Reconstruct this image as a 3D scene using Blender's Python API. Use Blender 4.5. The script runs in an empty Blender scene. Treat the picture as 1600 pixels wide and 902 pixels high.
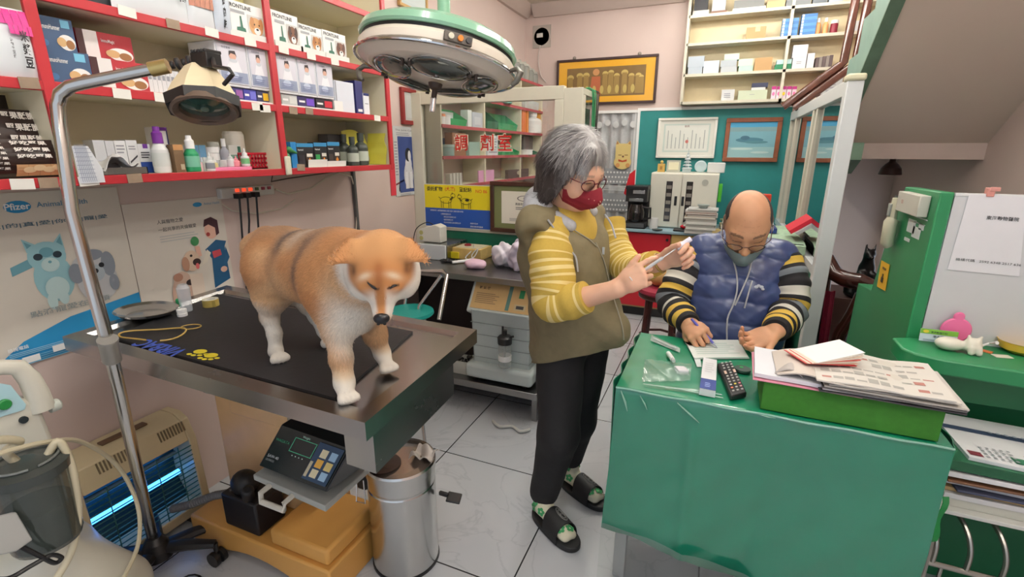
import bpy,math,random
import numpy as np
from mathutils import Vector,Matrix

# ---------------------------------------------------------------- camera, world, light, exposure
sc=bpy.context.scene
COL=sc.collection
CAM_Z,F_PX=1.45,758.0
PITCH,YAW,ROLL=math.radians(15.83),math.radians(22.8),math.radians(0.2)
Fv=Vector((-math.sin(YAW)*math.cos(PITCH),math.cos(YAW)*math.cos(PITCH),-math.sin(PITCH)))
Rv=Vector((math.cos(YAW),math.sin(YAW),0));Uv=Rv.cross(Fv)
Rv,Uv=Rv*math.cos(ROLL)+Uv*math.sin(ROLL),Uv*math.cos(ROLL)-Rv*math.sin(ROLL)
cd=bpy.data.cameras.new('camera');cam=bpy.data.objects.new('camera',cd);COL.objects.link(cam)
cd.sensor_fit='HORIZONTAL';cd.sensor_width=36;cd.lens=36*F_PX/1600;cd.clip_start=0.02
cam.matrix_world=Matrix((( Rv.x,Uv.x,-Fv.x,0),(Rv.y,Uv.y,-Fv.y,0),(Rv.z,Uv.z,-Fv.z,CAM_Z),(0,0,0,1)))
sc.camera=cam
w=bpy.data.worlds.new('world');sc.world=w;w.use_nodes=True
w.node_tree.nodes['Background'].inputs[0].default_value=(0.80,0.88,1.0,1)
w.node_tree.nodes['Background'].inputs[1].default_value=1.15          # daylight of the open shop front behind the camera
TUBES=[(-0.75,0.55),(0.35,0.55),(-0.75,2.3),(0.2,2.3),(-0.75,3.95),(0.25,3.55),(0.25,4.25),(0.95,0.45),(0.95,-0.95)]  # far right pair and rearmost batten are added to brighten the stair underside
TUBE_L=50.0      # brightness of the fluorescent tubes, the lamps of the room (built with the ceiling)
sc.view_settings.view_transform='Standard';sc.view_settings.look='None'
sc.view_settings.exposure=-0.22;sc.view_settings.gamma=1.0;sc.view_settings.use_curve_mapping=False
try:
 sc.cycles.use_denoising=True;sc.cycles.max_bounces=8;sc.cycles.sample_clamp_indirect=6
 sc.cycles.transparent_max_bounces=16;sc.cycles.caustics_reflective=False;sc.cycles.caustics_refractive=False
except Exception: pass

# ---------------------------------------------------------------- helpers
def P(px,py,x=None,y=None,z=None,d=None):
 """point of the place seen at photo pixel px,py on the wall/shelf/table plane x=, y= or z="""
 v=Fv*F_PX + Rv*(px-800) - Uv*(py-451)
 t=x/v.x if x is not None else y/v.y if y is not None else (z-CAM_Z)/v.z if z is not None else d/F_PX
 return Vector((v.x*t,v.y*t,CAM_Z+v.z*t))
def lin(c):
 c=c/255.0
 return c/12.92 if c <= 0.04045 else ((c+0.055)/1.055)**2.4
_M={}
def C(r,g,b,rough=0.5,metal=0.0,noise=0.06,scale=18.0,bump=0.0,alpha=1.0,trans=0.0,coat=0.0,emit=0.0,spec=0.5,ns=None,name=None):
 key=(r,g,b,rough,metal,noise,scale,bump,alpha,trans,coat,emit,spec)
 if key in _M: return _M[key]
 m=bpy.data.materials.new(name or 'm_%d_%d_%d' % (r,g,b));m.use_nodes=True
 nt=m.node_tree;n=nt.nodes;l=nt.links;bs=n['Principled BSDF']
 base=(lin(r),lin(g),lin(b),1)
 bs.inputs['Base Color'].default_value=base
 bs.inputs['Roughness'].default_value=rough;bs.inputs['Metallic'].default_value=metal
 bs.inputs['Specular IOR Level'].default_value=spec
 if alpha < 1: bs.inputs['Alpha'].default_value=alpha
 if trans: bs.inputs['Transmission Weight'].default_value=trans
 if coat: bs.inputs['Coat Weight'].default_value=coat;bs.inputs['Coat Roughness'].default_value=0.08
 if emit: bs.inputs['Emission Color'].default_value=base;bs.inputs['Emission Strength'].default_value=emit
 if noise or bump:
  tc=n.new('ShaderNodeTexCoord');nz=n.new('ShaderNodeTexNoise');nz.inputs['Scale'].default_value=scale
  nz.inputs['Detail'].default_value=4
  l.new(tc.outputs['Object'],nz.inputs['Vector'])
  if noise:
   mx=n.new('ShaderNodeMix');mx.data_type='RGBA'
   mx.inputs[6].default_value=tuple(min(1,c*(1-noise*1.6)) for c in base[:3])+(1,)
   mx.inputs[7].default_value=tuple(min(1,c*(1+noise*1.6)) for c in base[:3])+(1,)
   l.new(nz.outputs['Fac'],mx.inputs[0]);l.new(mx.outputs[2],bs.inputs['Base Color'])
  if bump:
   bp=n.new('ShaderNodeBump');bp.inputs['Strength'].default_value=bump;bp.inputs['Distance'].default_value=0.004
   l.new(nz.outputs['Fac'],bp.inputs['Height']);l.new(bp.outputs['Normal'],bs.inputs['Normal'])
 _M[key]=m
 return m
def vcol_mat(name,rough=0.7,bump=0.0,scale=120,spec=0.3,sheen=0.0,coat=0.0,sss=0.0):
 m=bpy.data.materials.new(name);m.use_nodes=True;nt=m.node_tree;n=nt.nodes;l=nt.links;bs=n['Principled BSDF']
 a=n.new('ShaderNodeAttribute');a.attribute_name='Col';l.new(a.outputs['Color'],bs.inputs['Base Color'])
 bs.inputs['Roughness'].default_value=rough;bs.inputs['Specular IOR Level'].default_value=spec
 if sheen: bs.inputs['Sheen Weight'].default_value=sheen
 if coat: bs.inputs['Coat Weight'].default_value=coat
 if sss: bs.inputs['Subsurface Weight'].default_value=sss;bs.inputs['Subsurface Scale'].default_value=0.01
 if bump:
  tc=n.new('ShaderNodeTexCoord');nz=n.new('ShaderNodeTexNoise');nz.inputs['Scale'].default_value=scale
  l.new(tc.outputs['Object'],nz.inputs['Vector']);bp=n.new('ShaderNodeBump');bp.inputs['Strength'].default_value=bump
  bp.inputs['Distance'].default_value=0.003;l.new(nz.outputs['Fac'],bp.inputs['Height']);l.new(bp.outputs['Normal'],bs.inputs['Normal'])
 return m
def steel(r=190,g=190,b=188,rough=0.28,stretch=(1,60,1),name='steel'):
 key=('steel',r,g,b,rough,stretch)
 if key in _M: return _M[key]
 m=bpy.data.materials.new(name);m.use_nodes=True;n=m.node_tree.nodes;l=m.node_tree.links;bs=n['Principled BSDF']
 bs.inputs['Metallic'].default_value=1.0;bs.inputs['Base Color'].default_value=(lin(r),lin(g),lin(b),1)
 tc=n.new('ShaderNodeTexCoord');mp=n.new('ShaderNodeMapping');mp.inputs['Scale'].default_value=stretch
 nz=n.new('ShaderNodeTexNoise');nz.inputs['Scale'].default_value=6;nz.inputs['Detail'].default_value=5
 mr=n.new('ShaderNodeMapRange');mr.inputs[3].default_value=rough*0.75;mr.inputs[4].default_value=rough*1.35
 l.new(tc.outputs['Object'],mp.inputs['Vector']);l.new(mp.outputs['Vector'],nz.inputs['Vector'])
 l.new(nz.outputs['Fac'],mr.inputs[0]);l.new(mr.outputs[0],bs.inputs['Roughness'])
 _M[key]=m
 return m
def glass(name='clear_glass',tint=(235,245,242),a=0.10,rough=0.02):
 """thin pane: mostly see-through, with a mirror reflection"""
 if name in _M: return _M[name]
 m=bpy.data.materials.new(name);m.use_nodes=True;n=m.node_tree.nodes;l=m.node_tree.links
 out=n['Material Output'];n.remove(n['Principled BSDF'])
 tr=n.new('ShaderNodeBsdfTransparent');tr.inputs[0].default_value=tuple(lin(c) for c in tint)+(1,)
 gl=n.new('ShaderNodeBsdfGlossy');gl.inputs['Roughness'].default_value=rough
 fr=n.new('ShaderNodeFresnel');fr.inputs[0].default_value=1.45
 ad=n.new('ShaderNodeMath');ad.operation='ADD';ad.inputs[1].default_value=a;ad.use_clamp=True
 mx=n.new('ShaderNodeMixShader');l.new(fr.outputs[0],ad.inputs[0]);l.new(ad.outputs[0],mx.inputs[0])
 l.new(tr.outputs[0],mx.inputs[1]);l.new(gl.outputs[0],mx.inputs[2]);l.new(mx.outputs[0],out.inputs[0])
 _M[name]=m
 return m

def V(*a): return Vector(a)
def rotm(rx=0,ry=0,rz=0): return Matrix.Rotation(rz,3,'Z') @ Matrix.Rotation(ry,3,'Y') @ Matrix.Rotation(rx,3,'X')
_textcache={}
def text_tris(s,bold=0.0):
 k=(s,bold)
 if k not in _textcache:
  cu=bpy.data.curves.new('t','FONT');cu.body=s;cu.size=1.0;cu.fill_mode='FRONT';cu.offset=bold;cu.resolution_u=3
  o=bpy.data.objects.new('t',cu);COL.objects.link(o)
  dg=bpy.context.evaluated_depsgraph_get();me=o.evaluated_get(dg).to_mesh()
  vs=[tuple(v.co) for v in me.vertices];fs=[tuple(p.vertices) for p in me.polygons]
  o.evaluated_get(dg).to_mesh_clear();bpy.data.objects.remove(o);bpy.data.curves.remove(cu)
  _textcache[k]=(vs,fs)
 return _textcache[k]

class MB:
 """collects shapes (world coordinates), each face with its material, into ONE mesh"""
 def __init__(s): s.v=[];s.f=[];s.fm=[];s.mats=[]
 def mi(s,m):
  if m not in s.mats: s.mats.append(m)
  return s.mats.index(m)
 def add(s,vs,fs,m):
  o=len(s.v);s.v.extend([tuple(v) for v in vs]);i=s.mi(m)
  for f in fs: s.f.append(tuple(a+o for a in f));s.fm.append(i)
  return s
 def box(s,x0,x1,y0,y1,z0,z1,m,R=None,c=None):
  vs=[Vector((x,y,z)) for x in (x0,x1) for y in (y0,y1) for z in (z0,z1)]
  if R is not None:
   if c is None: c=Vector(((x0+x1)/2,(y0+y1)/2,(z0+z1)/2))
   vs=[R @ (v-c) + c for v in vs]
  return s.add(vs,[(0,1,3,2),(4,6,7,5),(0,4,5,1),(2,3,7,6),(0,2,6,4),(1,5,7,3)],m)
 def obox(s,O,U,W,N,m):
  """box from corner O with edge vectors U, W, N"""
  O,U,W,N=map(Vector,(O,U,W,N))
  vs=[O+a*U+b*W+c*N for a in (0,1) for b in (0,1) for c in (0,1)]
  if U.cross(W).dot(N) < 0:
   return s.add(vs,[(2,3,1,0),(5,7,6,4),(1,5,4,0),(6,7,3,2),(4,6,2,0),(3,7,5,1)],m)
  return s.add(vs,[(0,1,3,2),(4,6,7,5),(0,4,5,1),(2,3,7,6),(0,2,6,4),(1,5,7,3)],m)
 def cyl(s,p0,p1,r0,m,r1=None,n=16,caps=True):
  p0,p1=Vector(p0),Vector(p1);r1=r0 if r1 is None else r1
  return s.tube([p0,p1],[r0,r1],m,n=n,caps=caps)
 def tube(s,pts,r,m,n=10,caps=True,closed=False,flat=None):
  pts=[Vector(p) for p in pts];N=len(pts)
  rs=r if isinstance(r,(list,tuple)) else [r]*N
  vs=[];prev=None
  for i,p in enumerate(pts):
   if closed: t=pts[(i+1) % N]-pts[i-1]
   else: t=pts[min(i+1,N-1)]-pts[max(i-1,0)]
   t=t.normalized() if t.length > 1e-9 else Vector((0,0,1))
   if prev is None:
    a=Vector((0,0,1)) if abs(t.z) < 0.9 else Vector((1,0,0))
    u=t.cross(a).normalized()
   else:
    u=(prev-t*prev.dot(t));u=u.normalized() if u.length > 1e-6 else t.orthogonal().normalized()
   prev=u;w_=t.cross(u)
   for k in range(n):
    a=2*math.pi*k/n;f=flat if flat else 1.0
    vs.append(p+u*math.cos(a)*rs[i]+w_*math.sin(a)*rs[i]*f)
  fs=[]
  for i in range(N if closed else N-1):
   j=(i+1) % N
   for k in range(n):
    k2=(k+1) % n;fs.append((i*n+k,i*n+k2,j*n+k2,j*n+k))
  if caps and not closed:
   fs.append(tuple(range(n-1,-1,-1)));fs.append(tuple((N-1)*n+k for k in range(n)))
  return s.add(vs,fs,m)
 def lathe(s,prof,c,m,n=24,R=None,ms=None):
  """prof: (radius, height) points bottom to top; R turns the axis"""
  c=Vector(c);vs=[];N=len(prof)
  for r,h in prof:
   for k in range(n):
    a=2*math.pi*k/n;v=Vector((r*math.cos(a),r*math.sin(a),h));vs.append(c+(R @ v if R is not None else v))
  for i in range(N-1):
   s_fs=[(i*n+k,i*n+(k+1) % n,(i+1)*n+(k+1) % n,(i+1)*n+k) for k in range(n)]
   s.add([],[],m)
   o=len(s.v)
   s.add(vs[i*n:(i+2)*n],[(k,(k+1) % n,n+(k+1) % n,n+k) for k in range(n)],(ms[i] if ms else m))
  s.add(vs[:n],[tuple(range(n-1,-1,-1))],(ms[0] if ms else m));s.add(vs[(N-1)*n:],[tuple(range(n))],(ms[-1] if ms else m))
  return s
 def ball(s,c,r,m,n=16,k=10,R=None):
  c=Vector(c);r=(r,r,r) if not isinstance(r,(tuple,list)) else r;vs=[];fs=[]
  for i in range(k+1):
   th=math.pi*i/k
   for j in range(n):
    a=2*math.pi*j/n;v=Vector((r[0]*math.sin(th)*math.cos(a),r[1]*math.sin(th)*math.sin(a),r[2]*math.cos(th)))
    vs.append(c+(R @ v if R is not None else v))
  for i in range(k):
   for j in range(n): fs.append((i*n+j,(i+1)*n+j,(i+1)*n+(j+1) % n,i*n+(j+1) % n))
  return s.add(vs,fs,m)
 def prism(s,poly,ax,a0,a1,m):
  """poly in the two other axes, extruded along ax ('x','y','z') from a0 to a1"""
  def mk(p,a): return {'x': (a,p[0],p[1]),'y': (p[0],a,p[1]),'z': (p[0],p[1],a)}[ax]
  n=len(poly);vs=[mk(p,a0) for p in poly]+[mk(p,a1) for p in poly]
  area=sum(poly[i][0]*poly[(i+1) % n][1]-poly[(i+1) % n][0]*poly[i][1] for i in range(n))
  flip=(area > 0) == (a1 > a0)
  if ax == 'y': flip=not flip
  b=list(range(n));t=list(range(n,2*n));sd=[(i,(i+1) % n,n+(i+1) % n,n+i) for i in range(n)]
  fs=[tuple(reversed(b)),tuple(t)]+sd if flip else [tuple(b),tuple(reversed(t))]+[tuple(reversed(q)) for q in sd]
  return s.add(vs,fs,m)
 def slab(s,pts,th,m):
  """polygon in space given thickness th along its normal"""
  pts=[Vector(p) for p in pts];nn=(pts[1]-pts[0]).cross(pts[2]-pts[0]).normalized()*th;n=len(pts)
  vs=pts+[p+nn for p in pts]
  return s.add(vs,[tuple(range(n-1,-1,-1)),tuple(range(n,2*n))]+[(i,(i+1) % n,n+(i+1) % n,n+i) for i in range(n)],m)
 def sheet(s,fn,nu,nv,m,th=0.0):
  vs=[Vector(fn(i/nu,j/nv)) for i in range(nu+1) for j in range(nv+1)]
  fs=[(i*(nv+1)+j,(i+1)*(nv+1)+j,(i+1)*(nv+1)+j+1,i*(nv+1)+j+1) for i in range(nu) for j in range(nv)]
  if th:
   nrm=[Vector() for _ in vs]
   for f in fs:
    q=(vs[f[2]]-vs[f[0]]).cross(vs[f[3]]-vs[f[1]])
    for a in f: nrm[a] += q
   o=len(vs);vs2=[v-(q.normalized() if q.length else q)*th for v,q in zip(vs,nrm)]
   fs2=[tuple(reversed([a+o for a in f])) for f in fs]
   edge=[i*(nv+1) for i in range(nu+1)]+[nu*(nv+1)+j for j in range(1,nv+1)]+[i*(nv+1)+nv for i in range(nu-1,-1,-1)]+[j for j in range(nv-1,0,-1)]
   fs3=[(edge[(i+1) % len(edge)],edge[i],edge[i]+o,edge[(i+1) % len(edge)]+o) for i in range(len(edge))]
   return s.add(vs+vs2,fs+fs2+fs3,m)
  return s.add(vs,fs,m)
 def text(s,t,O,U,W,h,m,bold=0.0,align='l',width=None):
  """lettering: O lower-left on the surface, U/W unit directions of reading and of up"""
  vs,fs=text_tris(t,bold)
  if not vs: return s
  U,W,O=Vector(U).normalized(),Vector(W).normalized(),Vector(O)
  x0=min(v[0] for v in vs);x1=max(v[0] for v in vs);y0=min(v[1] for v in vs);y1=max(v[1] for v in vs)
  k=h/(y1-y0) if y1 > y0 else h;kx=(width/(x1-x0)) if width else k
  sh={'l': 0,'c': -(x1-x0)*kx/2,'r': -(x1-x0)*kx}[align]
  return s.add([O+U*((v[0]-x0)*kx+sh)+W*((v[1]-y0)*k) for v in vs],fs,m)
 def decor(s,O,U,W,items,d0=0.0006):
  """printed shapes on the face O + u*U + v*W ; items ('r',u0,v0,u1,v1,m) ('e',u,v,ru,rv,m) ('p',pts,m) ('t',text,u,v,h,m[,align][,bold])"""
  O,U,W=Vector(O),Vector(U),Vector(W);N=U.cross(W).normalized();k=0
  for it in items:
   k += 1;off=N*(d0+0.00022*k);q=lambda u,v: O+U*u+W*v+off
   if it[0] == 'r': s.add([q(it[1],it[2]),q(it[3],it[2]),q(it[3],it[4]),q(it[1],it[4])],[(0,1,2,3)],it[5])
   elif it[0] == 'e':
    nn=20;s.add([q(it[1]+it[3]*math.cos(2*math.pi*i/nn),it[2]+it[4]*math.sin(2*math.pi*i/nn)) for i in range(nn)],[tuple(range(nn))],it[5])
   elif it[0] == 'p': s.add([q(a,b) for a,b in it[1]],[tuple(range(len(it[1])))],it[2])
   elif it[0] == 't':
    s.text(it[1],q(it[2],it[3]),U,W,it[4],it[5],align=(it[6] if len(it) > 6 else 'l'),bold=(it[7] if len(it) > 7 else 0.0),width=(it[8] if len(it) > 8 else None))
   elif it[0] == 'l':   # lines of small print: u0,v0,u1,v1,rows,m
    _,u0,v0,u1,v1,rows,m_=it;rr=random.Random(rows*7+int(u0*100))
    for i in range(rows):
     va=v0+(v1-v0)*(i+0.25)/rows;vb=v0+(v1-v0)*(i+0.68)/rows;ue=u0+(u1-u0)*rr.uniform(0.75,1)
     s.add([q(u0,va),q(ue,va),q(ue,vb),q(u0,vb)],[(0,1,2,3)],m_)
  return s
ROOT={}
def root_matrix(o):
 while o.parent: o=o.parent
 return Matrix.Translation(o.location) @ Matrix.Rotation(o.rotation_euler.z,4,'Z')
def obj(name,mb,parent=None,bevel=0.0,seg=2,smooth=True,sub=0,label=None):
 me=bpy.data.meshes.new(name)
 vs=mb.v
 if parent is not None:
  inv=root_matrix(parent).inverted();vs=[tuple(inv @ Vector(v)) for v in vs]
 me.from_pydata(vs,[],mb.f)
 for m in mb.mats: me.materials.append(m)
 me.polygons.foreach_set('material_index',mb.fm)
 me.update()
 if smooth:
  me.polygons.foreach_set('use_smooth',[True]*len(me.polygons))
  try: me.set_sharp_from_angle(angle=math.radians(38))
  except Exception: pass
 o=bpy.data.objects.new(name,me);COL.objects.link(o)
 if parent is not None: o.parent=parent
 if bevel:
  b=o.modifiers.new('bevel','BEVEL');b.width=bevel;b.segments=seg;b.limit_method='ANGLE';b.angle_limit=math.radians(40)
 if sub:
  b=o.modifiers.new('sub','SUBSURF');b.levels=sub;b.render_levels=sub
 if label: o['label']=label
 return o
def tag(o,label,cat,group=None,kind=None):
 o['label']=label;o['category']=cat
 if group: o['group']=group
 if kind: o['kind']=kind
 return o
def thing(name,label,cat,loc,group=None,rz=0.0):
 o=bpy.data.objects.new(name,None);COL.objects.link(o);o.empty_display_size=0.05
 o.location=loc;o.rotation_euler=(0,0,rz)
 return tag(o,label,cat,group)
def struct(name,mb,**k):
 o=obj(name,mb,**k);o['kind']='structure';return o
def copy_tree(o,loc,parent=None,label=None,rz=None):
 c=o.copy();COL.objects.link(c)
 if parent is None:
  c.location=loc
  if rz is not None: c.rotation_euler=(0,0,rz)
  if label: c['label']=label
 else: c.parent=parent
 for ch in list(o.children): copy_tree(ch,None,c)
 return c

# ---------------------------------------------------------------- smooth solid modelling (one continuous skin from tapered limbs)
def sdf_solid(prims,h,carve=()):
 """prims: ('c',a,b,ra,rb[,k[,flatdir,flat]]) tapered limb, ('e',c,(rx,ry,rz),R[,k]) ellipsoid ; returns verts, quads"""
 ALL=list(prims)+list(carve)
 lo=np.array([1e9]*3);hi=-lo
 def bb(p):
  if p[0] == 'c':
   a=np.array(p[1]);b=np.array(p[2]);r=max(p[3],p[4]);
   if len(p) > 7: r *= max(1,p[7])
   return np.minimum(a,b)-r,np.maximum(a,b)+r
  c=np.array(p[1]);r=max(p[2]);return c-r,c+r
 for p in prims:
  a,b=bb(p);lo=np.minimum(lo,a);hi=np.maximum(hi,b)
 lo -= 3*h;hi += 3*h
 n=np.ceil((hi-lo)/h).astype(int)+1
 D=np.full(n,0.5,np.float32)
 ax=[lo[i]+h*np.arange(n[i]) for i in range(3)]
 def ev(p,X,Y,Z):
  if p[0] == 'c':
   a=np.array(p[1],float);b=np.array(p[2],float);ba=b-a;L=max(ba @ ba,1e-12)
   qx,qy,qz=X-a[0],Y-a[1],Z-a[2]
   t=np.clip((qx*ba[0]+qy*ba[1]+qz*ba[2])/L,0,1)
   qx=qx-t*ba[0];qy=qy-t*ba[1];qz=qz-t*ba[2];f=1
   if len(p) > 7:
    d=np.array(p[6],float);d /= np.linalg.norm(d);f=p[7];cmp_=qx*d[0]+qy*d[1]+qz*d[2];g=(1/f-1)*cmp_
    qx=qx+d[0]*g;qy=qy+d[1]*g;qz=qz+d[2]*g
   return (np.sqrt(qx*qx+qy*qy+qz*qz)-(p[3]+(p[4]-p[3])*t))*min(1,f)
  c=p[1];r=p[2];R=p[3]
  qx,qy,qz=X-c[0],Y-c[1],Z-c[2]
  if R is not None:
   R=np.array(R);qx,qy,qz=(R[0,0]*qx+R[1,0]*qy+R[2,0]*qz,R[0,1]*qx+R[1,1]*qy+R[2,1]*qz,R[0,2]*qx+R[1,2]*qy+R[2,2]*qz)
  k0=np.sqrt((qx/r[0])**2+(qy/r[1])**2+(qz/r[2])**2)+1e-9;k1=np.sqrt((qx/r[0]**2)**2+(qy/r[1]**2)**2+(qz/r[2]**2)**2)+1e-9
  return k0*(k0-1)/k1
 for idx,p in enumerate(ALL):
  sub=idx >= len(prims)
  k=(p[5] if len(p) > 5 else 0.01) if p[0] == 'c' else (p[4] if len(p) > 4 else 0.01)
  a,b=bb(p);mg=k*1.2+4*h
  i0=np.clip(np.floor((a-mg-lo)/h).astype(int),0,n-1);i1=np.clip(np.ceil((b+mg-lo)/h).astype(int)+1,1,n)
  if (i1 <= i0).any(): continue
  X,Y,Z=np.meshgrid(ax[0][i0[0]:i1[0]],ax[1][i0[1]:i1[1]],ax[2][i0[2]:i1[2]],indexing='ij',sparse=True)
  d=ev(p,X,Y,Z);sl=(slice(i0[0],i1[0]),slice(i0[1],i1[1]),slice(i0[2],i1[2]));E0=D[sl]
  k=max(k,1e-5)
  if sub:
   hh=np.maximum(k-np.abs(E0+d),0)/k;D[sl]=np.maximum(E0,-d)+hh*hh*k*0.25
  else:
   hh=np.maximum(k-np.abs(E0-d),0)/k;D[sl]=np.minimum(E0,d)-hh*hh*k*0.25
 S=D < 0;c=np.zeros(n-1,np.int8)
 for dx in (0,1):
  for dy in (0,1):
   for dz in (0,1): c += S[dx:n[0]-1+dx,dy:n[1]-1+dy,dz:n[2]-1+dz]
 I=np.argwhere((c > 0) & (c < 8));idx=np.full(n-1,-1,np.int64);idx[I[:,0],I[:,1],I[:,2]]=np.arange(len(I))
 acc=np.zeros((len(I),3));cnt=np.zeros(len(I))
 for axn in range(3):
  o1,o2=[q for q in range(3) if q != axn]
  for u in (0,1):
   for v in (0,1):
    A=I.copy();A[:,o1] += u;A[:,o2] += v;B=A.copy();B[:,axn] += 1
    da=D[A[:,0],A[:,1],A[:,2]];db=D[B[:,0],B[:,1],B[:,2]];m=(da < 0) != (db < 0)
    t=np.where(m,da/np.where(m,da-db,1),0);p=A.astype(float);p[:,axn] += t
    acc += np.where(m[:,None],p,0);cnt += m
 Vv=acc/np.maximum(cnt,1)[:,None]*h+lo
 quads=[]
 for axn in range(3):
  o1,o2=[(1,2),(2,0),(0,1)][axn]
  sl0=[slice(None)]*3;sl1=[slice(None)]*3;sl0[axn]=slice(0,n[axn]-1);sl1[axn]=slice(1,n[axn])
  a=S[tuple(sl0)];b=S[tuple(sl1)];E=np.argwhere(a != b)
  E=E[(E[:,o1] > 0) & (E[:,o2] > 0) & (E[:,o1] < n[o1]-1) & (E[:,o2] < n[o2]-1)]
  ins=a[E[:,0],E[:,1],E[:,2]]
  def g(u,v):
   Q=E.copy();Q[:,o1] -= u;Q[:,o2] -= v;return idx[Q[:,0],Q[:,1],Q[:,2]]
  q=np.stack([g(1,1),g(0,1),g(0,0),g(1,0)],1);q[~ins]=q[~ins][:,::-1];quads.append(q)
 return Vv,np.concatenate(quads)
def vnormals(Vv,Q):
 n=np.cross(Vv[Q[:,2]]-Vv[Q[:,0]],Vv[Q[:,3]]-Vv[Q[:,1]]);N=np.zeros_like(Vv)
 for i in range(4): np.add.at(N,Q[:,i],n)
 return N/np.maximum(np.linalg.norm(N,axis=1),1e-12)[:,None]
def relax(Vv,Q,it=2):
 for _ in range(it):
  A=np.zeros_like(Vv);c=np.zeros(len(Vv))
  for i in range(4):
   for j in (1,3): np.add.at(A,Q[:,i],Vv[Q[:,(i+j) % 4]]);np.add.at(c,Q[:,i],1)
  Vv=Vv*0.5+0.5*A/np.maximum(c,1)[:,None]
 return Vv
_rng=np.random.default_rng(5);_pw=[(_rng.normal(size=3),_rng.uniform(0,6.28)) for _ in range(24)]
def wob(Pn,s=1.0,o=0):
 """cheap smooth noise, about -1..1, at scale s (cycles per metre)"""
 r=0
 for i in range(o,o+6):
  d,ph=_pw[i % 24];r=r+np.sin((Pn @ d)*s*2.5+ph+1.7*np.sin((Pn @ _pw[(i+7) % 24][0])*s*1.3+ph))
 return r/3.2
def vmesh(name,chunks,mats,parent=None,label=None):
 """chunks: list of (verts, faces(list or array), colours(n,3 linear) or None, material index)"""
 me=bpy.data.meshes.new(name);vs=[];fs=[];cs=[];mi=[]
 inv=root_matrix(parent).inverted() if parent is not None else None
 for vv,ff,cc,m in chunks:
  o=len(vs);vv=np.asarray(vv,float)
  if inv is not None:
   M=np.array(inv);vv=vv @ M[:3,:3].T+M[:3,3]
  vs.extend(vv.tolist());ff=np.asarray(ff);fs.extend((ff+o).tolist());mi.extend([m]*len(ff))
  cs.append(np.ones((len(vv),3))*0.5 if cc is None else np.broadcast_to(np.asarray(cc,float),(len(vv),3)))
 me.from_pydata(vs,[],fs);C_=np.concatenate(cs);C4=np.concatenate([C_,np.ones((len(C_),1))],1).astype(np.float32)
 at=me.color_attributes.new('Col','FLOAT_COLOR','POINT');at.data.foreach_set('color',C4.ravel())
 for m in mats: me.materials.append(m)
 me.polygons.foreach_set('material_index',mi);me.polygons.foreach_set('use_smooth',[True]*len(fs));me.update()
 o=bpy.data.objects.new(name,me);COL.objects.link(o)
 if parent is not None: o.parent=parent
 if label: o['label']=label
 return o
def LC(r,g,b): return np.array([lin(r),lin(g),lin(b)])
def sstep(a,b,x): t=np.clip((x-a)/(b-a),0,1);return t*t*(3-2*t)
def blades(Vv,Q,N,colfn,count,length,width,flow,seed=1,lift=0.35,jitter=0.35,mask=None):
 """short tapered hairs standing on the surface; flow(P)->direction they are combed to"""
 r=np.random.default_rng(seed);T=Vv[Q]
 ar=np.linalg.norm(np.cross(T[:,2]-T[:,0],T[:,3]-T[:,1]),axis=1)
 if mask is not None: ar=ar*mask(T.mean(1))
 f=r.choice(len(Q),count,p=ar/ar.sum());a=r.random(count)[:,None];b=r.random(count)[:,None]
 p=(T[f,0]*(1-a)+T[f,1]*a)*(1-b)+(T[f,3]*(1-a)+T[f,2]*a)*b
 nn=N[Q[f]].mean(1);nn /= np.linalg.norm(nn,axis=1)[:,None]+1e-9
 fl=flow(p)+r.normal(size=(count,3))*jitter;fl=fl-nn*(fl*nn).sum(1)[:,None];fl /= np.linalg.norm(fl,axis=1)[:,None]+1e-9
 d=fl+nn*lift;d /= np.linalg.norm(d,axis=1)[:,None]
 L=(length(p) if callable(length) else length)*r.uniform(0.6,1.25,count);L=np.asarray(L)[:,None]
 sd=np.cross(d,nn);sd /= np.linalg.norm(sd,axis=1)[:,None]+1e-9
 p=p-nn*0.001;mid=p+d*L*0.55;tip=p+d*L-nn*L*0.12
 vs=np.stack([p-sd*width,p+sd*width,mid+sd*width*0.7,mid-sd*width*0.7,tip],1).reshape(-1,3)
 base=np.arange(count)*5
 q=np.stack([base,base+1,base+2,base+3],1);t=np.stack([base+3,base+2,base+4],1)
 cc=colfn(p)*r.uniform(0.82,1.18,count)[:,None];cc=np.repeat(np.clip(cc,0,1),5,0)
 return vs,q,t,cc
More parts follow.
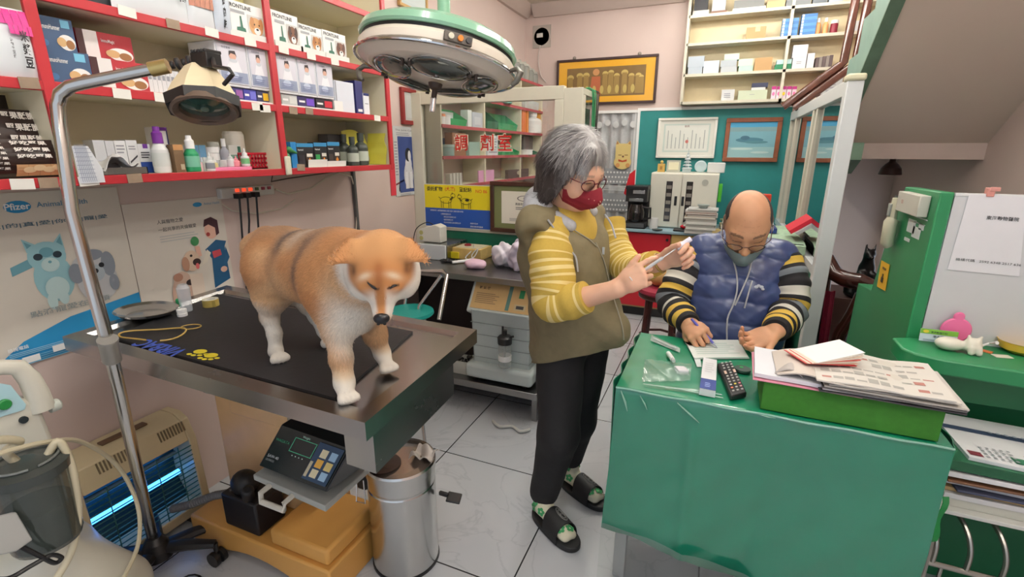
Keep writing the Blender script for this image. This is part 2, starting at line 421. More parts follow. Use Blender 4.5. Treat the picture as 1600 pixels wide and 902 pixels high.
# ---------------------------------------------------------------- the room
PINK=C(212,192,184,rough=0.6,noise=0.03,scale=3)
CREAM=C(226,218,192,rough=0.55,noise=0.03,scale=5)
RED=C(186,48,56,rough=0.35,noise=0.05)
WHITE=C(238,238,236,rough=0.45,noise=0.015)
BLACK=C(22,22,24,rough=0.45,noise=0.05)
CHROME=steel(215,215,215,0.12,name='chrome')
STEEL=steel(172,170,168,0.24,(1.2,1.2,1.2),name='brushed_steel')
GREYP=C(150,152,152,rough=0.4)
def floor_mat():
 m=bpy.data.materials.new('marble_tile');m.use_nodes=True;n=m.node_tree.nodes;l=m.node_tree.links;bs=n['Principled BSDF']
 tc=n.new('ShaderNodeTexCoord');mp=n.new('ShaderNodeMapping');mp.inputs['Location'].default_value=(1.12,-0.62,0)
 br=n.new('ShaderNodeTexBrick');br.offset=0;br.inputs['Scale'].default_value=1;br.inputs['Brick Width'].default_value=0.6
 br.inputs['Row Height'].default_value=0.6;br.inputs['Mortar Size'].default_value=0.0028;br.inputs['Mortar Smooth'].default_value=0
 for k,c in (('Color1',(200,204,208)),('Color2',(196,200,205)),('Mortar',(40,42,46))):
  br.inputs[k].default_value=tuple(lin(v) for v in c)+(1,)
 nz=n.new('ShaderNodeTexNoise');nz.inputs['Scale'].default_value=2.2;nz.inputs['Detail'].default_value=9;nz.inputs['Distortion'].default_value=1.6
 cr=n.new('ShaderNodeValToRGB');e=cr.color_ramp.elements
 e[0].position=0.40;e[0].color=(1,1,1,1);e[1].position=0.60;e[1].color=(0.93,0.94,0.95,1)
 a=cr.color_ramp.elements.new(0.485);a.color=(0.96,0.96,0.97,1);b=cr.color_ramp.elements.new(0.5);b.color=(0.78,0.80,0.82,1);c2=cr.color_ramp.elements.new(0.512);c2.color=(0.96,0.96,0.97,1)
 mx=n.new('ShaderNodeMix');mx.data_type='RGBA';mx.blend_type='MULTIPLY';mx.inputs[0].default_value=0.75
 l.new(tc.outputs['Object'],mp.inputs['Vector']);l.new(mp.outputs['Vector'],br.inputs['Vector']);l.new(tc.outputs['Object'],nz.inputs['Vector'])
 l.new(nz.outputs['Fac'],cr.inputs[0]);l.new(br.outputs['Color'],mx.inputs[6]);l.new(cr.outputs[0],mx.inputs[7]);l.new(mx.outputs[2],bs.inputs['Base Color'])
 bs.inputs['Roughness'].default_value=0.22
 return m
X0,X1,Y0,Y1,ZC=-1.95,1.3,-1.6,4.95,2.8
struct('floor',MB().box(X0-.1,X1+.1,Y0,Y1+.1,-0.1,0,floor_mat()),smooth=False)
struct('ceiling',MB().box(X0-.1,X1+.1,Y0,Y1+.1,ZC,ZC+.1,C(214,204,192,rough=0.7,noise=0.02)),smooth=False)
struct('wall_left',MB().box(X0-.1,X0,Y0,Y1+.1,0,ZC,PINK),smooth=False)
struct('wall_back',MB().box(X0,X1+.1,Y1,Y1+.1,0,ZC,PINK),smooth=False)
struct('wall_right',MB().box(X1,X1+.1,Y0,3.62,0,ZC,PINK).box(X1,X1+.1,4.80,Y1,0,ZC,PINK).box(X1,X1+.1,3.62,4.80,1.12,ZC,PINK),smooth=False)
struct('added_doorway',MB().box(X1-.01,X1+.11,3.62,3.66,0,1.12,WHITE).box(X1-.01,X1+.11,4.76,4.80,0,1.12,WHITE).box(X1-.01,X1+.11,3.66,4.76,1.09,1.12,WHITE),smooth=False)   # unseen low doorway added under the landing to bring in daylight
CROWN=C(206,190,182,rough=0.6,noise=0.02)
struct('trim_1',MB().prism([(X0,2.7),(X0+.03,2.7),(X0+.09,2.76),(X0+.1,2.8),(X0,2.8)],'y',Y0,Y1,CROWN))
struct('trim_2',MB().prism([(Y1,2.7),(Y1-.03,2.7),(Y1-.09,2.76),(Y1-.1,2.8),(Y1,2.8)],'x',X0+.1,-.45,CROWN))
# ceiling lamps, some added for light (above the frame; streaks in glass and paint)
TUBEM=C(255,250,242,emit=TUBE_L,noise=0,name='fluorescent_tube')
for i,(tx,ty) in enumerate(TUBES):
 t=thing('ceiling_light','white fluorescent batten on the ceiling, number %s counted from the front door' % ['one','two','three','four','five','six','seven','eight','nine, added for light,'][i],'lamp',(tx,ty,2.8),'fluorescent battens on the ceiling')
 ux,uy=(1,0) if tx == .25 else (0,1)  # turned crosswise to throw more light up at the stair slab
 obj('housing',MB().box(tx-.08-.54*ux,tx+.08+.54*ux,ty-.08-.54*uy,ty+.08+.54*uy,2.735,2.8,WHITE),t,bevel=.005)
 for s in (-.04,.04): obj('tube',MB().cyl((tx+s*uy-.6*ux,ty-.6*uy+s*ux,2.722),(tx+s*uy+.6*ux,ty+.6*uy+s*ux,2.722),.012,TUBEM,n=8),t)

# stair landing, sloping slab of the upper flight, green stringer
SX=0.63
BEAM=C(208,188,178,rough=0.6,noise=0.03)
struct('trim_3',MB().box(SX,X1,3.5,4.94,1.413,1.5,BEAM),smooth=False)
struct('trim_4',MB().prism([(3.5,1.5),(3.5,1.62),(1.0,3.60),(1.0,3.46),],'x',SX,X1,C(218,200,186,rough=0.65,noise=0.04,scale=2,bump=0.3)),smooth=False)
GRN1=C(128,160,146,rough=0.5,noise=0.12,scale=8)
GRN2=C(98,124,104,rough=0.6,noise=0.25,scale=14)
st=[(3.95,1.28),(3.95,1.50)];y=3.75;z=1.62
prof=[(3.62,1.40),(3.62,1.62)]
z=1.62;y=3.62
while y > 1.9:
 z += .16;prof.append((y,z));y -= .2;prof.append((y,z))
prof += [(y,1.5+(3.5-y)*.784),(3.5,1.5),(3.5,1.40)]
sm=MB().prism(prof,'x',SX-.05,SX,GRN1)
sm.slab([(SX-.052,3.5,1.5),(SX-.052,1.9,2.755),(SX+.004,1.9,2.755),(SX+.004,3.5,1.5)],-.012,GRN2)
sm.prism([(3.25,1.41),(3.25,1.5),(3.62,1.5),(3.62,1.36),(3.42,1.33)],'x',SX-.05,SX+.06,GRN2)
struct('trim_5',sm,smooth=False)
WOODR=C(84,48,38,rough=0.25,noise=0.3,scale=10,coat=0.5)
a,b,c=P(1343,-30,y=4.45),P(1318,98,y=4.45),P(1225,166,y=4.45)
c2=c+(c-b)*.02
hr=thing('stair_handrail','dark red-brown wooden stair handrail bending down past the back shelves','handrail',(b.x,b.y,b.z))
for k,dx in enumerate((0,.075)):
 o_=V(dx,0,-dx*.15);obj('rail',MB().tube([a+o_,b+o_,b+o_+(c2-b)*.05,c2+o_],.022,WOODR,n=8,flat=1.3),hr)
obj('newel',MB().tube([b+V(.16,0,.5),b+V(.13,.02,.12),b+V(.12,.02,.02)],.016,WOODR,n=8),hr)

# ---------------------------------------------------------------- left wall: long red-edged shelf
SH=X0+.3      # front plane of the shelf
ZR=[1.365,1.61,1.83,2.08,2.33]
YD=[0.0,0.79,1.53,2.25]
ws=thing('wall_shelf','long cream wall shelf with red front edges along the left wall','shelf',(X0,1.2,1.36))
obj('back_panel',MB().box(X0+.002,X0+.012,0.0,2.25,1.35,2.34,CREAM),ws,smooth=False)
for i,z in enumerate(ZR[:4]):
 m=MB().box(X0+.012,SH-.012,0.0,2.25,z-.011,z+.011,CREAM);obj('shelf_board',m,ws,smooth=False)
 obj('red_edge',MB().box(SH-.012,SH,0.0,2.262,z-.013,z+.013,RED),ws,bevel=.002,label='red painted front edge')
for i,y in enumerate(YD):
 obj('divider',MB().box(X0+.012,SH-.012,y-.011,y+.011,1.36,2.33,CREAM),ws,smooth=False)
 obj('red_edge',MB().box(SH-.012,SH+.001,y-.014,y+.014,1.352,2.33,RED),ws,bevel=.002,label='red painted front edge')
TAGM=C(236,234,226,noise=0.05);TAGB=C(150,130,110,noise=0.3)
for px,py,k in [(192,147,1),(255,153,1),(210,279,0),(140,283,1),(45,130,0),(200,19,1),(270,38,0),(332,51,1),(392,66,1),(37,288,1),(75,286,0),(403,167,1),(415,170,1),
                  (444,78,1),(487,88,1),(524,97,1),(458,173,0),(483,174,0),(590,185,1),(470,262,0)]:
 p=P(px,py,x=SH+.002);w_=.022
 obj('price_tag',MB().box(SH+.0015,SH+.003,p.y-w_*(1.2 if k else .9),p.y+w_,p.z-.013,p.z+.014,TAGM if k else TAGB,R=rotm(rx=.06*math.sin(px))),ws,smooth=False)

def fr(px0,py0,px1,py1,X):
 """front rectangle on plane x=X from a photo box: y0,y1,z0,z1"""
 ym=(py0+py1)/2;xm=(px0+px1)/2
 return P(px0,ym,x=X).y,P(px1,ym,x=X).y,P(xm,py1,x=X).z,P(xm,py0,x=X).z
EY,EZ=V(0,1,0),V(0,0,1)
def carton(name,label,cat,box,zb,X=SH-.025,dep=.08,m=WHITE,items=(),group=None,top=None,side=None,lean=0.0,bevel=.0015):
 y0,y1,z0,z1=fr(*box,X)
 if zb is not None: z0=zb+.0005
 if top is not None: z1=top
 mb=MB().box(X-dep,X,y0,y1,z0,z1,m)
 if side is not None: mb.decor((X-dep,y0,z0),(dep,0,0),(0,0,z1-z0),[('r',.01,.01,.99,.99,side)])
 mb.decor((X,y0,z0),(0,y1-y0,0),(0,0,z1-z0),items)
 o=obj(name,mb,smooth=False);tag(o,label,cat,group);return o,z1
def K(r,g,b,**k): return C(r,g,b,noise=0.02,**k)
S1,S2,S3=ZR[0]+.0115,ZR[1]+.0115,ZR[2]+.0115
INK=K(70,70,78);LINK=K(150,152,160);NAVY=K(28,34,92);PUR=K(104,52,140)
BISC=K(206,170,120);BISD=K(150,104,62)
def biscuit(u,v,r,a=1.0): return [('e',u,v,r*a,r,WHITE),('e',u-.12*a*r/.2,v,r*.55*a,r*.6,BISC),('e',u+.35*r*a,v-.05,r*.5*a,r*.6,BISD)]
# ---- blue and red biscuit cartons
BLU=K(58,84,118);BLU2=K(64,110,158)
def pastry(box,zb,m,label,X,dep,white_left=False,top=None):
 it=([('r',0,0,.36,1,K(232,228,226)),('r',0,0,.12,1,K(62,26,30))] if white_left else [('r',.66,.72,.9,.96,K(120,190,220)),('e',.14,.2,.1,.1,BLU2)])
 it += [('t','ImmunoHummer' if not white_left else 'ImmuMagic',.07 if not white_left else .42,.62,(.012),WHITE,'l',0.01,.045 if not white_left else .035)]
 it += biscuit(.74,.28,.24,1.0)
 return carton('biscuit_box',label,'box',box,zb,X=X,dep=dep,m=m,items=it,group=None,top=top)
_,zt=pastry((72,80,142,132),S2,BLU,'blue biscuit carton, lower of the two stacked at the left of the middle row',SH-.03,.13)
pastry((60,28,116,84),zt,BLU,'blue biscuit carton on top of another blue one',SH-.05,.12)
_,zt=pastry((146,95,231,147),S2,K(178,44,54),'red biscuit carton with a white end, lower of the red pair',SH-.03,.13,True)
pastry((123,52,207,100),zt,K(170,42,52),'red biscuit carton lying on the lower red one',SH-.07,.12,True)
# ---- row of slim white boxes
g='slim white boxes in a row behind the exam lamp'
for i in range(7):
 y0,y1,z0,z1=fr(233+i*7,114,239.4+i*7,150,SH-.03)
 o=obj('slim_box',MB().box(SH-.10,SH-.03,y0,y1,S2+.0005,S2+.075,K(226,226,228)).decor((SH-.03,y0,S2),(0,y1-y0,0),(0,0,.075),[('r',.15,.55,.85,.75,LINK)]),smooth=False)
 tag(o,'slim white box in the row behind the exam lamp, %s from the left' % ['first','second','third','fourth','fifth','sixth','seventh'][i],'box',g)
# ---- white dispensers with a nurse picture
SKINP=K(222,176,156)
def dispenser(box,label,X=SH-.02,lift=.05):
 y0,y1,z0,z1=fr(*box,X);z0=S2+lift+.001
 t=thing('dispenser_box',label,'dispenser',(X-.06,(y0+y1)/2,z0))
 mb=MB().box(X-.14,X-.004,y0,y1,z0,z1,K(236,238,240));obj('case',mb,t,bevel=.003)
 f=MB().box(X-.004,X,y0+.004,y1-.004,z0+.01,z1-.006,K(214,216,226))
 f.decor((X,y0+.008,z0+.014),(0,y1-y0-.016,0),(0,0,z1-z0-.024),[('r',0,0,1,1,K(222,220,230)),('r',0,0,1,.3,K(150,160,186)),('p',[(.2,.3),(.8,.3),(.68,.62),(.35,.62)],K(240,240,246)),
   ('e',.5,.72,.13,.1,SKINP),('p',[(.36,.72),(.38,.86),(.6,.88),(.66,.7),(.6,.78),(.44,.8)],K(52,40,44)),('e',.5,.6,.16,.05,K(210,214,222)),('e',.42,.2,.22,.1,K(196,206,226)),
   ('t','免疫醫療',.12,.9,.008,K(110,112,130)),('l',.1,.04,.9,.2,3,K(120,130,170))])
 obj('front_panel',f,t,smooth=False,label='clear front with a printed nurse picture')
dispenser((341,68,388,141),'white dispenser box with nurse picture, first from the left, beside the exam lamp')
dispenser((390,75,419,147),'white dispenser box with nurse picture, just left of the middle red divider')
dispenser((433,85,465,153),'white dispenser box with nurse picture, just right of the middle red divider')
dispenser((466,92,494,158),'white dispenser box with nurse picture, middle of the three in the right bay')
dispenser((495,98,521,160),'white dispenser box with nurse picture, rightmost of all')
rl=MB();rl.box(SH-.16,SH-.012,1.28,1.515,S2+.0005,S2+.008,WHITE);tag(obj('dispenser_tray',rl,bevel=.001),'flat white tray under the dispensers left of the middle divider','tray')
rl=MB();rl.box(SH-.16,SH-.012,1.545,1.86,S2+.0005,S2+.008,WHITE);tag(obj('dispenser_tray',rl,bevel=.001),'flat white tray under the dispensers right of the middle divider','tray')
for (a0,a1,c1,c2_,l) in [(340,358,K(90,60,90),K(220,130,60),'small orange and purple box under the first dispenser'),(359,381,K(60,50,110),K(150,90,160),'small purple box under the left bay dispensers'),(382,401,K(60,60,150),K(110,110,200),'small blue box left of the yellow one under the dispensers'),
                             (402,420,K(52,54,90),K(236,190,40),'small navy and yellow box beside the middle divider'),(440,464,K(180,182,180),K(210,212,208),'small silver box under the right bay dispensers'),(465,491,K(44,34,84),K(110,70,190),'small dark purple box under the right bay dispensers'),
                             (493,519,K(34,30,40),K(200,40,60),'small black and red box under the rightmost dispenser')]:
 carton('small_box',l,'box',(a0,147,a1,160),S2+.0085,X=SH-.03,dep=.09,m=c1,items=[('r',.5,.15,.95,.85,c2_),('r',.06,.4,.4,.6,WHITE)],top=S2+.048)
carton('medicine_box','small plain white box right of the dispensers','box',(523,158,536,177),S2,m=WHITE,dep=.05)
carton('binder','thick white binder standing on the right bay middle shelf','binder',(524,128,553,178),S2,m=K(222,226,236),X=SH-.03,dep=.2,items=[('r',.03,.02,.08,.98,LINK)])
carton('binder','dark navy blue binder standing next to the white binder','binder',(556,127,567,179),S2,m=K(38,40,100),X=SH-.03,dep=.2,items=[('r',.2,.08,.8,.16,WHITE)])
carton('medicine_box','white box with navy top right of the navy binder','box',(568.5,146,577,180),S2,m=K(232,234,240),items=[('r',0,.88,1,1,NAVY),('r',.2,.5,.8,.54,LINK)])
# ---- flea treatment cartons on the top row
def flea(box,label,animal,tray=False):
 y0,y1,z0,z1=fr(*box,SH-.01);z0=S3+.001;X=SH-.02
 t=thing('flea_treatment_box',label,'box',(X-.03,(y0+y1)/2,z0))
 fur1,fur2=animal
 mb=MB().box(X-.05,X,y0,y1,z0,z1,K(240,240,238))
 it=[('t','FRONTLINE',.05,.82,.0135,K(40,42,44),'l',.02),('r',.1,.68,.46,.76,K(170,172,176)),('r',.52,.0,1,.72,K(206,204,200)),('p',[(.2,.12),(.46,.12),(.44,.3),(.38,.32),(.36,.62),(.32,.62),(.32,.32),(.22,.3)],K(48,104,84)),
          ('e',.74,.42,.19,.26,fur1),('e',.64,.52,.06,.16,fur2),('e',.88,.52,.06,.16,fur2),('e',.76,.3,.09,.1,WHITE),('e',.76,.35,.035,.03,K(30,26,26)),('e',.69,.48,.02,.025,K(20,20,20)),('e',.82,.48,.02,.025,K(20,20,20)),('p',[(.6,0),(.94,0),(.86,.2),(.66,.2)],fur1)]
 mb.decor((X,y0,z0),(0,y1-y0,0),(0,0,z1-z0),it);obj('carton',mb,t,smooth=False)
 q=MB().box(X-.05,X+.012,y0-.004,y1+.004,z0-.0006,z0+.006,K(236,236,232));q.box(X+.008,X+.012,y0-.004,y1+.004,z0+.006,z0+.022,K(228,232,226))
 obj('display_tray',q,t,smooth=False,label='low white cardboard tray')
flea((359,6,416,62),'flea treatment carton with a ginger cat picture, top row left of the divider',(K(214,164,112),K(196,140,90)))
flea((429,21,469,73),'flea treatment carton with a brown and white dog picture',(K(120,76,52),K(70,48,40)))
flea((470,41,506,86),'flea treatment carton with a golden spaniel picture',(K(196,140,84),K(168,108,60)))
flea((508,51,543,96),'flea treatment carton with a dark brown dog picture, rightmost on the top row',(K(122,78,58),K(92,56,44)))
# ---- bags
def pouch(name,label,box,zb,X,m,items,th=.03,ztop=None,group=None,ys=None):
 y0,y1,z0,z1=fr(*box,X)
 if ys: y0,y1=ys
 z0=zb+.001
 if ztop: z1=ztop
 def f(u,v):
  e=max(0.0,1-(2*u-1)**4)*max(0.0,math.sin(math.pi*min(1,v*1.08+.0)))
  return V(X+th*.5*e**.7,y0+(y1-y0)*u,z0+(z1-z0)*v)
 def b(u,v):
  p=f(u,v);p.x=2*X-p.x-.0008;return p
 mb=MB().sheet(f,10,10,m);mb.sheet(lambda u,v: b(1-u,v),10,10,m)
 d=MB();d.decor((0,0,0),(0,1,0),(0,0,1),items)
 # print wrapped on the bag
 vs=[]
 for v in d.v:
  u,vv=min(1,max(0,v[1])),min(1,max(0,v[2]));p=f(u,vv);p.x += v[0]*1.0+.0006;vs.append(p)
 for fc,mi in zip(d.f,d.fm): mb.add([vs[i] for i in fc],[tuple(range(len(fc)))],d.mats[mi])
 o=obj(name,mb);tag(o,label,'bag',group);return o
def gr(u0,v0,u1,v1,m,n=5):
 return [('r',u0+(u1-u0)*i/n,v0+(v1-v0)*j/n,u0+(u1-u0)*(i+1)/n,v0+(v1-v0)*(j+1)/n,m) for i in range(n) for j in range(n)]
MAG=K(226,62,148);PW=K(226,232,236);CHK=K(198,138,116);CHK2=K(176,108,92)
def bagtext(s,u,v,h,m):   # column of characters printed down the bag
 return [('t',ch,u,v-i*h*1.15,h,m,'c',.03) for i,ch in enumerate(s)]
pouch('treat_bag','white and magenta pouch with black handwritten characters at the far left',(-30,12,52,124),S2,SH-.012,PW,gr(.04,.76,.94,.97,MAG,6)+gr(.5,.62,.94,.76,MAG,5)+bagtext('米漿豆',.72,.52,.16,K(40,40,44))+bagtext('寵物燒豆漿',.45,.5,.05,K(90,92,96)))
pouch('treat_bag','white pouch with a dried-meat window, leftmost on the top row',(170,-60,287,33),S3,SH-.012,PW,gr(.3,.3,.72,.62,CHK2,5)+gr(.05,.6,.95,.8,K(212,70,60),5)+bagtext('雞肉',.9,.42,.12,INK),ztop=2.05)
pouch('treat_bag','pouch with a large salmon pink window, second on the top row',(289,-50,329,43),S3,SH-.012,PW,gr(.05,.3,.95,.85,CHK,5),ztop=2.045)
pouch('treat_bag','narrow pale pouch with black characters, beside the cat carton',(331,-40,357,50),S3,SH-.012,K(206,216,228),bagtext('雞胸肉乾',.5,.62,.16,K(34,36,40)),ztop=2.045)
pouch('treat_bag','silver pouch with yellow trim tucked in behind the narrow pale pouch',(355,-40,378,10),S3,SH-.10,K(214,206,150),[],ztop=2.06)
pouch('treat_bag','dark grey pouch at the left of the top row',(120,-60,168,4),S3,SH-.03,K(70,72,78),gr(.1,.2,.6,.5,K(150,150,154),4),ztop=2.04)
DKB=K(44,28,24,rough=.3)
COOK=[gr(.42,.06,.96,.36,K(206,164,118),4)]
def snack(box,zb,X,label,ztop,txt):
 it=gr(.4,.06,.96,.36,K(204,160,116),4)+[('e',.55+.12*i,.22+.05*(i % 2),.08,.08,K(232,204,160)) for i in range(4)]
 for i in range(3): it += [('t',txt,.42,.86-.17*i,.11,K(236,230,222),'l',.03)]
 for i in range(6): it += [('t',txt,.03,.88-.13*i,.07,K(230,224,216),'l',.02)]
 pouch('snack_bag',label,box,zb,X,DKB,it,th=.05,ztop=ztop)
snack((-40,228,93,284),S1,SH-.03,'dark brown snack bag showing crackers, at the front of the lower left shelf',S1+.098,'好吃堅果')
snack((-50,184,74,232),S1,SH-.10,'dark brown snack bag with a glossy shine, standing behind the front one',S1+.175,'堅果酥脆')
snack((-60,155,14,190),S1,SH-.17,'dark brown snack bag, at the very back of the lower left shelf',S1+.215,'好味')
# ---- lower row: sheet of squared paper hanging, small boxes, bottles
y0,y1,z0,z1=fr(118,226,158,284,SH+.004)
mb=MB().sheet(lambda u,v: V(SH+.004+.004*math.sin(u*3),y0+(y1-y0)*(u*(.62+.38*min(1,(1-v)*1.6)))+.0,z0-.004+(z1-z0)*v),8,8,K(222,226,232),th=.0008)
for i in range(1,9):
 q=i/9;mb.add([V(SH+.0095,y0+(y1-y0)*q*.7,z0),V(SH+.0095,y0+(y1-y0)*q*.7+.0012,z0),V(SH+.0095,y0+(y1-y0)*q*.5+.0012,z1),V(SH+.0095,y0+(y1-y0)*q*.5,z1)],[(0,1,2,3)],K(150,160,180))
 zz=z0+(z1-z0)*q;mb.add([V(SH+.0095,y0,zz),V(SH+.0095,y0+(y1-y0)*.66,zz),V(SH+.0095,y0+(y1-y0)*.66,zz+.0012),V(SH+.0095,y0,zz+.0012)],[(0,1,2,3)],K(150,160,180))
tag(obj('squared_paper',mb),'sheet of squared paper hanging over the red shelf edge by the lamp pole','paper')
GB=K(196,198,202)
for i,(b,lab,it) in enumerate([((147,219,165,247),'grey medicine carton, leftmost of the low cartons on the bottom shelf',[('r',.1,.3,.8,.4,K(90,96,150))]),((166,220,180,247),'darker grey medicine carton, second of the low cartons',[('r',.1,.35,.8,.45,K(80,84,100))]),
          ((180,220,198,254),'white medicine carton with small print, third of the low cartons',[('l',.15,.6,.85,.9,3,LINK)]),((199,219,216,254),'white medicine carton with a slanting bar, fourth of the low cartons',[('p',[(.1,.3),(.85,.5),(.85,.56),(.1,.36)],INK),('l',.15,.7,.85,.85,2,LINK)]),
          ((217,225,236,256),'white and blue medicine carton left of the purple pump bottle',[('r',0,0,1,.38,K(34,66,140)),('r',.4,.85,.8,1,PUR),('l',.15,.5,.85,.75,3,INK)])]):
 carton('medicine_carton',lab,'box',b,S1,X=SH-.09,dep=.05,m=GB if i < 2 else K(222,224,226),items=it)
carton('medicine_carton','tall white carton with a purple border behind the purple pump bottle','box',(243,199,263,238),S1,X=SH-.16,dep=.05,m=K(230,228,226),items=[('r',0,.0,.1,1,PUR),('r',.9,0,1,1,NAVY),('r',0,.92,1,1,PUR)])
def bottle(name,label,cx,pyt,w,zb,X,body,cap,kind='b',lab=None,group=None,pyb=None):
 """bottle centred on photo column cx, w pixels wide, top at pyt"""
 y0=P(cx-w/2,pyt+10,x=X).y;y1=P(cx+w/2,pyt+10,x=X).y;r=(y1-y0)/2;yc=(y0+y1)/2;h=P(cx,pyt,x=X).z-zb
 if h < .02: h=.03
 t=thing(name,label,'bottle',(X,yc,zb+.0005),group);c=(X,yc,zb+.0005)
 if kind == 'b': pr=[(r*.9,0),(r,.004),(r,h*.55),(r*.9,h*.63),(r*.42,h*.72),(r*.4,h*.76)];cp=[(r*.5,h*.75),(r*.5,h),]
 elif kind == 'drop': pr=[(r*.9,0),(r,.004),(r,h*.5),(r*.85,h*.56),(r*.45,h*.6)];cp=[(r*.62,h*.58),(r*.6,h*.72),(r*.25,h*.8),(r*.16,h)]
 elif kind == 'jar': pr=[(r*.95,0),(r,.003),(r,h*.72),(r*.92,h*.76)];cp=[(r*1.04,h*.75),(r*1.04,h),]
 else: pr=[(r*.92,0),(r,.005),(r*.97,h*.5),(r*.6,h*.62),(r*.4,h*.66)];cp=[(r*.62,h*.64),(r*.6,h*.86),(r*.4,h*.9),(r*.35,h)]
 obj('body',MB().lathe(pr,c,body,n=16),t);obj('cap',MB().lathe(cp,c,cap,n=14),t)
 if lab is not None: obj('paper_label',MB().lathe([(r*1.02,h*.14),(r*1.02,h*.44)],c,lab,n=16),t)
 return t
WB=K(226,228,226,rough=.35)
t=bottle('pump_bottle','white pump bottle with a purple head on the bottom shelf',244,198,25,S1,SH-.05,WB,K(112,40,140),'p',K(214,220,216))
bottle('tonic_bottle','green flat bottle with a blue cap right of the pump bottle',265,228,15,S1,SH-.07,K(60,150,90),K(40,90,140),'b')
carton('tonic_box','brown and tan upright box between two green bottles','box',(273,226,288,270),S1,X=SH-.02,dep=.03,m=K(116,92,66),items=[('r',0,.8,1,1,K(190,140,90)),('r',.5,.1,.9,.3,K(190,180,150))])
bottle('tonic_bottle','bright green bottle with a tall white spout in front',295,212,21,S1,SH-.03,K(34,150,96),WHITE,'p',K(120,190,160))
for a0,a1,l in [(300,311,'small white and blue carton behind the pink dropper'),(312,322,'small white and pale blue carton behind the clear dropper')]:
 carton('medicine_carton',l,'box',(a0,227,a1,251),S1,X=SH-.12,dep=.04,m=K(206,214,224),items=[('r',0,.52,1,1,K(92,142,176))])
bottle('ointment_jar','white lidded ointment jar behind the dropper bottles',332,230,20,S1,SH-.13,WB,WB,'jar',K(190,196,196))
bottle('ointment_jar','squat white jar with brown lower band at the back of the bottom shelf',334,222,15,S1,SH-.20,WB,K(200,200,190),'jar',K(180,110,100))
bottle('spray_bottle','grey-banded white bottle with rounded cap left of the paper roll',349,217,12,S1,SH-.10,K(150,152,160),WB,'b')
y0,y1,z0,z1=fr(352,206,379,245,SH-.17)
tag(obj('paper_roll',MB().lathe([((y1-y0)/2,0),((y1-y0)/2,z1-S1-.012),((y1-y0)/2*.86,z1-S1)],(SH-.17,(y0+y1)/2,S1+.001),K(222,218,206),n=20)),'thick cream paper roll standing at the back of the bottom shelf','roll')
carton('medicine_carton','white carton with a green stripe leaning before the paper roll','box',(358,227,377,246),S1,X=SH-.13,dep=.02,m=K(222,226,222),items=[('r',0,.45,1,.6,K(110,160,140)),('r',.7,.7,.95,.95,K(60,120,100))])
y0,y1,z0,z1=fr(336,260,394,268,SH-.012)
tag(obj('pink_tray',MB().box(SH-.075,SH-.012,y0,y1,S1+.0005,S1+.013,K(242,140,180)),bevel=.002),'shallow pink tray on the bottom shelf holding dropper bottles','tray')
for cx,pt,w_,dx,zb,bd,cp,k_,l in [(310,246,11,-.03,S1,K(236,190,196),WB,'b','clear bottle with pink contents, leftmost of the small bottles'),(320,246,9,-.04,S1,K(214,220,214),WB,'b','clear milky bottle next to the pink one'),(327,238,12,-.02,S1,WB,WB,'drop','white dropper bottle with a grey label'),
  (335,245,9,-.035,S1,K(222,214,150),WB,'drop','small yellowish dropper bottle'),(350,250,11,-.10,S1,WB,WB,'jar','small white pot behind the pink tray'),(360,240,10,-.04,S1+.0135,WB,WB,'drop','white dropper standing at the left of the pink tray'),
  (369,244,9,-.03,S1+.0135,K(240,150,160),K(240,150,160),'drop','pink dropper bottle standing in the pink tray'),(382,232,11,-.035,S1+.0135,WB,WB,'drop','tall white dropper with a green mark at the right of the pink tray')]:
 bottle('dropper_bottle',l,cx,pt,w_,zb,SH+dx,bd,cp,k_,K(140,144,150) if 'grey label' in l else (K(120,190,130) if 'green mark' in l else None))
# red perforated basket
y0,y1,z0,z1=fr(384,241,432,267,SH-.09);bk=MB();RB=K(190,30,52,rough=.35)
for (A,Bv) in [((SH-.09,y0),(SH-.09,y1)),((SH-.2,y1),(SH-.2,y0)),((SH-.09,y1),(SH-.2,y1)),((SH-.2,y0),(SH-.09,y0))]:
 A=V(A[0],A[1],S1+.001);Bv=V(Bv[0],Bv[1],S1+.001);n_=10 if abs(A.y-Bv.y) > .05 else 5;h_=z1-S1;U_=(Bv-A)/n_;N_=V(0,0,1).cross(U_).normalized()*.003
 rows=3
 for j in range(rows+1): bk.obox(A+V(0,0,h_*j/rows*.93),Bv-A,V(0,0,h_*.16),N_,RB)
 for i in range(n_+1): bk.obox(A+U_*i*.985,U_*.45,V(0,0,h_),N_,RB)
bk.box(SH-.2,SH-.09,y0,y1,S1+.0008,S1+.004,RB);tag(obj('red_basket',bk,smooth=False),'red perforated plastic basket at the right end of the left bay bottom shelf','basket')
# steel tray with tissue
y0,y1,z0,z1=fr(150,254,268,276,SH-.02)
tr=thing('instrument_tray','clear shallow tray with crumpled white tissue on the bottom shelf','tray',(SH-.06,(y0+y1)/2,S1))
TRM=steel(190,192,190,.2,name='tray_steel')
y1=P(226,265,x=SH-.02).y
m=MB().box(SH-.10,SH-.004,y0,y1,S1+.0005,S1+.003,TRM)
for q in (m.box(SH-.007,SH-.004,y0,y1,S1,S1+.022,TRM),m.box(SH-.10,SH-.097,y0,y1,S1,S1+.022,TRM),m.box(SH-.10,SH-.004,y0,y0+.003,S1,S1+.022,TRM),m.box(SH-.10,SH-.004,y1-.003,y1,S1,S1+.022,TRM)): pass
obj('tray',m,tr,smooth=False)
obj('tissue',MB().sheet(lambda u,v: V(SH-.095+.10*v,y0+.01+(y1-y0)*.72*u,S1+.024+.028*math.sin(math.pi*min(1,u*1.15))*(.6+.4*v)+.007*math.sin(9*u+5*v)+.005*math.sin(17*u-8*v)),16,8,WHITE,th=.001),tr)
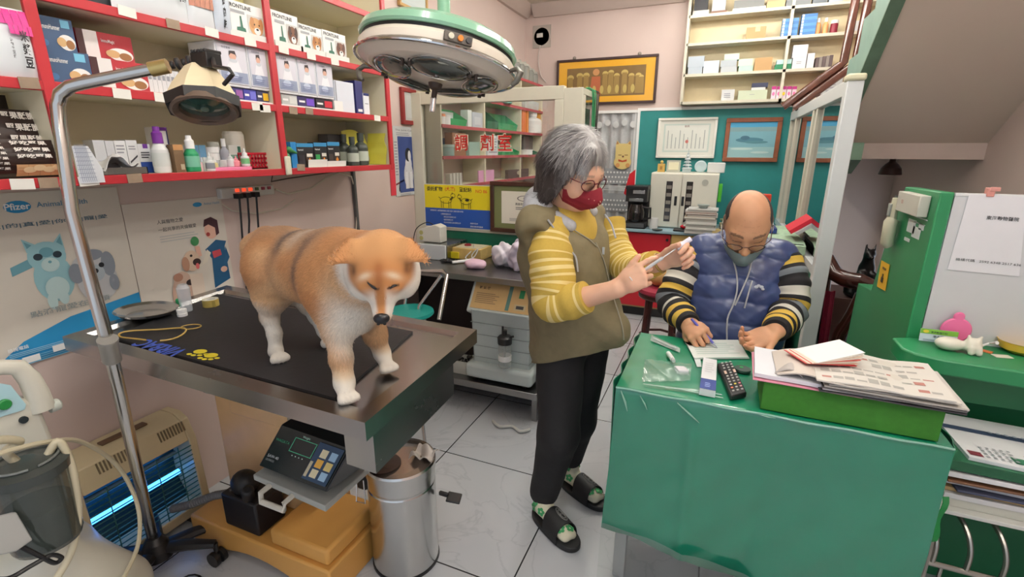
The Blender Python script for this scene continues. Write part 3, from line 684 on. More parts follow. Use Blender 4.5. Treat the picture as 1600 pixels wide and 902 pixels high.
# ---- right bay bottom shelf
def hg(box,label,X,side):
 carton('heartworm_box',label,'box',box,S1+.004,X=X,dep=.035,m=K(26,24,28),items=[('r',0,.84,1,1,K(56,140,190)),('t','Heartgard',.06,.66,.0095,WHITE,'l',.02,(.8)*0+.03),('r',.5,.1,.95,.52,K(60,44,36)),('p',[(.72,.14),(.84,.26),(.72,.38),(.6,.26)],K(226,140,50)),('r',.06,.1,.4,.5,side),('r',.55,.42,.9,.56,K(230,226,214))],top=None)
carton('heartworm_carton','bright blue carton at the back of the black heartworm boxes','box',(455,222,463.5,253),S1,X=SH-.035,dep=.1,m=K(40,130,196),items=[])
hg((464,224,490,254),'black heartworm tablet box, leftmost of the three',SH-.035,K(40,36,44))
hg((491,223,511,253),'black heartworm tablet box with a green panel, middle of the three',SH-.035,K(50,150,80))
hg((512,222,531,252),'black heartworm tablet box, rightmost of the three',SH-.035,K(70,60,56))
carton('flat_box','flat black box lying behind and above the heartworm boxes','box',(462,216,512,222),S1+.075,X=SH-.08,dep=.07,m=K(30,28,34),top=S1+.088)
carton('medicine_carton','tall dark carton holding up the flat black box at the back','box',(466,222,510,250),S1,X=SH-.09,dep=.06,m=K(70,66,74),top=S1+.0745)
DG=K(66,72,66,rough=.3)
for cx,pt,w_,dx,l in [(537,210,12,-.11,'dark bottle with white label, leftmost behind the boxes'),(550,214,12,-.05,'dark green bottle with white label in the middle of the group'),(563,208,14,-.06,'dark bottle with a green label, rightmost beside the yellow bag')]:
 bottle('syrup_bottle',l,cx,pt,w_,S1,SH+dx,DG,DG,'b',K(196,204,190))
carton('grey_carton','dark grey carton behind the dark bottles in the right bay','box',(512,210,535,225),S1,X=SH-.18,dep=.06,m=K(96,92,96))
y0,y1,z0,z1=fr(566,208,609,257,SH-.05)
mb=MB().sheet(lambda u,v: V(SH-.14+.12*u+.006*math.sin(9*v+4*u),2.228+.003*math.sin(14*v)-.004*u-.0,S1+.002+.16*v),10,10,K(226,220,96,rough=.3),th=.002)
mb.sheet(lambda u,v: V(SH-.15+.008*math.sin(11*v+7*u),2.05+.178*u,S1+.002+(.165+.01*math.sin(5*u))*v),12,10,K(230,224,110,rough=.25),th=.002)
tag(obj('yellow_bag',mb),'crinkled yellow netted bag in the right corner of the shelf','bag')
for k,(a0,b0,a1,b1) in enumerate([(487,247,516,262),(516,246,545,258)]):
 y0,y1,z0,z1=fr(a0,b0,a1,b1,SH-.01)
 obj_=obj('paper_slip',MB().box(SH-.03,SH-.0275,y0,y1,S1+.001,S1+.034-.008*k,WHITE,R=rotm(0,.15,0)),smooth=False);tag(obj_,['white paper slip propped before the heartworm boxes','smaller white paper slip right of the heartworm boxes'][k],'paper')
p=P(450,262,x=SH+.006)
tag(obj('door_chime',MB().box(SH+.002,SH+.014,p.y-.014,p.y+.014,p.z-.03,p.z+.045,K(226,222,200)),bevel=.005),'slim cream plastic box fixed on the red divider above the power strip','chime')
gx=P(448,232,x=SH-.03)
mb=MB().ball((SH-.04,gx.y,S1+.035),(.02,.018,.034),K(44,110,60));mb.ball((SH-.035,gx.y+.012,S1+.075),(.016,.016,.014),K(54,130,70));mb.cyl((SH-.03,gx.y+.02,S1+.072),(SH-.025,gx.y+.045,S1+.062),.009,K(54,130,70),r1=.004)
tag(obj('green_toy',mb),'small green toy dragon on the shelf right of the divider','toy')
# ---------------------------------------------------------------- posters and wiring on the left wall
XW=X0+.002
def flatpic(name,label,cat,box,X,m,items,th=.002,yz=None,tilt=0.0):
 y0,y1,z0,z1=yz if yz else fr(*box,X)
 mb=MB().box(X-th,X,y0,y1,z0,z1,m);mb.decor((X,y0,z0),(0,y1-y0,0),(0,0,z1-z0),items)
 o=obj(name,mb,smooth=False);tag(o,label,cat);return o
PX=XW+.002
def remap(it,f):
 o=list(it)
 if it[0] == 'p': o[1]=[f(*q) for q in it[1]]
 elif it[0] == 'e': a,b=f(it[1],it[2]),f(it[1]+it[3],it[2]+it[4]);o[1],o[2]=a;o[3],o[4]=b[0]-a[0],b[1]-a[1]
 return tuple(o)
PB=K(214,208,196,rough=.35);SKY=K(40,142,196);CATB=K(150,196,204);CATD=K(104,158,172);CATL=K(190,216,216);GREYD=K(132,140,150);GREYL=K(190,192,194)
cat_items=[('r',0,0,1,1,PB)]
cat_items += [('p',[(0,0),(1,0),(1,.27),(.8,.25),(.5,.22),(.2,.14),(0,.02)],SKY),('e',.365,.92,.075,.035,SKY),('t','Pfizer',.365,.903,.020,WHITE,'c',.02),('t','Animal Health',.47,.908,.016,K(90,140,170),'l',.01,.135)]
cat_items += [('t','你|的|真|愛|你|的|寵|愛',.18,.80,.016,K(84,116,134),'l',.01,.31)]
kit=[('p',[(.0,.52),(.18,.56),(.2,.5),(0,.46)],CATD),('e',.38,.40,.2,.17,CATB),('e',.36,.56,.19,.105,CATB),('p',[(.18,.60),(.16,.70),(.28,.65)],CATB),('p',[(.45,.65),(.54,.71),(.55,.58)],CATB),('p',[(.19,.63),(.175,.68),(.24,.65)],CATD),('p',[(.48,.65),(.53,.69),(.535,.62)],CATD),
              ('e',.36,.59,.07,.035,CATD),('e',.37,.5,.09,.05,CATL),('e',.27,.565,.045,.024,K(34,52,64)),('e',.46,.565,.045,.024,K(34,52,64)),('e',.37,.52,.018,.01,CATD),('e',.3,.24,.05,.06,CATL),('e',.42,.25,.05,.05,CATL),('e',.38,.33,.12,.08,CATL)]
pup=[('e',.82,.36,.2,.15,GREYL),('e',.79,.47,.2,.10,GREYL),('e',.63,.44,.07,.07,GREYD),('e',.95,.47,.07,.09,GREYD),('e',.8,.55,.12,.04,GREYD),('e',.81,.42,.09,.06,K(170,182,190)),('e',.72,.46,.028,.018,K(26,30,36)),('e',.88,.47,.028,.018,K(26,30,36)),('e',.81,.435,.03,.018,K(34,38,44)),('e',.97,.33,.05,.06,GREYD),('e',.74,.24,.06,.025,CATD)]
cat_items += [remap(i,lambda u,v: (.40+(u-.27)*.60,.62+(v-.565)*.86)) for i in kit]+[remap(i,lambda u,v: (.66+(u-.72)*.69,.50+(v-.46)*.92)) for i in pup]
cat_items += [('t','點滴寵愛在心頭',.27,.27,.02,K(150,160,160),'l',.01,.22),('t','諮詢電話',.1,.1,.012,WHITE,'l',.01),('l',.1,.06,.55,.09,3,K(150,200,224)),('l',.1,-.0,.9,.05,4,K(110,176,210)),('r',.16,.01,.26,.05,WHITE),('r',.34,.03,.44,.07,WHITE)]
flatpic('animal_poster','large poster of a pale blue kitten and grey puppy left of the lamp pole','poster',None,PX,PB,cat_items,yz=(.62,1.055,.80,1.325))
yb0,yb1=1.058,1.44
boy=[('r',0,0,1,1,K(216,209,198,rough=.35)),('e',.72,.94,.05,.022,SKY),('t','Animal Health',.79,.93,.010,K(120,160,190),'l',.01,.07),('t','人與寵物之愛',.28,.80,.016,K(96,96,96),'l',.01),('t','一起共享的天倫寵愛',.28,.73,.016,K(96,96,96),'l',.01),('l',.28,.63,.74,.70,3,K(190,190,186)),
       ('p',[(.76,.1),(.96,.16),(.95,.5),(.98,.55),(.86,.58),(.72,.5),(.78,.4)],K(30,84,124)),('p',[(.74,.5),(.66,.36),(.6,.42),(.62,.34),(.72,.38),(.78,.46)],K(224,216,200)),('p',[(.96,.5),(.99,.38),(.93,.3),(.9,.32),(.94,.4)],K(34,90,130)),('e',.9,.27,.04,.03,SKINP),('e',.82,.68,.075,.085,SKINP),('p',[(.74,.72),(.76,.79),(.84,.81),(.91,.77),(.91,.64),(.87,.62),(.87,.70),(.8,.74)],K(66,34,44)),
       ('e',.78,.645,.022,.02,K(150,50,50)),('p',[(.8,.4),(.9,.42),(.89,.48),(.79,.47)],K(190,70,80)),('e',.62,.60,.045,.045,K(60,130,80)),('p',[(.62,.44),(.67,.45),(.66,.55),(.61,.55)],SKINP),
       ('e',.4,.1,.11,.2,K(196,164,146)),('e',.42,.24,.09,.1,K(206,178,160)),('e',.38,.29,.05,.04,K(176,130,110)),('e',.5,.22,.05,.03,K(40,28,30)),('p',[(.5,.3),(.64,.28),(.64,-.0),(.5,.0)],K(222,206,190)),('e',.55,.42,.09,.1,K(216,190,166)),('e',.48,.4,.04,.07,K(184,140,116)),('e',.6,.4,.045,.035,K(60,42,40)),('e',.55,.47,.015,.012,K(30,24,24)),('e',.6,.36,.02,.03,K(220,110,110))]
flatpic('animal_poster','smaller poster of a boy with two golden dogs right of the lamp pole','poster',None,PX,PB,boy,yz=(yb0,yb1,.84,1.262))
# power strip and plugs
a,b=P(343,303,x=XW+.02),P(427,300,x=XW+.02)
ps=thing('power_strip','white power strip with lit red switches on the wall under the shelf','power strip',(XW+.001,(a.y+b.y)/2,a.z))
obj('body',MB().box(XW,XW+.03,a.y,b.y,a.z-.022,a.z+.022,K(206,204,198)),ps,bevel=.005)
for i in range(6):
 y=a.y+.075+i*(b.y-a.y-.1)/5.2
 obj('switch',MB().box(XW+.03,XW+.035,y-.008,y+.008,a.z+.003,a.z+.016,C(240,70,40,emit=1.5,noise=0) if i < 3 else K(60,90,60) if i == 3 else K(160,60,80)),ps,label='lit red switch' if i < 3 else 'dark switch')
for i,y in enumerate((1.49,1.53,1.575)):
 cb=MB();cb.box(XW+.031,XW+.06,y-.012,y+.012,a.z-.024,a.z-.003,BLACK)
 zt=a.z-.024;yy=[1.475,1.50,1.56][i]
 cb.tube([(XW+.05,y,zt),(XW+.045,y-.004,zt-.1),(XW+.03,yy+.01,zt-.25),(XW+.03,yy-.01*i,.84),(XW+.04,yy-.01,.70)],.0045,BLACK,n=6)
 tag(obj('power_cable',cb),['black plugged cable nearest the boy poster','black plugged cable in the middle of the three','black plugged cable hanging furthest right'][i],'cable')
cr_=C(214,206,190,noise=0)
tag(obj('wall_cable',MB().tube([P(430,296,x=XW+.012),P(450,303,x=XW+.012),P(485,295,x=XW+.012),P(510,278,x=XW+.012),P(530,270,x=XW+.012),P(549,276,x=XW+.012),P(556,300,x=XW+.012),P(557,345,x=XW+.012),P(556,372,x=XW+.012)],.004,cr_,n=6)),'cream cable looping from the power strip along the wall','cable')
tag(obj('wall_cable',MB().tube([P(346,318,x=XW+.012),P(362,329,x=XW+.012),P(400,334,x=XW+.012),P(440,326,x=XW+.012),P(462,312,x=XW+.012)],.003,cr_,n=6)),'thin cream cable sagging under the power strip','cable')
tag(obj('wall_cable',MB().tube([P(427,268,x=XW+.012),P(424,284,x=XW+.012),P(450,279,x=XW+.012),P(500,272,x=XW+.012),P(552,264,x=XW+.012)],.003,C(70,50,40,noise=0),n=6)),'dark thin cable stapled under the shelf','cable')
p=P(553,262,x=XW+.02);tag(obj('shelf_bracket',MB().box(XW,XW+.02,p.y-.008,p.y+.008,.86,1.35,K(84,84,84)),smooth=False),'dark grey upright bracket rail under the right end of the shelf','bracket')
mb=MB().box(XW,XW+.05,1.50,1.64,.845,.90,K(60,62,64));mb.box(XW+.05,XW+.052,1.51,1.63,.852,.892,K(110,116,116));tag(obj('power_adapter',mb,bevel=.004),'dark clear-lidded adapter block on the wall behind the table rim','adapter')

# ---------------------------------------------------------------- examination table
TZ=.90
NR,NL,FR,FL=V(-.633,.712,TZ),V(-1.803,.744,TZ),V(-.668,1.30,TZ),V(-1.876,1.352,TZ)
def bil(u,v,z): p=(NL*(1-u)+NR*u)*(1-v)+(FL*(1-u)+FR*u)*v;return V(p.x,p.y,z)
et=thing('examination_table','stainless steel examination table with raised rim that the dog stands on','table',(-1.25,1.0,0))
iu,iv=.035,.075;TI=TZ-.012
ring=MB()
o4=[bil(0,0,TZ),bil(1,0,TZ),bil(1,1,TZ),bil(0,1,TZ)];i4=[bil(iu,iv,TZ),bil(1-iu,iv,TZ),bil(1-iu,1-iv,TZ),bil(iu,1-iv,TZ)]
b4=[bil(iu+.008,iv+.02,TI),bil(1-iu-.008,iv+.02,TI),bil(1-iu-.008,1-iv-.02,TI),bil(iu+.008,1-iv-.02,TI)]
lo4=[p-V(0,0,.045) for p in o4];lo4b=[p-V(0,0,.045) for p in i4]
for i in range(4):
 j=(i+1) % 4
 ring.add([o4[i],o4[j],i4[j],i4[i]],[(0,1,2,3)],STEEL);ring.add([i4[i],i4[j],b4[j],b4[i]],[(0,1,2,3)],STEEL)
 ring.add([o4[j],o4[i],lo4[i],lo4[j]],[(0,1,2,3)],STEEL);ring.add([lo4[i],lo4[j],lo4b[j],lo4b[i]],[(3,2,1,0)],STEEL)
ring.add(b4,[(0,1,2,3)],STEEL);ring.add([p-V(0,0,.03) for p in b4],[(3,2,1,0)],STEEL)
obj('table_top',ring,et,smooth=False)
ub=MB();q=lambda u,v,z: bil(u,v,z)
def hexa(mb,A,z0,z1,m):
 lo_=[bil(u,v,z0) for u,v in A];hi_=[bil(u,v,z1) for u,v in A]
 mb.add(lo_+hi_,[(3,2,1,0),(4,5,6,7)]+[(i,(i+1) % 4,4+(i+1) % 4,4+i) for i in range(4)],m)
hexa(ub,[(.06,.14),(.94,.14),(.94,.86),(.06,.86)],TZ-.09,TZ-.031,K(120,122,122))
obj('under_frame',ub,et,smooth=False)
hexa_m=MB();hexa(hexa_m,[(.9,.1),(.975,.1),(.975,.80),(.9,.80)],TZ-.175,TZ-.032,STEEL);obj('side_box',hexa_m,et,smooth=False,label='steel box under the right end')
for u,v in ((.2,.1),(.5,.08)):
 p=bil(u,v,TZ-.05);obj('bolt',MB().cyl(p-V(0,0,.035),p+V(0,0,.01),.004,CHROME,n=8).cyl(p-V(.012,0,.03),p-V(-.012,0,.03),.005,BLACK,n=6),et)
# cast base and column (ochre)
OCH=C(214,160,84,rough=.42,noise=.06,scale=6);OCHL=C(222,180,128,rough=.45,noise=.05)
bx0,bx1,by0,by1=-1.70,-1.03,.93,1.26
def arch(n=14): return [(bx0+(bx1-bx0)*i/n,.005+.055*max(0,math.sin(math.pi*min(1,max(0,(i/n-.12)/.76)))) ) for i in range(n+1)]
obj('base',MB().prism([(bx0,.135),]+arch()+[(bx1,.135)],'y',by0,by1,OCH),et,bevel=.008,label='ochre cast base with an arched lower edge')
obj('base_pad',MB().box(-1.30,-1.045,.945,1.20,.136,.20,OCH),et,bevel=.012,seg=3)
obj('column',MB().box(-1.70,-1.2,1.10,1.24,.136,.83,OCHL),et,bevel=.01)
obj('column_cover',MB().box(-1.60,-1.28,1.085,1.10,.50,.79,OCHL).box(-1.66,-1.6,1.05,1.1,.62,.78,K(110,84,60)),et,bevel=.006)
# scale console
sc_=thing('scale_console','black tilted scale console with green display frame hung under the table','scale',(-.98,.86,.58))
a=P(440,663,y=.86);b=P(546,706,y=.86);c=P(510,770,y=.80);d=P(404,728,y=.80)
nrm=(b-a).cross(d-a).normalized();nrm=nrm if nrm.y < 0 else -nrm
cb=MB();bk=V(0,.13,.0)
pts=[a,b,c,d];back=[a+V(0,.10,0),b+V(0,.10,0),c+V(0,.17,-.02),d+V(0,.17,-.02)]
cb.add(pts+back,[(0,3,2,1),(4,5,6,7),(0,1,5,4),(1,2,6,5),(2,3,7,6),(3,0,4,7)],K(20,24,26,rough=.3))
U_=c-d;W_=a-d;GRD=K(70,170,130)
cb2=MB()
O_=d
if U_.cross(W_).y > 0: pass
it=[('r',.02,.02,.98,.98,K(18,32,34,rough=.2)),('t','Weight',.42,.86,.008,K(160,200,180),'c',.01)]
for (u0,v0,u1,v1) in ((.28,.52,.60,.535),(.28,.83,.60,.845),(.28,.52,.29,.845),(.59,.52,.60,.845)): it.append(('r',u0,v0,u1,v1,GRD))
it += [('t','WAGATA',.04,.64,.008,K(60,150,110)),('t','SAW-40',.05,.26,.008,K(190,194,194)),('t','DIGITAL WEIGHING SCALE',.05,.18,.006,K(150,156,156),'l',0,.03)]
it += [('e',.36+.05*i,.46,.008,.012,K(170,200,190)) for i in range(4)]
it.append(('r',.62,.1,.96,.92,K(34,62,90)))
for i in range(2):
 for j in range(3): it.append(('r',.70+.13*i,.62-.22*j,.79+.13*i,.80-.22*j,[K(216,206,170),K(150,184,210),K(224,170,70),K(210,190,120)][(i+2*j) % 4]))
it.append(('r',.63,.16,.67,.5,K(190,180,150)))
cb2.decor(O_,U_,W_,it)
obj('housing',cb,sc_,bevel=.003)
obj('front_panel',cb2,sc_,smooth=False,label='dark glossy panel with green frame and coloured keys')
e1=P(395,742,y=.79);e2=P(508,792,y=.79);e2.z=e2.z
obj('tray',MB().obox(e1,e2-e1,V(0,.18,0),V(0,0,-.018),K(150,154,150,rough=.35)),sc_,bevel=.003)
h1=e1+(e2-e1)*.24;h2=e1+(e2-e1)*.56
obj('handle',MB().tube([h1-V(0,0,.012),h1+V(0,-.03,-.014),h1+V(0,-.032,-.04),h2+V(0,-.032,-.034),h2+V(0,-.03,-.014),h2-V(0,0,.012)],.008,K(186,184,174),n=6),sc_)
obj('red_switch',MB().box(b.x+.0,b.x+.02,.86,.885,b.z-.035,b.z-.01,C(220,30,40,emit=.3,noise=0)),sc_)
obj('bracket',MB().box(-1.12,-1.08,.93,.95,.60,.845,STEEL).box(-.90,-.86,.93,.95,.60,.845,STEEL).box(-1.12,-.86,.93,.95,.60,.64,STEEL),sc_,smooth=False)
# mat on the table
MATB=C(34,33,36,rough=.55,noise=.12,scale=60,bump=.1)
ZT=TI+.0005
m0,m1,m2,m3=P(524,626,z=ZT),P(645,521,z=ZT),P(340,462,z=ZT),P(175,530,z=ZT)
tm=MB();mt=.007
pts=[m3,m0,m1,m2];tm.add(pts+[p+V(0,0,mt) for p in pts],[(3,2,1,0),(4,5,6,7)]+[(i,(i+1) % 4,4+(i+1) % 4,4+i) for i in range(4)],MATB)
ZM=ZT+mt
wa,wb=P(205,523,z=ZM),P(297,548,z=ZM);ux=(wb-wa).normalized();uy=V(-ux.y,ux.x,0)
tm.text('VIRBAC',wb+V(0,0,.001)-uy*.0,-ux,-uy,.052,K(64,92,190),bold=.03,width=.20)
py_=K(222,206,50)
for (cx,cy) in ((330,556),(313,550)):
 c0=P(cx,cy,z=ZM)+V(0,0,.0012)
 tm.add([c0+V(.021*math.cos(t*.45),.015*math.sin(t*.45),0) for t in range(14)],[tuple(range(14))],py_)
 for k in range(4):
  a_=-1.9+k*.55;cc=c0+V(.034*math.cos(a_),.026*math.sin(a_),0);tm.add([cc+V(.0085*math.cos(t*.63),.006*math.sin(t*.63),0) for t in range(10)],[tuple(range(10))],py_)
tag(obj('table_mat',tm,smooth=False),'black rubber mat with blue lettering and yellow paw prints on the table','mat')
# things on the table
c0=P(222,498,z=ZM);td=MB()
Rk=rotm(rz=-.12)
td.lathe([(.0,0.001),(.055,.001),(.078,.012),(.086,.020),(.088,.019),(.080,.009),(.055,-.002),(0,-.002)],c0+V(-.02,.03,.004),steel(205,205,205,.15,name='dish_steel'),n=32)
for i,v in enumerate(td.v): td.v[i]=(c0.x-.02+(v[0]-c0.x+.02)*1.25,v[1],v[2])
tag(obj('kidney_dish',td),'shiny shallow steel dish at the left corner of the table','dish')
LT=C(196,164,84,noise=.05)
lc=P(237,526,z=ZM)+V(0,0,.006);pts=[]
for i in range(30):
 a_=1.86*math.pi*i/29+5.4;pts.append(lc+V(Rv.x,Rv.y,0)*.098*math.cos(a_)+V(-Rv.y,Rv.x,0)*(.050*math.sin(a_)+.012*math.sin(2*a_))+V(0,0,.002+.003*math.sin(3*a_)))
l2=P(299,514,z=ZM)+V(0,0,.006)
loop=MB().tube(pts,.0026,LT,n=6);loop.tube([l2+V(Rv.x,Rv.y,0)*.03*math.cos(t*.33)+V(-Rv.y,Rv.x,0)*.022*math.sin(t*.33)+V(0,0,.001) for t in range(20)],.0018,LT,n=6)
tag(obj('rubber_loop',loop),'tan rubber tourniquet loop lying on the mat lettering','tubing')
# tape roll, clear cup, white cap
tr_c=P(330,478,z=ZM);TP=C(176,156,84,rough=.3,noise=.1)
tm_=MB().lathe([(.017,0),(.027,0),(.027,.026),(.017,.026),(.017,0)],tr_c+V(0,0,.0005),TP,n=28,ms=[TP,TP,K(214,210,190),K(226,224,214)])
tm_.obox(tr_c+V(.024,-.012,.002),V(.012,.004,0),V(0,.001,0),V(0,0,.022),TP);tag(obj('tape_roll',tm_),'roll of brown packing tape standing flat on the table mat','tape')
cc=P(283,488,z=ZM);CLR=C(214,220,226,rough=.15,alpha=.45,noise=0)
cup=MB().lathe([(.018,0),(.019,.004),(.021,.085),(.017,.092),(.014,.098)],cc+V(.005,.018,.0005),CLR,n=20)
tag(obj('clear_cup',cup),'tall clear plastic container behind the white cap','container')
wc=P(288,493,z=ZM)
tag(obj('bottle_caps',MB().lathe([(.0155,0),(.016,.010),(.014,.011),(.014,.013),(.0155,.014),(.0155,.024),(.008,.024),(.007,.018)],wc+V(0,-.006,.0005),WHITE,n=20)),'two small white plastic caps stacked beside the clear container','cap')
gb=P(266,484,z=ZM);tag(obj('green_bottle',MB().lathe([(.008,0),(.008,.026),(.005,.03)],gb+V(-.004,.035,.0005),K(40,150,90),n=12)),'small green cap half hidden behind the clear container','cap')

# ---------------------------------------------------------------- lamp on a pole with castor base
PC=[V(-1.70,.80,.14),V(-1.40,.665,.95),P(112,330,y=.675),P(94,200,y=.69),P(90,165,y=.70),P(95,146,y=.705),P(110,135,y=.715),P(130,130,y=.73),P(238,108,y=.82)]
fl=thing('examination_lamp','cream headed examination lamp on a bent chrome pole with black castor base','lamp',(-1.70,.80,0))
obj('pole',MB().tube(PC,[.0165,.0155,.0145,.0145,.0145,.0145,.0145,.014,.013],steel(196,194,190,.2,name='pole_steel'),n=16),fl)
j=PC[1];dj=(PC[1]-PC[0]).normalized();obj('clamp_collar',MB().cyl(j-dj*.03,j+dj*.035,.021,K(150,148,142,rough=.4,metal=.6),n=16).cyl(j+dj*.035,j+dj*.042,.0225,K(140,138,132),n=16),fl)
e=PC[-1];de=(PC[-1]-PC[-2]).normalized()
obj('end_collar',MB().cyl(e-de*.004,e+de*.035,.0165,K(190,168,110,rough=.3,metal=.8),n=14),fl)
k1=e+de*.035
BL=K(26,25,26,rough=.4)
jm=MB()
for i in range(5): jm.cyl(k1+de*(.006+.013*i),k1+de*(.014+.013*i),.014 if i % 2 else .009,BL,n=12)
hd=P(320,168,y=.86)       # centre of the lamp mouth
hub=k1+de*.075;jm.box(hub.x-.01,hub.x+.045,hub.y-.02,hub.y+.02,hub.z-.022,hub.z+.012,BL)
for i in range(5): jm.box(hub.x-.004+i*.011,hub.x+.001+i*.011,hub.y-.022,hub.y+.022,hub.z+.010,hub.z+.018,BL)
obj('joint',jm,fl,bevel=.002)
hx=V(1,0,0);axis=V(.34,-.30,-1).normalized()     # mouth looks down and a little forward
Rh=axis.to_track_quat('Z','Y').to_matrix()
top=hd-axis*.075;S8=8;HC=C(232,216,180,rough=.3,noise=.03)
def octo(s,h,m_,tw=0):
 pr=[]
 for k in range(8):
  a_=math.pi/8+k*math.pi/4;pr.append(hd+Rh @ V(s*math.cos(a_)*1.0,s*math.sin(a_)*.85,h))
 return pr
hm=MB();A0,A1,A2=octo(.034,-.100,0),octo(.064,-.050,0),octo(.080,-.014,0)
for (q0,q1) in ((A0,A1),(A1,A2)): hm.add(q0+q1,[(k,(k+1) % 8,8+(k+1) % 8,8+k) for k in range(8)],HC)
hm.add(A0,[tuple(range(7,-1,-1))],HC);obj('lamp_head',hm,fl,smooth=False,label='cream tapered eight-sided shade')
bm_=MB();A3,A4=octo(.084,-.018,0),octo(.081,.008,0)
bm_.add(A2+A3+A4,[(k,(k+1) % 8,8+(k+1) % 8,8+k) for k in range(8)]+[(8+k,8+(k+1) % 8,16+(k+1) % 8,16+k) for k in range(8)],BL)
bm_.add(A4+octo(.070,.009,0),[(k,(k+1) % 8,8+(k+1) % 8,8+k) for k in range(8)],BL);obj('bezel',bm_,fl,smooth=False,label='black rim')
obj('trim_ring',MB().lathe([(.066,-.006),(.072,.010),(.066,.013),(.054,.006),(.052,-.006)],hd,K(92,76,64,rough=.35),n=32,R=Rh),fl,label='brown ring round the lens')
obj('lens',MB().lathe([(.0,.004),(.02,.003),(.053,-.004),(.053,-.008)],hd,K(44,74,66,rough=.12,coat=1.0),n=24,R=Rh).lathe([(.009,.002),(.009,.007),(.0,.009)],hd,K(90,110,100,rough=.3),n=10,R=Rh),fl,label='dark green lens')
hb=P(355,108,y=.86);obj('handle_arm',MB().tube([hub+V(.04,0,.0),P(335,104,y=.85),P(358,108,y=.85),P(364,116,y=.85),P(350,132,y=.85)],.0048,BL,n=8),fl)
# castor base: hub, five legs, castors
hubc=V(-1.69,.80,.10);obj('base_hub',MB().lathe([(.05,-.03),(.045,.0),(.035,.03),(.022,.05)],hubc,BL,n=18),fl)
for k in range(5):
 a_=math.radians(2+72*k);tip=hubc+V(.27*math.cos(a_),.27*math.sin(a_)*.8,-.02)
 if k == 0: tip=P(336,850,z=.085)
 if tip.y > .99: tip.y=.99
 if tip.x < -1.93: tip.x=-1.92
 lg=obj('base_leg',MB().tube([hubc+V(0,0,-.005),hubc*.45+tip*.55+V(0,0,.006),tip],[.026,.022,.016],BL,n=8,flat=.8),fl)
 ct=MB().cyl(tip+V(0,0,.002),tip-V(0,0,.03),.009,BL,n=8);wc_=V(tip.x,tip.y,.027)
 t_=V(-math.sin(a_),math.cos(a_),0)
 ct.cyl(wc_-t_*.022,wc_-t_*.006,.027,BL,n=16).cyl(wc_+t_*.006,wc_+t_*.022,.027,BL,n=16).cyl(wc_-t_*.006,wc_+t_*.006,.012,BL,n=10)
 obj('castor',ct,lg)

# ---------------------------------------------------------------- infrared / insect lamp heater against the wall
HB=C(212,196,158,rough=.4,noise=.05);hy0,hy1=.66,1.07
ht=thing('tube_heater','beige upright cabinet with slatted grille and glowing blue tube against the wall','heater',(-1.86,.86,0))
prof=[(-1.945,.04),(-1.80,.04),(-1.785,.09),(-1.80,.36),(-1.83,.44),(-1.87,.462),(-1.945,.462)]
hm=MB();hm.prism([(p_[0],p_[1]) for p_ in prof],'y',hy0,hy0+.03,HB);hm.prism(prof,'y',hy1-.03,hy1,HB)
hm.prism([(-1.945,.36),(-1.80,.36),(-1.83,.44),(-1.87,.462),(-1.945,.462)],'y',hy0+.03,hy1-.03,HB);hm.prism([(-1.945,.04),(-1.80,.04),(-1.785,.09),(-1.945,.09)],'y',hy0+.03,hy1-.03,HB)
hm.box(-1.945,-1.93,hy0+.03,hy1-.03,.09,.36,HB);obj('cabinet',hm,ht,bevel=.004)
obj('feet',MB().box(-1.94,-1.80,hy0+.02,hy0+.07,0,.04,BLACK).box(-1.94,-1.80,hy1-.07,hy1-.02,0,.04,BLACK),ht,smooth=False)
for k in range(2):
 vt=MB()
 for i in range(9):
  y=hy0+.09+k*.2+i*.011;p_=V(-1.815,y,.40);vt.obox(V(-1.8145,y,.40),V(0,.005,0),V(-.0135,0,.036),V(.002,0,.001),K(120,106,80))
 obj('air_vent',vt,ht,smooth=False)
obj('reflector',MB().sheet(lambda u,v: V(-1.925+.05*(2*v-1)**2,hy0+.03+(hy1-hy0-.06)*u,.09+.27*v),2,10,K(34,70,72,rough=.25,metal=.5)),ht)
for k,z in enumerate((.215,.30)):
 obj('lamp_tube',MB().cyl((-1.87,hy0+.04,z),(-1.87,hy1-.05,z),.010,C(60,150,255,emit=7.0,noise=0) if k == 0 else K(120,150,170,rough=.2),n=12),ht,label='glowing blue tube' if k == 0 else 'unlit tube')
gm=MB()
for i in range(13): z=.10+.02*i;gm.cyl((-1.795,hy0+.03,z),(-1.795,hy1-.03,z),.0022,K(70,120,110,rough=.3,metal=.5),n=6)
for i in range(4): y=hy0+.09+i*.08;gm.cyl((-1.7925,y,.09),(-1.7925,y,.36),.002,K(70,120,110,rough=.3,metal=.5),n=6)
obj('grille',gm,ht)
obj('carry_handle',MB().box(-1.90,-1.87,.80,.95,.463,.470,K(110,84,60)),ht,bevel=.002)
# grey corrugated hose, black box, cable under the table
hs=[V(-1.50,.98,.26),V(-1.58,.96,.235),V(-1.66,.92,.20),V(-1.74,.90,.17)]
cm=MB();pts=[];rr=[]
for i in range(61):
 t_=i/60*3;k=min(2,int(t_));f_=t_-k;pts.append(hs[k]*(1-f_)+hs[k+1]*f_);rr.append(.0155 if i % 2 else .013)
tag(obj('corrugated_hose',MB().tube(pts,rr,K(96,96,98),n=12)),'grey corrugated hose running over the ochre base towards the pole','hose')
mb=MB().box(-1.53,-1.36,.95,1.07,.1365,.27,K(22,20,24));mb.ball((-1.46,1.0,.30),(.05,.045,.045),K(16,15,18));mb.cyl((-1.41,.97,.27),(-1.38,.95,.33),.02,K(18,17,20))
tag(obj('pump_motor',mb,bevel=.008),'black pump motor box standing on the ochre base','motor')
pts=[V(-1.55,.80,.006)+V(.05*math.cos(t*.5)+.012*t*.2,.035*math.sin(t*.5),0) for t in range(26)];tag(obj('floor_cable',MB().tube(pts,.003,BLACK,n=6)),'thin black cable coiled on the floor under the table','cable')

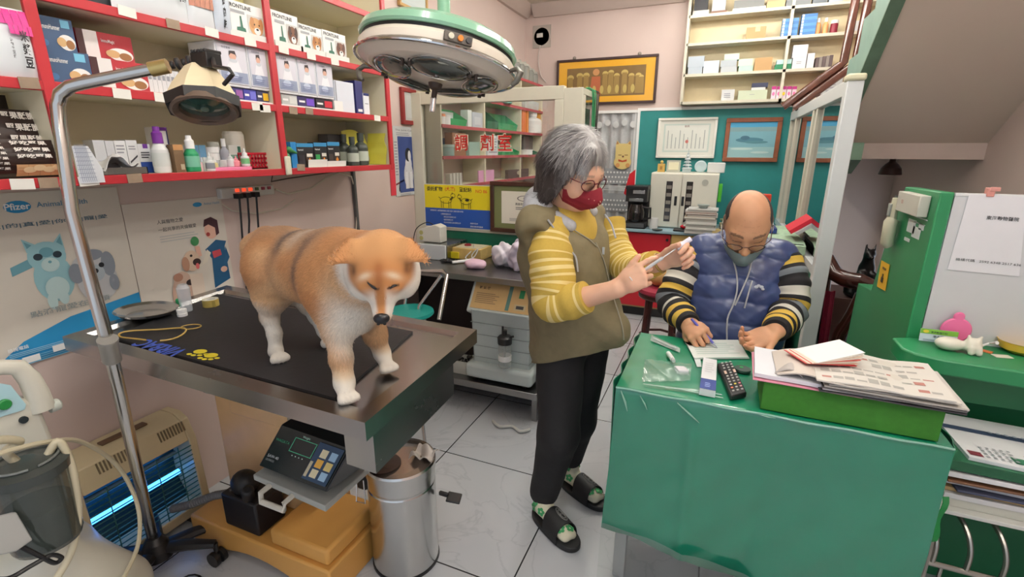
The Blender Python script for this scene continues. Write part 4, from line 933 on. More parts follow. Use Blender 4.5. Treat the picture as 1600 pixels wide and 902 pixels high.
# ---------------------------------------------------------------- suction machine, lower left corner
MC=C(214,212,198,rough=.35,noise=.03)
sm_=thing('suction_machine','beige medical suction machine with dark jar and hoses in the lower left corner','machine',(-1.5,.42,0))
# prims in world coords
pr=[('c',(-1.62,.30,.10),(-1.62,.56,.10),.13,.13,.04,(0,0,1),.8),('c',(-1.42,.30,.10),(-1.42,.52,.10),.13,.12,.04,(0,0,1),.8),
      ('c',(-1.62,.30,.18),(-1.62,.54,.18),.13,.11,.05),('c',(-1.46,.28,.16),(-1.44,.48,.16),.13,.12,.05),('c',(-1.70,.30,.40),(-1.70,.56,.30),.10,.09,.06),('c',(-1.70,.30,.60),(-1.70,.52,.58),.09,.085,.05),('c',(-1.46,.40,.22),(-1.44,.57,.15),.10,.09,.06),('c',(-1.60,.50,.36),(-1.60,.62,.14),.08,.10,.06)]
Vv,Q_=sdf_solid(pr,.012)
Vv[:,2]=np.maximum(Vv[:,2],.002);Vv=relax(Vv,Q_,2)
o=vmesh('body',[(Vv,Q_,None,0)],[MC],sm_)
bm_=MB();f0=P(-60,640,x=-1.52);
# upright panel head: slanted board seen at the left edge
hA,hB,hC,hD=P(-70,600,x=-1.55),P(62,628,x=-1.55),P(88,694,x=-1.55),P(-70,742,x=-1.55)
bm_.slab([hD,hC,hB,hA],-.10,MC);obj('control_head',bm_,sm_,bevel=.012,seg=3)
pn=MB();cen=(hA+hB+hC+hD)/4
pa,pb,pc_,pd=P(-40,592,x=-1.548),P(16,602,x=-1.548),P(40,632,x=-1.548),P(-40,664,x=-1.548);pe=P(38,640,x=-1.548)
pn.slab([pd,pe,pc_,pb,pa],.002,K(176,214,224));g_=P(6,632,x=-1.544)
pn.lathe([(.013,0),(.013,.006),(.010,.008)],g_,K(30,130,60),n=16,R=rotm(0,math.pi/2,0));k_=P(36,656,x=-1.548);pn.lathe([(.009,0),(.009,.006)],k_,K(30,40,44),n=12,R=rotm(0,math.pi/2,0))
obj('control_panel',pn,sm_,smooth=False,label='pale blue panel with green knob')
hp=[P(-40,590,x=-1.56),P(0,574,x=-1.56),P(28,574,x=-1.56),P(46,592,x=-1.56),P(58,616,x=-1.56),P(66,640,x=-1.56)]
obj('carry_handle',MB().tube(hp,[.014,.015,.016,.018,.020,.022],MC,n=12,flat=1.3),sm_)
kb=P(84,634,x=-1.56);obj('side_knob',MB().lathe([(.016,0),(.016,.02),(.012,.024)],kb-V(0,.01,0),K(200,206,196),n=16,R=rotm(-math.pi/2,0,0)),sm_)
jc=P(55,775,x=-1.40);jc=V(-1.40,jc.y,jc.z)
JG=C(70,78,74,rough=.08,alpha=.72,noise=.1,coat=.5)
obj('suction_jar',MB().lathe([(.062,-.125),(.066,-.115),(.070,.06),(.068,.07)],jc,JG,n=28),sm_,label='dark translucent jar')
obj('jar_liquid',MB().lathe([(.058,-.12),(.062,-.02)],jc,K(60,70,60,rough=.3),n=24),sm_)
obj('jar_lid',MB().lathe([(.076,.062),(.078,.085),(.060,.094),(.02,.10)],jc,K(58,64,62,rough=.25),n=28).tube([jc+V(.06*math.cos(t*.3),.06*math.sin(t*.3),.098) for t in range(21)],.003,K(110,114,112),n=6),sm_,label='dark jar lid')
hA=[jc+V(-.01,-.01,.095),jc+V(-.01,-.02,.13),P(30,690,x=-1.40),P(-10,690,x=-1.38),P(-60,720,x=-1.36)]
TB=C(202,194,166,rough=.35,noise=.06)
def smoothpts(pts,n=8):
 out=[];N=len(pts)
 for i in range(N-1):
  p0,p1,p2,p3=pts[max(i-1,0)],pts[i],pts[i+1],pts[min(i+2,N-1)]
  for k in range(n):
   t=k/n;out.append(.5*((2*p1)+(p2-p0)*t+(2*p0-5*p1+4*p2-p3)*t*t+(3*p1-p0-3*p2+p3)*t**3))
 return out+[pts[-1]]
obj('hose',MB().tube(smoothpts(hA),.0095,TB,n=10),sm_)
hB=[jc+V(.02,.035,.095),P(92,690,x=-1.37),P(112,730,x=-1.36),P(122,800,x=-1.36),P(112,860,x=-1.36),P(85,910,x=-1.36)]
obj('hose',MB().tube(smoothpts(hB),.0085,TB,n=10),sm_)
hC=[P(-50,728,x=-1.36),P(10,706,x=-1.37),P(80,690,x=-1.40),P(130,692,x=-1.46),P(185,730,x=-1.55),P(215,790,x=-1.58),P(216,850,x=-1.50),P(190,910,x=-1.40)]
obj('hose',MB().tube(smoothpts(hC),.0058,TB,n=8),sm_,label='thin beige hose')
cl=[P(24,850,x=-1.33),P(60,868,x=-1.32),P(85,880,x=-1.32),P(96,872,x=-1.32),P(80,868,x=-1.32),P(50,884,x=-1.32),P(10,905,x=-1.32),P(-30,900,x=-1.32)]
obj('power_cord',MB().tube(smoothpts(cl),.005,BLACK,n=7),sm_)
pf=MB().slab([P(-60,820,x=-1.34),P(-60,880,x=-1.32),P(20,862,x=-1.32),P(46,844,x=-1.34),P(20,800,x=-1.36)],.015,K(180,182,180));obj('side_tray',pf,sm_,bevel=.004)
obj('blue_bumper',MB().tube([V(-1.30,.42,.05),V(-1.36,.60,.05),V(-1.5,.68,.05),V(-1.68,.68,.05)],.02,K(50,130,190),n=10,flat=1.4),sm_,label='blue bumper strip')

# ---------------------------------------------------------------- pedal bin
bc=V(-.925,1.20,0);BS=steel(200,200,198,.22,(1,1,.4),name='bin_steel')
pb_=thing('pedal_bin','round brushed steel pedal bin with folded-in plastic bag beside the table','bin',bc)
obj('bucket',MB().lathe([(.112,.012),(.118,.016),(.118,.33),(.116,.335),(.116,.34),(.118,.345),(.118,.385)],bc,BS,n=40),pb_)
obj('foot_ring',MB().lathe([(.118,0),(.121,.004),(.120,.014)],bc,BLACK,n=40),pb_)
obj('rim',MB().lathe([(.118,.385),(.122,.388),(.123,.415),(.119,.422),(.113,.418),(.112,.40)],bc,BS,n=40),pb_)
lidm=MB().lathe([(.111,.405),(.08,.411),(.04,.414),(.0,.415)],bc,C(176,160,146,rough=.22,metal=.8,noise=.1),n=40);obj('lid',lidm,pb_,label='brownish domed lid')
obj('lid_hole',MB().lathe([(.058,0),(.0,.001)],bc+V(-.035,-.045,.4185),K(54,38,34,rough=.2),n=28),pb_,label='dark opening')
bag=MB().sheet(lambda u,v: bc+V(.03+.075*u,.005+.085*v,.418+.018*abs(math.sin(5*u+3*v))+.012*math.sin(9*v+2*u)),14,14,C(200,192,184,rough=.3,noise=.15,scale=40),th=.002);obj('bin_bag',bag,pb_)
hb_=bc+V(-.105,-.055,.36);obj('handle_hinge',MB().box(hb_.x-.03,hb_.x+.012,hb_.y-.025,hb_.y+.02,hb_.z-.05,hb_.z+.04,BL),pb_,bevel=.008)
obj('carry_wire',MB().tube([hb_+V(.01,-.03,-.0),hb_+V(.014,-.035,-.09),hb_+V(-.03,-.03,-.1),hb_+V(-.036,-.01,-.02)],.0025,CHROME,n=6),pb_)
obj('pedal',MB().box(bc.x+.118,bc.x+.155,bc.y+.05,bc.y+.062,.265,.28,BL).box(bc.x+.15,bc.x+.20,bc.y+.035,bc.y+.085,.262,.27,BL,R=rotm(0,.15,.3)),pb_,bevel=.003)

# ---------------------------------------------------------------- surgical ceiling lamp
oc=P(683,108,y=1.5);OR=.255
sl=thing('surgical_lamp','round surgical ceiling lamp with mint green top, white dish and five reflectors','lamp',oc)
tl=rotm(math.radians(-10),math.radians(4.5),0);MINT=C(140,190,160,rough=.25,noise=.03,coat=.4);IV=C(238,228,212,rough=.3,noise=.02,coat=.3)
def L(x,y,z): return oc+tl @ V(x,y,z)
obj('dome',MB().lathe([(OR*.985,.054),(OR*1.0,.062),(OR*.97,.082),(OR*.85,.100),(OR*.5,.116),(0.001,.122)],oc,MINT,n=56,R=tl),sl,label='mint green domed cover')
obj('gap_band',MB().lathe([(OR*.95,.042),(OR*.955,.058),],oc,BLACK,n=56,R=tl),sl)
obj('side_band',MB().lathe([(OR*.93,.0),(OR*.99,.012),(OR*.99,.032),(OR*.955,.044)],oc,IV,n=56,R=tl),sl,label='ivory side band')
obj('chrome_ring',MB().tube([L(OR*1.02*math.cos(2*math.pi*i/56),OR*1.02*math.sin(2*math.pi*i/56),.0) for i in range(56)],.0055,CHROME,n=8,closed=True),sl)
dish=MB().lathe([(.001,-.036),(OR*.3,-.035),(OR*.62,-.029),(OR*.85,-.018),(OR*.985,.0)],oc,IV,n=56,R=tl);obj('dish',dish,sl,label='ivory lower dish')
RFL=C(108,112,108,rough=.12,metal=.7,noise=.15,scale=20,coat=.6)
for k in range(5):
 a_=math.radians(90+72*k);ux_,uy_=math.cos(a_),math.sin(a_);c_=L(OR*.58*ux_,OR*.58*uy_,-.032)
 nz_=(tl @ V(ux_*.28,uy_*.28,-1)).normalized();Rr=tl @ rotm(0,0,a_)
 rf=MB().ball(c_,(.057,.092,.018),RFL,n=24,k=10,R=Rr @ rotm(0,-.26,0));r_=obj('reflector',rf,sl)
 obj('reflector_frame',MB().tube([c_+Rr @ rotm(0,-.26,0) @ V(.058*math.cos(2*math.pi*i/30),.093*math.sin(2*math.pi*i/30),-.004) for i in range(30)],.0022,CHROME,n=6,closed=True),r_)
 for s_ in (-1,1): obj('clip',MB().cyl(c_+Rr @ V(0,.090*s_,-.014),c_+Rr @ V(0,.090*s_,.016),.007,K(60,50,44),n=8),r_)
obj('sterile_handle',MB().lathe([(.024,-.046),(.020,-.062),(.009,-.068),(.009,-.095),(.008,-.095)],oc,K(70,56,48),n=18,R=tl).lathe([(.007,-.138),(.0095,-.136),(.0095,-.095),(.012,-.092)],oc,CHROME,n=16,R=tl),sl)
def onband(px,py):      # on the side band
 a_=math.radians(-52);return a_
sw=obj('switch_plate',MB().obox(L(OR*1.0*math.cos(-.98),OR*1.0*math.sin(-.98),.012),L(OR*1.0*math.cos(-.66),OR*1.0*math.sin(-.66),.012)-L(OR*1.0*math.cos(-.98),OR*1.0*math.sin(-.98),.012),tl @ V(0,0,.026),tl @ V(.008,-.008,0),K(92,84,76)),sl,bevel=.002)
for k,(a_,m_) in enumerate(((-.90,K(216,212,190)),(-.80,K(226,130,30)),(-.71,K(60,60,62)))):
 c_=L((OR+.003)*math.cos(a_),(OR+.003)*math.sin(a_),.025);d_=tl @ V(math.cos(a_),math.sin(a_),0);obj('button',MB().cyl(c_-d_*.006,c_+d_*.012,.008,m_,n=12),sw)
for s_ in (-1,1):
 g=L(s_*OR*1.02,0,0);obj('grip',MB().tube([g,g+V(s_*.03,-.01,.004),g+V(s_*.045,-.02,-.01),g+V(s_*.035,-.03,-.035),g+V(s_*.02,-.03,-.045)],[.006,.008,.010,.009,.006],K(110,108,100,rough=.4,metal=.5),n=10),sl)
stp=L(0,.02,.115);obj('drop_pole',MB().cyl(stp,V(stp.x+.012,stp.y,2.8),.021,MINT,n=16).lathe([(.05,0),(.035,.04),(.022,.06)],stp-V(0,0,.005),MINT,n=20).lathe([(.03,-.03),(.07,-.01),(.07,0)],(stp.x+.012,stp.y,2.8),MINT,n=20),sl)
# ---------------------------------------------------------------- pharmacy corner: glazed front, green base, steel counter
CRM=C(214,210,192,rough=.4,noise=.03);GLS=glass(tint=(249,252,251),a=.05)
DGRN=C(34,110,84,rough=.4,noise=.08)
FY=2.90;fx0,fx1=-1.948,-.89;fz0,fz1=.955,1.815
fr_=thing('pharmacy_window','cream framed window of the dispensing room with red characters on the glass','window',(-1.4,FY,.8))
fm=MB().box(fx0,fx0+.085,FY-.02,FY+.03,.80,fz1,CRM).box(fx0+.085,fx1,FY-.02,FY+.03,fz1-.075,fz1,CRM).box(fx0+.085,fx1,FY-.02,FY+.03,fz0-.03,fz0+.02,CRM).box(fx1-.055,fx1,FY-.02,FY+.03,fz0+.02,fz1-.075,CRM)
obj('frame',fm,fr_,bevel=.003)
def pane(y0_,y1_,z0_,z1_,x=None,y=None):
 q=[V(x,y0_,z0_),V(x,y1_,z0_),V(x,y1_,z1_),V(x,y0_,z1_)] if x is not None else [V(y0_,y,z0_),V(y1_,y,z0_),V(y1_,y,z1_),V(y0_,y,z1_)]
 return MB().add(q,[(0,1,2,3)],GLS)
obj('glass_pane',pane(fx0+.085,fx1-.055,fz0+.02,fz1-.075,y=FY+.005),fr_,smooth=False)
lt=MB()
for ch,px in (('調',721),('劑',761),('室',789)):
 p=P(px,237,y=FY)
 lt.text(ch,p+V(0,-.0005,0),(1,0,0),(0,0,1),.112,K(236,222,200),bold=.045,align='c',width=.106);lt.text(ch,p+V(0,-.0015,.005),(1,0,0),(0,0,1),.102,K(196,34,30),bold=.012,align='c',width=.092)
obj('lettering',lt,fr_,smooth=False,label='red characters outlined in cream on the glass')
struct('wall_pharmacy',MB().box(X0,fx1,FY-.01,FY+.02,0.0,fz0-.03,DGRN),smooth=False)
# cream side cabinet / pillar with green cords
pc=thing('corner_cabinet','cream upright cabinet with glazed side at the right end of the dispensing window','cabinet',(-.83,3.05,0))
obj('case',MB().box(-.889,-.777,FY-.02,FY-.005,0,1.80,CRM).box(-.889,-.777,FY-.005,3.25,1.765,1.799,CRM).box(-.889,-.875,FY-.004,3.249,0,1.764,CRM).box(-.79,-.777,FY-.005,FY+.05,0,1.764,CRM).box(-.79,-.777,3.2,3.249,0,1.764,CRM).box(-.79,-.777,FY+.05,3.2,0,.9,CRM),pc,bevel=.002)
obj('side_glass',pane(FY+.05,3.2,.9,1.76,x=-.783),pc,smooth=False)
obj('inner_board',MB().box(-.87,-.80,FY+.02,3.15,1.2,1.7,K(150,156,150)),pc,smooth=False)
for k,(y,g_) in enumerate([(3.05,K(40,130,80)),(3.08,K(36,120,76)),(3.12,K(60,150,96)),(3.16,K(30,34,34)),(3.20,K(60,50,48))]):
 pts=[V(-.80-.02*k,y-.02,1.812),V(-.775,y,1.810),V(-.764,y+.01,1.76),V(-.764,y+.02-.01*k,1.5),V(-.764,y,1.2),V(-.764,y+.01,.9)]
 tag(obj('hanging_cord',MB().tube(smoothpts(pts,4),.004,g_,n=6)),['bright green cord hanging nearest the cabinet front','second green cord over the cabinet edge','third green cord over the cabinet edge','black cord hanging beside the green cords','brown cord furthest back on the cabinet side'][k],'cord')
# yellow and blue registration sign
def backpic(name,label,cat,box,Y,m,items,th=.006,frame=None,fw=.02,parts=None,xz=None):
 if xz: x0,x1,z0,z1=xz
 else:
  x0=P(box[0],(box[1]+box[3])/2,y=Y).x;x1=P(box[2],(box[1]+box[3])/2,y=Y).x;z1=P((box[0]+box[2])/2,box[1],y=Y).z;z0=P((box[0]+box[2])/2,box[3],y=Y).z
 def panel(a0,a1,c0,c1,yy,parent=None,nm=name):
  mb=MB().box(a0,a1,yy,yy+th,c0,c1,m);mb.decor((a0,yy,c0),(a1-a0,0,0),(0,0,c1-c0),items);return obj(nm,mb,parent,smooth=False)
 if frame is None: o=panel(x0,x1,z0,z1,Y);return tag(o,label,cat)
 t=thing(name,label,cat,((x0+x1)/2,Y,z0))
 f=MB()
 for (a,b,c,d) in ((x0,x1,z1-fw,z1),(x0,x1,z0,z0+fw),(x0,x0+fw,z0+fw,z1-fw),(x1-fw,x1,z0+fw,z1-fw)): f.box(a,b,Y-.012,Y+.012,c,d,frame)
 obj('frame',f,t,bevel=.003);panel(x0+fw,x1-fw,z0+fw,z1-fw,Y,t,'picture')
 if parts: parts(t,x0,x1,z0,z1,fw)
 return t
YEL=K(232,214,30);BLS=K(34,82,168)
def dogline(u,v,s,m,cat=False):
 it=[('e',u,v,.075*s,.055*s*1.2,m),('e',u,v,.07*s,.045*s*1.2,YEL)]
 for dx in (-.06,-.035,.035,.06): it += [('r',u+dx*s-.004,v-.15*s,u+dx*s+.004,v-.02,m)]
 hx_=u+(.09*s if not cat else -.085*s);it += [('e',hx_,v+.09*s,.03*s,.045*s,m),('e',hx_,v+.09*s,.024*s,.036*s,YEL),('p',[(u+(.04*s if not cat else -.04*s),v),(hx_-.012,v+.08*s),(hx_+.012,v+.06*s),(u+(.07*s if not cat else -.07*s),v)],m),('p',[(hx_-.02,v+.11*s),(hx_-.012,v+.16*s),(hx_,v+.12*s)],m)]
 tx=u-.09*s if not cat else u+.09*s;it += [('p',[(u+(-.06*s if not cat else .06*s),v+.02),(tx,v+.05*s),(tx,v+.065*s),(u+(-.06*s if not cat else .06*s),v+.035)],m)]
 return it
sg=[('r',0,0,1,1,K(220,220,214)),('r',.012,.018,.988,.45,BLS),('r',.012,.45,.988,.985,YEL),('t','委託寵物',.05,.84,.03,K(30,30,30),'l',.02),('t','(犬.貓)',.33,.84,.03,K(214,40,30),'l',.02),('t','登記站',.54,.84,.03,K(30,30,30),'l',.02),('t','NO 86',.78,.83,.022,K(226,110,30),'l',.02)]
sg += dogline(.34,.64,1.2,K(90,84,20))+dogline(.64,.63,1.1,K(90,84,20),True)+[('e',.66,.66,.03,.03,K(40,36,20))]
sg += [('t','辦理事項 1.辦理寵物登記.電子晶片.變更.遺失申報',.1,.375,.011,WHITE,'l',0),('t','2.攜帶相關文件',.26,.30,.011,WHITE),('t','•飼主身分證明文件',.30,.235,.011,WHITE),('t','•寵物相關文件',.30,.17,.011,WHITE),('t','•狂犬病預防注射證明文件',.30,.105,.011,WHITE),('t','高雄市政府',.7,.12,.011,WHITE),('t','農業局動物保護處',.7,.05,.011,WHITE)]
sx0,sx1=P(663,310,y=FY-.025).x,P(768,315,y=FY-.025).x
backpic('registration_sign','yellow and blue pet registration sign with dog and cat outlines','sign',None,FY-.027,K(220,220,214),sg,xz=(sx0,sx1,.945,1.235),th=.004)
cx0,cx1=sx1+.003,P(878,310,y=FY-.05).x
WDK=C(66,38,26,rough=.3,noise=.25,scale=12)
cert=[('r',0,0,1,1,K(112,118,74)),('r',.12,.12,.88,.88,K(226,222,206)),('e',.5,.72,.13,.07,K(120,116,110)),('e',.5,.72,.11,.055,K(224,220,206)),('e',.53,.73,.06,.035,K(120,116,110)),('t','高雄市獸醫師會員',.5,.56,.016,K(50,50,50),'c',.01),('l',.35,.45,.65,.53,2,K(120,120,116)),('e',.5,.36,.05,.05,K(196,130,110)),('l',.25,.18,.75,.26,3,K(150,150,146))]
backpic('framed_certificate','certificate with a curled dog emblem in a dark wooden frame behind the woman','picture',None,FY-.045,K(112,118,74),cert,xz=(cx0,cx1,.945,1.265),th=.004,frame=WDK,fw=.026)
# pharmacy shelves along the left wall
PSH=X0+.21;PR=C(176,76,84,rough=.4,noise=.06);pz=[1.405,1.61,1.825,2.07];pyd=[2.94,3.60,4.36,4.93]
ph=thing('medicine_shelf','pale shelf with dull red edges behind the dispensing window glass','shelf',(X0,3.9,1.2))
for z in pz+[1.2]: obj('shelf_board',MB().box(X0+.002,PSH-.008,2.94,4.93,z-.009,z+.009,CREAM),ph,smooth=False);obj('red_edge',MB().box(PSH-.008,PSH,2.94,4.93,z-.011,z+.011,PR),ph,smooth=False)
for y in pyd: obj('divider',MB().box(X0+.002,PSH-.008,y-.009,y+.009,1.2,2.07,CREAM),ph,smooth=False)
def pcarton(name,lab,cat,box,zb,m,dep=.06,items=(),X=PSH-.02,top=None,group=None): return carton(name,lab,cat,box,zb,X=X,dep=dep,m=m,items=list(items),top=top,group=group)
G1,G2,G0,G3=pz[0]+.0095,pz[1]+.0095,1.2095,pz[2]+.0095
bottle('pill_bottle','orange and white bottle at the left end behind the glass',688,178,8,G2,PSH-.05,WHITE,K(226,150,110),'jar')
bottle('pill_bottle','white bottle next to the orange one behind the glass',697,180,7,G2,PSH-.04,WHITE,WHITE,'jar')
def basket(lab,box,zb,m,X=PSH-.02):
 y0,y1,z0,z1=fr(*box,X);z0=zb+.0005;yc=(y0+y1)/2;b=MB()
 for (a,bb_,c,d) in ((0,1,0,0),): pass
 lo_=[V(X-.11,y0+.01,z0),V(X-.01,y0+.01,z0),V(X-.01,y1-.01,z0),V(X-.11,y1-.01,z0)];zt=max(z1,z0+.05)
 hi_=[V(X-.12,y0,zt),V(X,y0,zt*.4+z0*.6),V(X,y1,zt*.4+z0*.6),V(X-.12,y1,zt)]
 b.add(lo_+hi_,[(3,2,1,0)]+[(i,(i+1) % 4,4+(i+1) % 4,4+i) for i in range(4)],m)
 ins=[p+(V(X-.06,yc,p.z)-p)*.08+V(0,0,.003) for p in lo_];ih=[p+(V(X-.06,yc,p.z)-p)*.06 for p in hi_]
 b.add(ins+ih,[(0,1,2,3)]+[(4+i,4+(i+1) % 4,(i+1) % 4,i) for i in range(4)],m);b.add(hi_+ih,[(i,(i+1) % 4,4+(i+1) % 4,4+i) for i in range(4)],m)
 return tag(obj('parts_bin',b,smooth=False),lab,'bin')
GP=K(30,150,92,rough=.35);GP2=K(36,110,84,rough=.35)
basket('bright green scoop bin on the upper pharmacy shelf, left bay',(699,170,730,195),G2,GP)
basket('bright green scoop bin in the middle bay of the pharmacy shelf',(779,178,809,200),G2,GP)
basket('dark green scoop bin left of the bright one in the middle bay',(762,172,779,198),G2,GP2)
basket('green scoop bin on the lower pharmacy shelf, middle bay',(785,228,812,244),G1,GP)
basket('small green bin on the lower pharmacy shelf, right bay',(826,232,841,245),G1,GP2)
pcarton('white_packet','white plastic packets piled on the green scoop bin','packet',(690,162,708,182),G2,K(222,226,226),X=PSH-.13,top=G2+.10,dep=.05)
pcarton('glass_box','pale blue-grey clear box behind the glass, left bay','box',(738,176,754,196),G2,K(186,192,202),items=[('r',.2,.2,.8,.7,K(206,210,216))])
pcarton('glass_box','white packet box right of the green scoop bin, left bay','box',(731,172,737,195),G2,K(220,224,222))
pcarton('folder','orange folder standing left in the right bay of the pharmacy shelf','folder',(816,170,822,205),G2,K(224,120,50),dep=.12)
pcarton('folder','second orange folder beside the leftmost one','folder',(823,170,826,205),G2,K(232,150,70),dep=.12)
bottle('pill_bottle','large white bottle between the orange folders',832,174,10,G2,PSH-.05,WHITE,WHITE,'b')
pcarton('folder','amber folder right of the large white bottle','folder',(841,172,848,206),G2,K(232,168,70),dep=.12)
pcarton('folder','white papers standing at the right end of the pharmacy shelf','folder',(850,175,856,206),G2,K(226,226,224),dep=.12)
pcarton('tall_box','brown upright box on the lower pharmacy shelf behind the first red character','box',(707,208,728,249),G1,K(150,104,76),items=[('r',.3,.3,.75,.9,K(214,196,170))])
pcarton('blue_box','blue box at the back of the lower pharmacy shelf, left end','box',(692,216,706,240),G1,K(54,110,170),X=PSH-.10)
bottle('storage_jar','grey-green jar with lid, front left of the lower pharmacy shelf',697,226,13,G1,PSH-.05,K(150,178,172),K(176,196,190),'jar')
pcarton('grey_carton','grey-green carton between the brown box and the papers','box',(733,222,755,247),G1,K(150,176,168),X=PSH-.05)
pcarton('paper_stack','white papers standing in the middle bay of the lower pharmacy shelf','papers',(762,212,778,248),G1,K(214,220,226),items=[('l',.1,.1,.9,.9,6,LINK)])
bottle('storage_jar','small white jar on the lower pharmacy shelf, right bay',821,234,8,G1,PSH-.04,WHITE,WHITE,'jar')
pcarton('dark_bottles','row of grey bottles at the back of the right bay','bottles',(818,214,838,236),G1,K(120,112,116),X=PSH-.10)
pcarton('top_box','pale grey carton on the third pharmacy shelf behind the glass','box',(820,150,842,162),G3,K(196,202,200),top=G3+.08)
bottle('teal_ball','teal lidded tub near the top of the pharmacy shelf',783,128,14,G3,PSH-.05,K(120,190,176),K(90,170,150),'jar')
for k in range(4): pcarton('white_bottle',['first','second','third','fourth'][k]+' white upright card on the lowest pharmacy shelf','card',(703+5*k,262,706.5+5*k,275),G0,K(226,222,210),dep=.04,top=G0+.085)
pcarton('pink_card','pink card behind the top of the registration sign','card',(748,262,772,276),G0,K(226,168,204),dep=.01,top=G0+.09)
pcarton('brown_plaque','dark brown shelf clock on the lowest pharmacy shelf','clock',(794,262,826,276),G0,K(84,66,60),dep=.03,top=G0+.075,items=[('e',.5,.6,.1,.25,K(190,180,160))])
for k,(px,h,w_) in enumerate([(797,.11,12),(809,.085,11),(820,.09,11),(831,.12,12),(844,.12,12),(853,.12,12),(862,.10,11),(870,.085,8)]):
 y=P(px,120,x=PSH-.08).y
 y=4.02+.118*k
 r_=.05;GJ=K(160,162,156,rough=.15,alpha=.75)
 t=thing('glass_jar','grey glass storage jar with lid, number %s along the top of the pharmacy shelf' % ['one','two','three','four','five','six','seven','eight'][k],'jar',(PSH-.08,y,2.0797),'glass jars on top of the pharmacy shelf')
 c=V(PSH-.08,y,2.0797);obj('body',MB().lathe([(r_*.9,0),(r_,.01),(r_,h),(r_*.8,h+.015)],c,GJ,n=16),t);obj('lid',MB().lathe([(r_*.85,h+.015),(r_*.9,h+.03),(r_*.4,h+.04),(r_*.3,h+.055)],c,K(186,186,176,rough=.3),n=16),t)
tag(obj('blue_carton',MB().box(PSH-.16,PSH-.03,3.72,3.86,2.0797,2.26,K(70,140,180)),smooth=False),'blue box standing at the near end of the jars on the pharmacy shelf','box')
# pictures on the left wall between shelf and window
def sidepic(name,lab,yz,m,items,frame,fw=.02,X=XW):
 t=thing(name,lab,'picture',(X,(yz[0]+yz[1])/2,yz[2]));f=MB()
 for (a,b,c,d) in ((yz[0],yz[1],yz[3]-fw,yz[3]),(yz[0],yz[1],yz[2],yz[2]+fw),(yz[0],yz[0]+fw,yz[2]+fw,yz[3]-fw),(yz[1]-fw,yz[1],yz[2]+fw,yz[3]-fw)): f.box(X,X+.022,a,b,c,d,frame)
 obj('frame',f,t,bevel=.002);q=MB().box(X,X+.012,yz[0]+fw,yz[1]-fw,yz[2]+fw,yz[3]-fw,m);q.decor((X+.012,yz[0]+fw,yz[2]+fw),(0,yz[1]-yz[0]-2*fw,0),(0,0,yz[3]-yz[2]-2*fw),items);obj('picture',q,t,smooth=False);return t
y0,y1,z0,z1=fr(629,135,677,196,XW+.02)
sidepic('framed_picture','red-brown framed grey picture half hidden behind the window frame',(y0,y1,z0,1.84),K(196,198,196),[('r',.1,.1,.9,.9,K(206,208,206))],K(140,40,40),.026)
y0,y1,z0,z1=fr(624,-40,668,20,XW+.02)
sidepic('framed_picture','gilt framed pale picture above and behind the surgical lamp',(y0,y1,2.31,2.68),K(196,208,208),[('r',.06,.06,.94,.94,K(204,214,214))],K(190,150,90),.018)
dp=[('r',0,0,1,1,K(206,208,208)),('r',.2,.05,1,.86,K(50,70,130)),('t','The Joint Care',.12,.93,.014,INK,'l',0,.2),('l',.15,.87,.9,.92,2,LINK),('l',.02,.3,.17,.8,12,LINK),('e',.68,.3,.24,.2,K(206,206,210)),('e',.7,.46,.17,.12,K(216,216,220)),('e',.7,.60,.16,.1,K(30,32,40)),('e',.76,.58,.08,.08,K(226,226,230)),('p',[(.5,.1),(.66,.1),(.64,.35),(.52,.35)],K(226,226,230)),('p',[(.75,.1),(.9,.1),(.86,.35),(.74,.35)],K(226,226,230)),('l',.2,-.0,.8,.04,2,LINK)]
y0,y1,z0,z1=fr(616,198,646,306,XW)
flatpic('dog_breed_poster','narrow grey poster of a black and white spaniel beside the window frame','poster',None,XW+.002,K(206,208,208),dp,yz=(y0,y1,z0,z1))
flatpic('red_print','small red print with a dark figure behind the glass','poster',None,XW+.002,K(212,58,76),[('p',[(.3,.1),(.6,.1),(.55,.5),(.62,.7),(.45,.9),(.35,.6)],K(90,30,40)),('p',[(.2,.3),(.7,.5),(.7,.54),(.2,.36)],K(110,36,46))],yz=(2.62,2.90,1.17,1.37))
# steel counter
CT=.80
ct=thing('steel_counter','stainless steel counter under the dispensing window with a low shelf','counter',(-1.4,2.6,0));CST=steel(150,150,150,.35,(3,3,3),name='counter_steel')
obj('counter_top',MB().box(X0+.004,-.76,2.27,FY-.012,CT-.035,CT,CST),ct,bevel=.003)
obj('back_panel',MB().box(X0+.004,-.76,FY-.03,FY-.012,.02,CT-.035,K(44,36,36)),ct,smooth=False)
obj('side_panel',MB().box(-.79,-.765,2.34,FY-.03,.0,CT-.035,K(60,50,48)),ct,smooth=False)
obj('lower_shelf',MB().box(X0+.004,-.79,2.22,FY-.03,.15,.19,CST),ct,bevel=.003)
for x in (X0+.03,-.83): obj('leg',MB().box(x,x+.03,2.26,2.29,0,.15,CST),ct,smooth=False)
struct('trim_6',MB().box(X0,-.79,2.75,FY-.02,0,.10,K(30,28,30)),smooth=False)
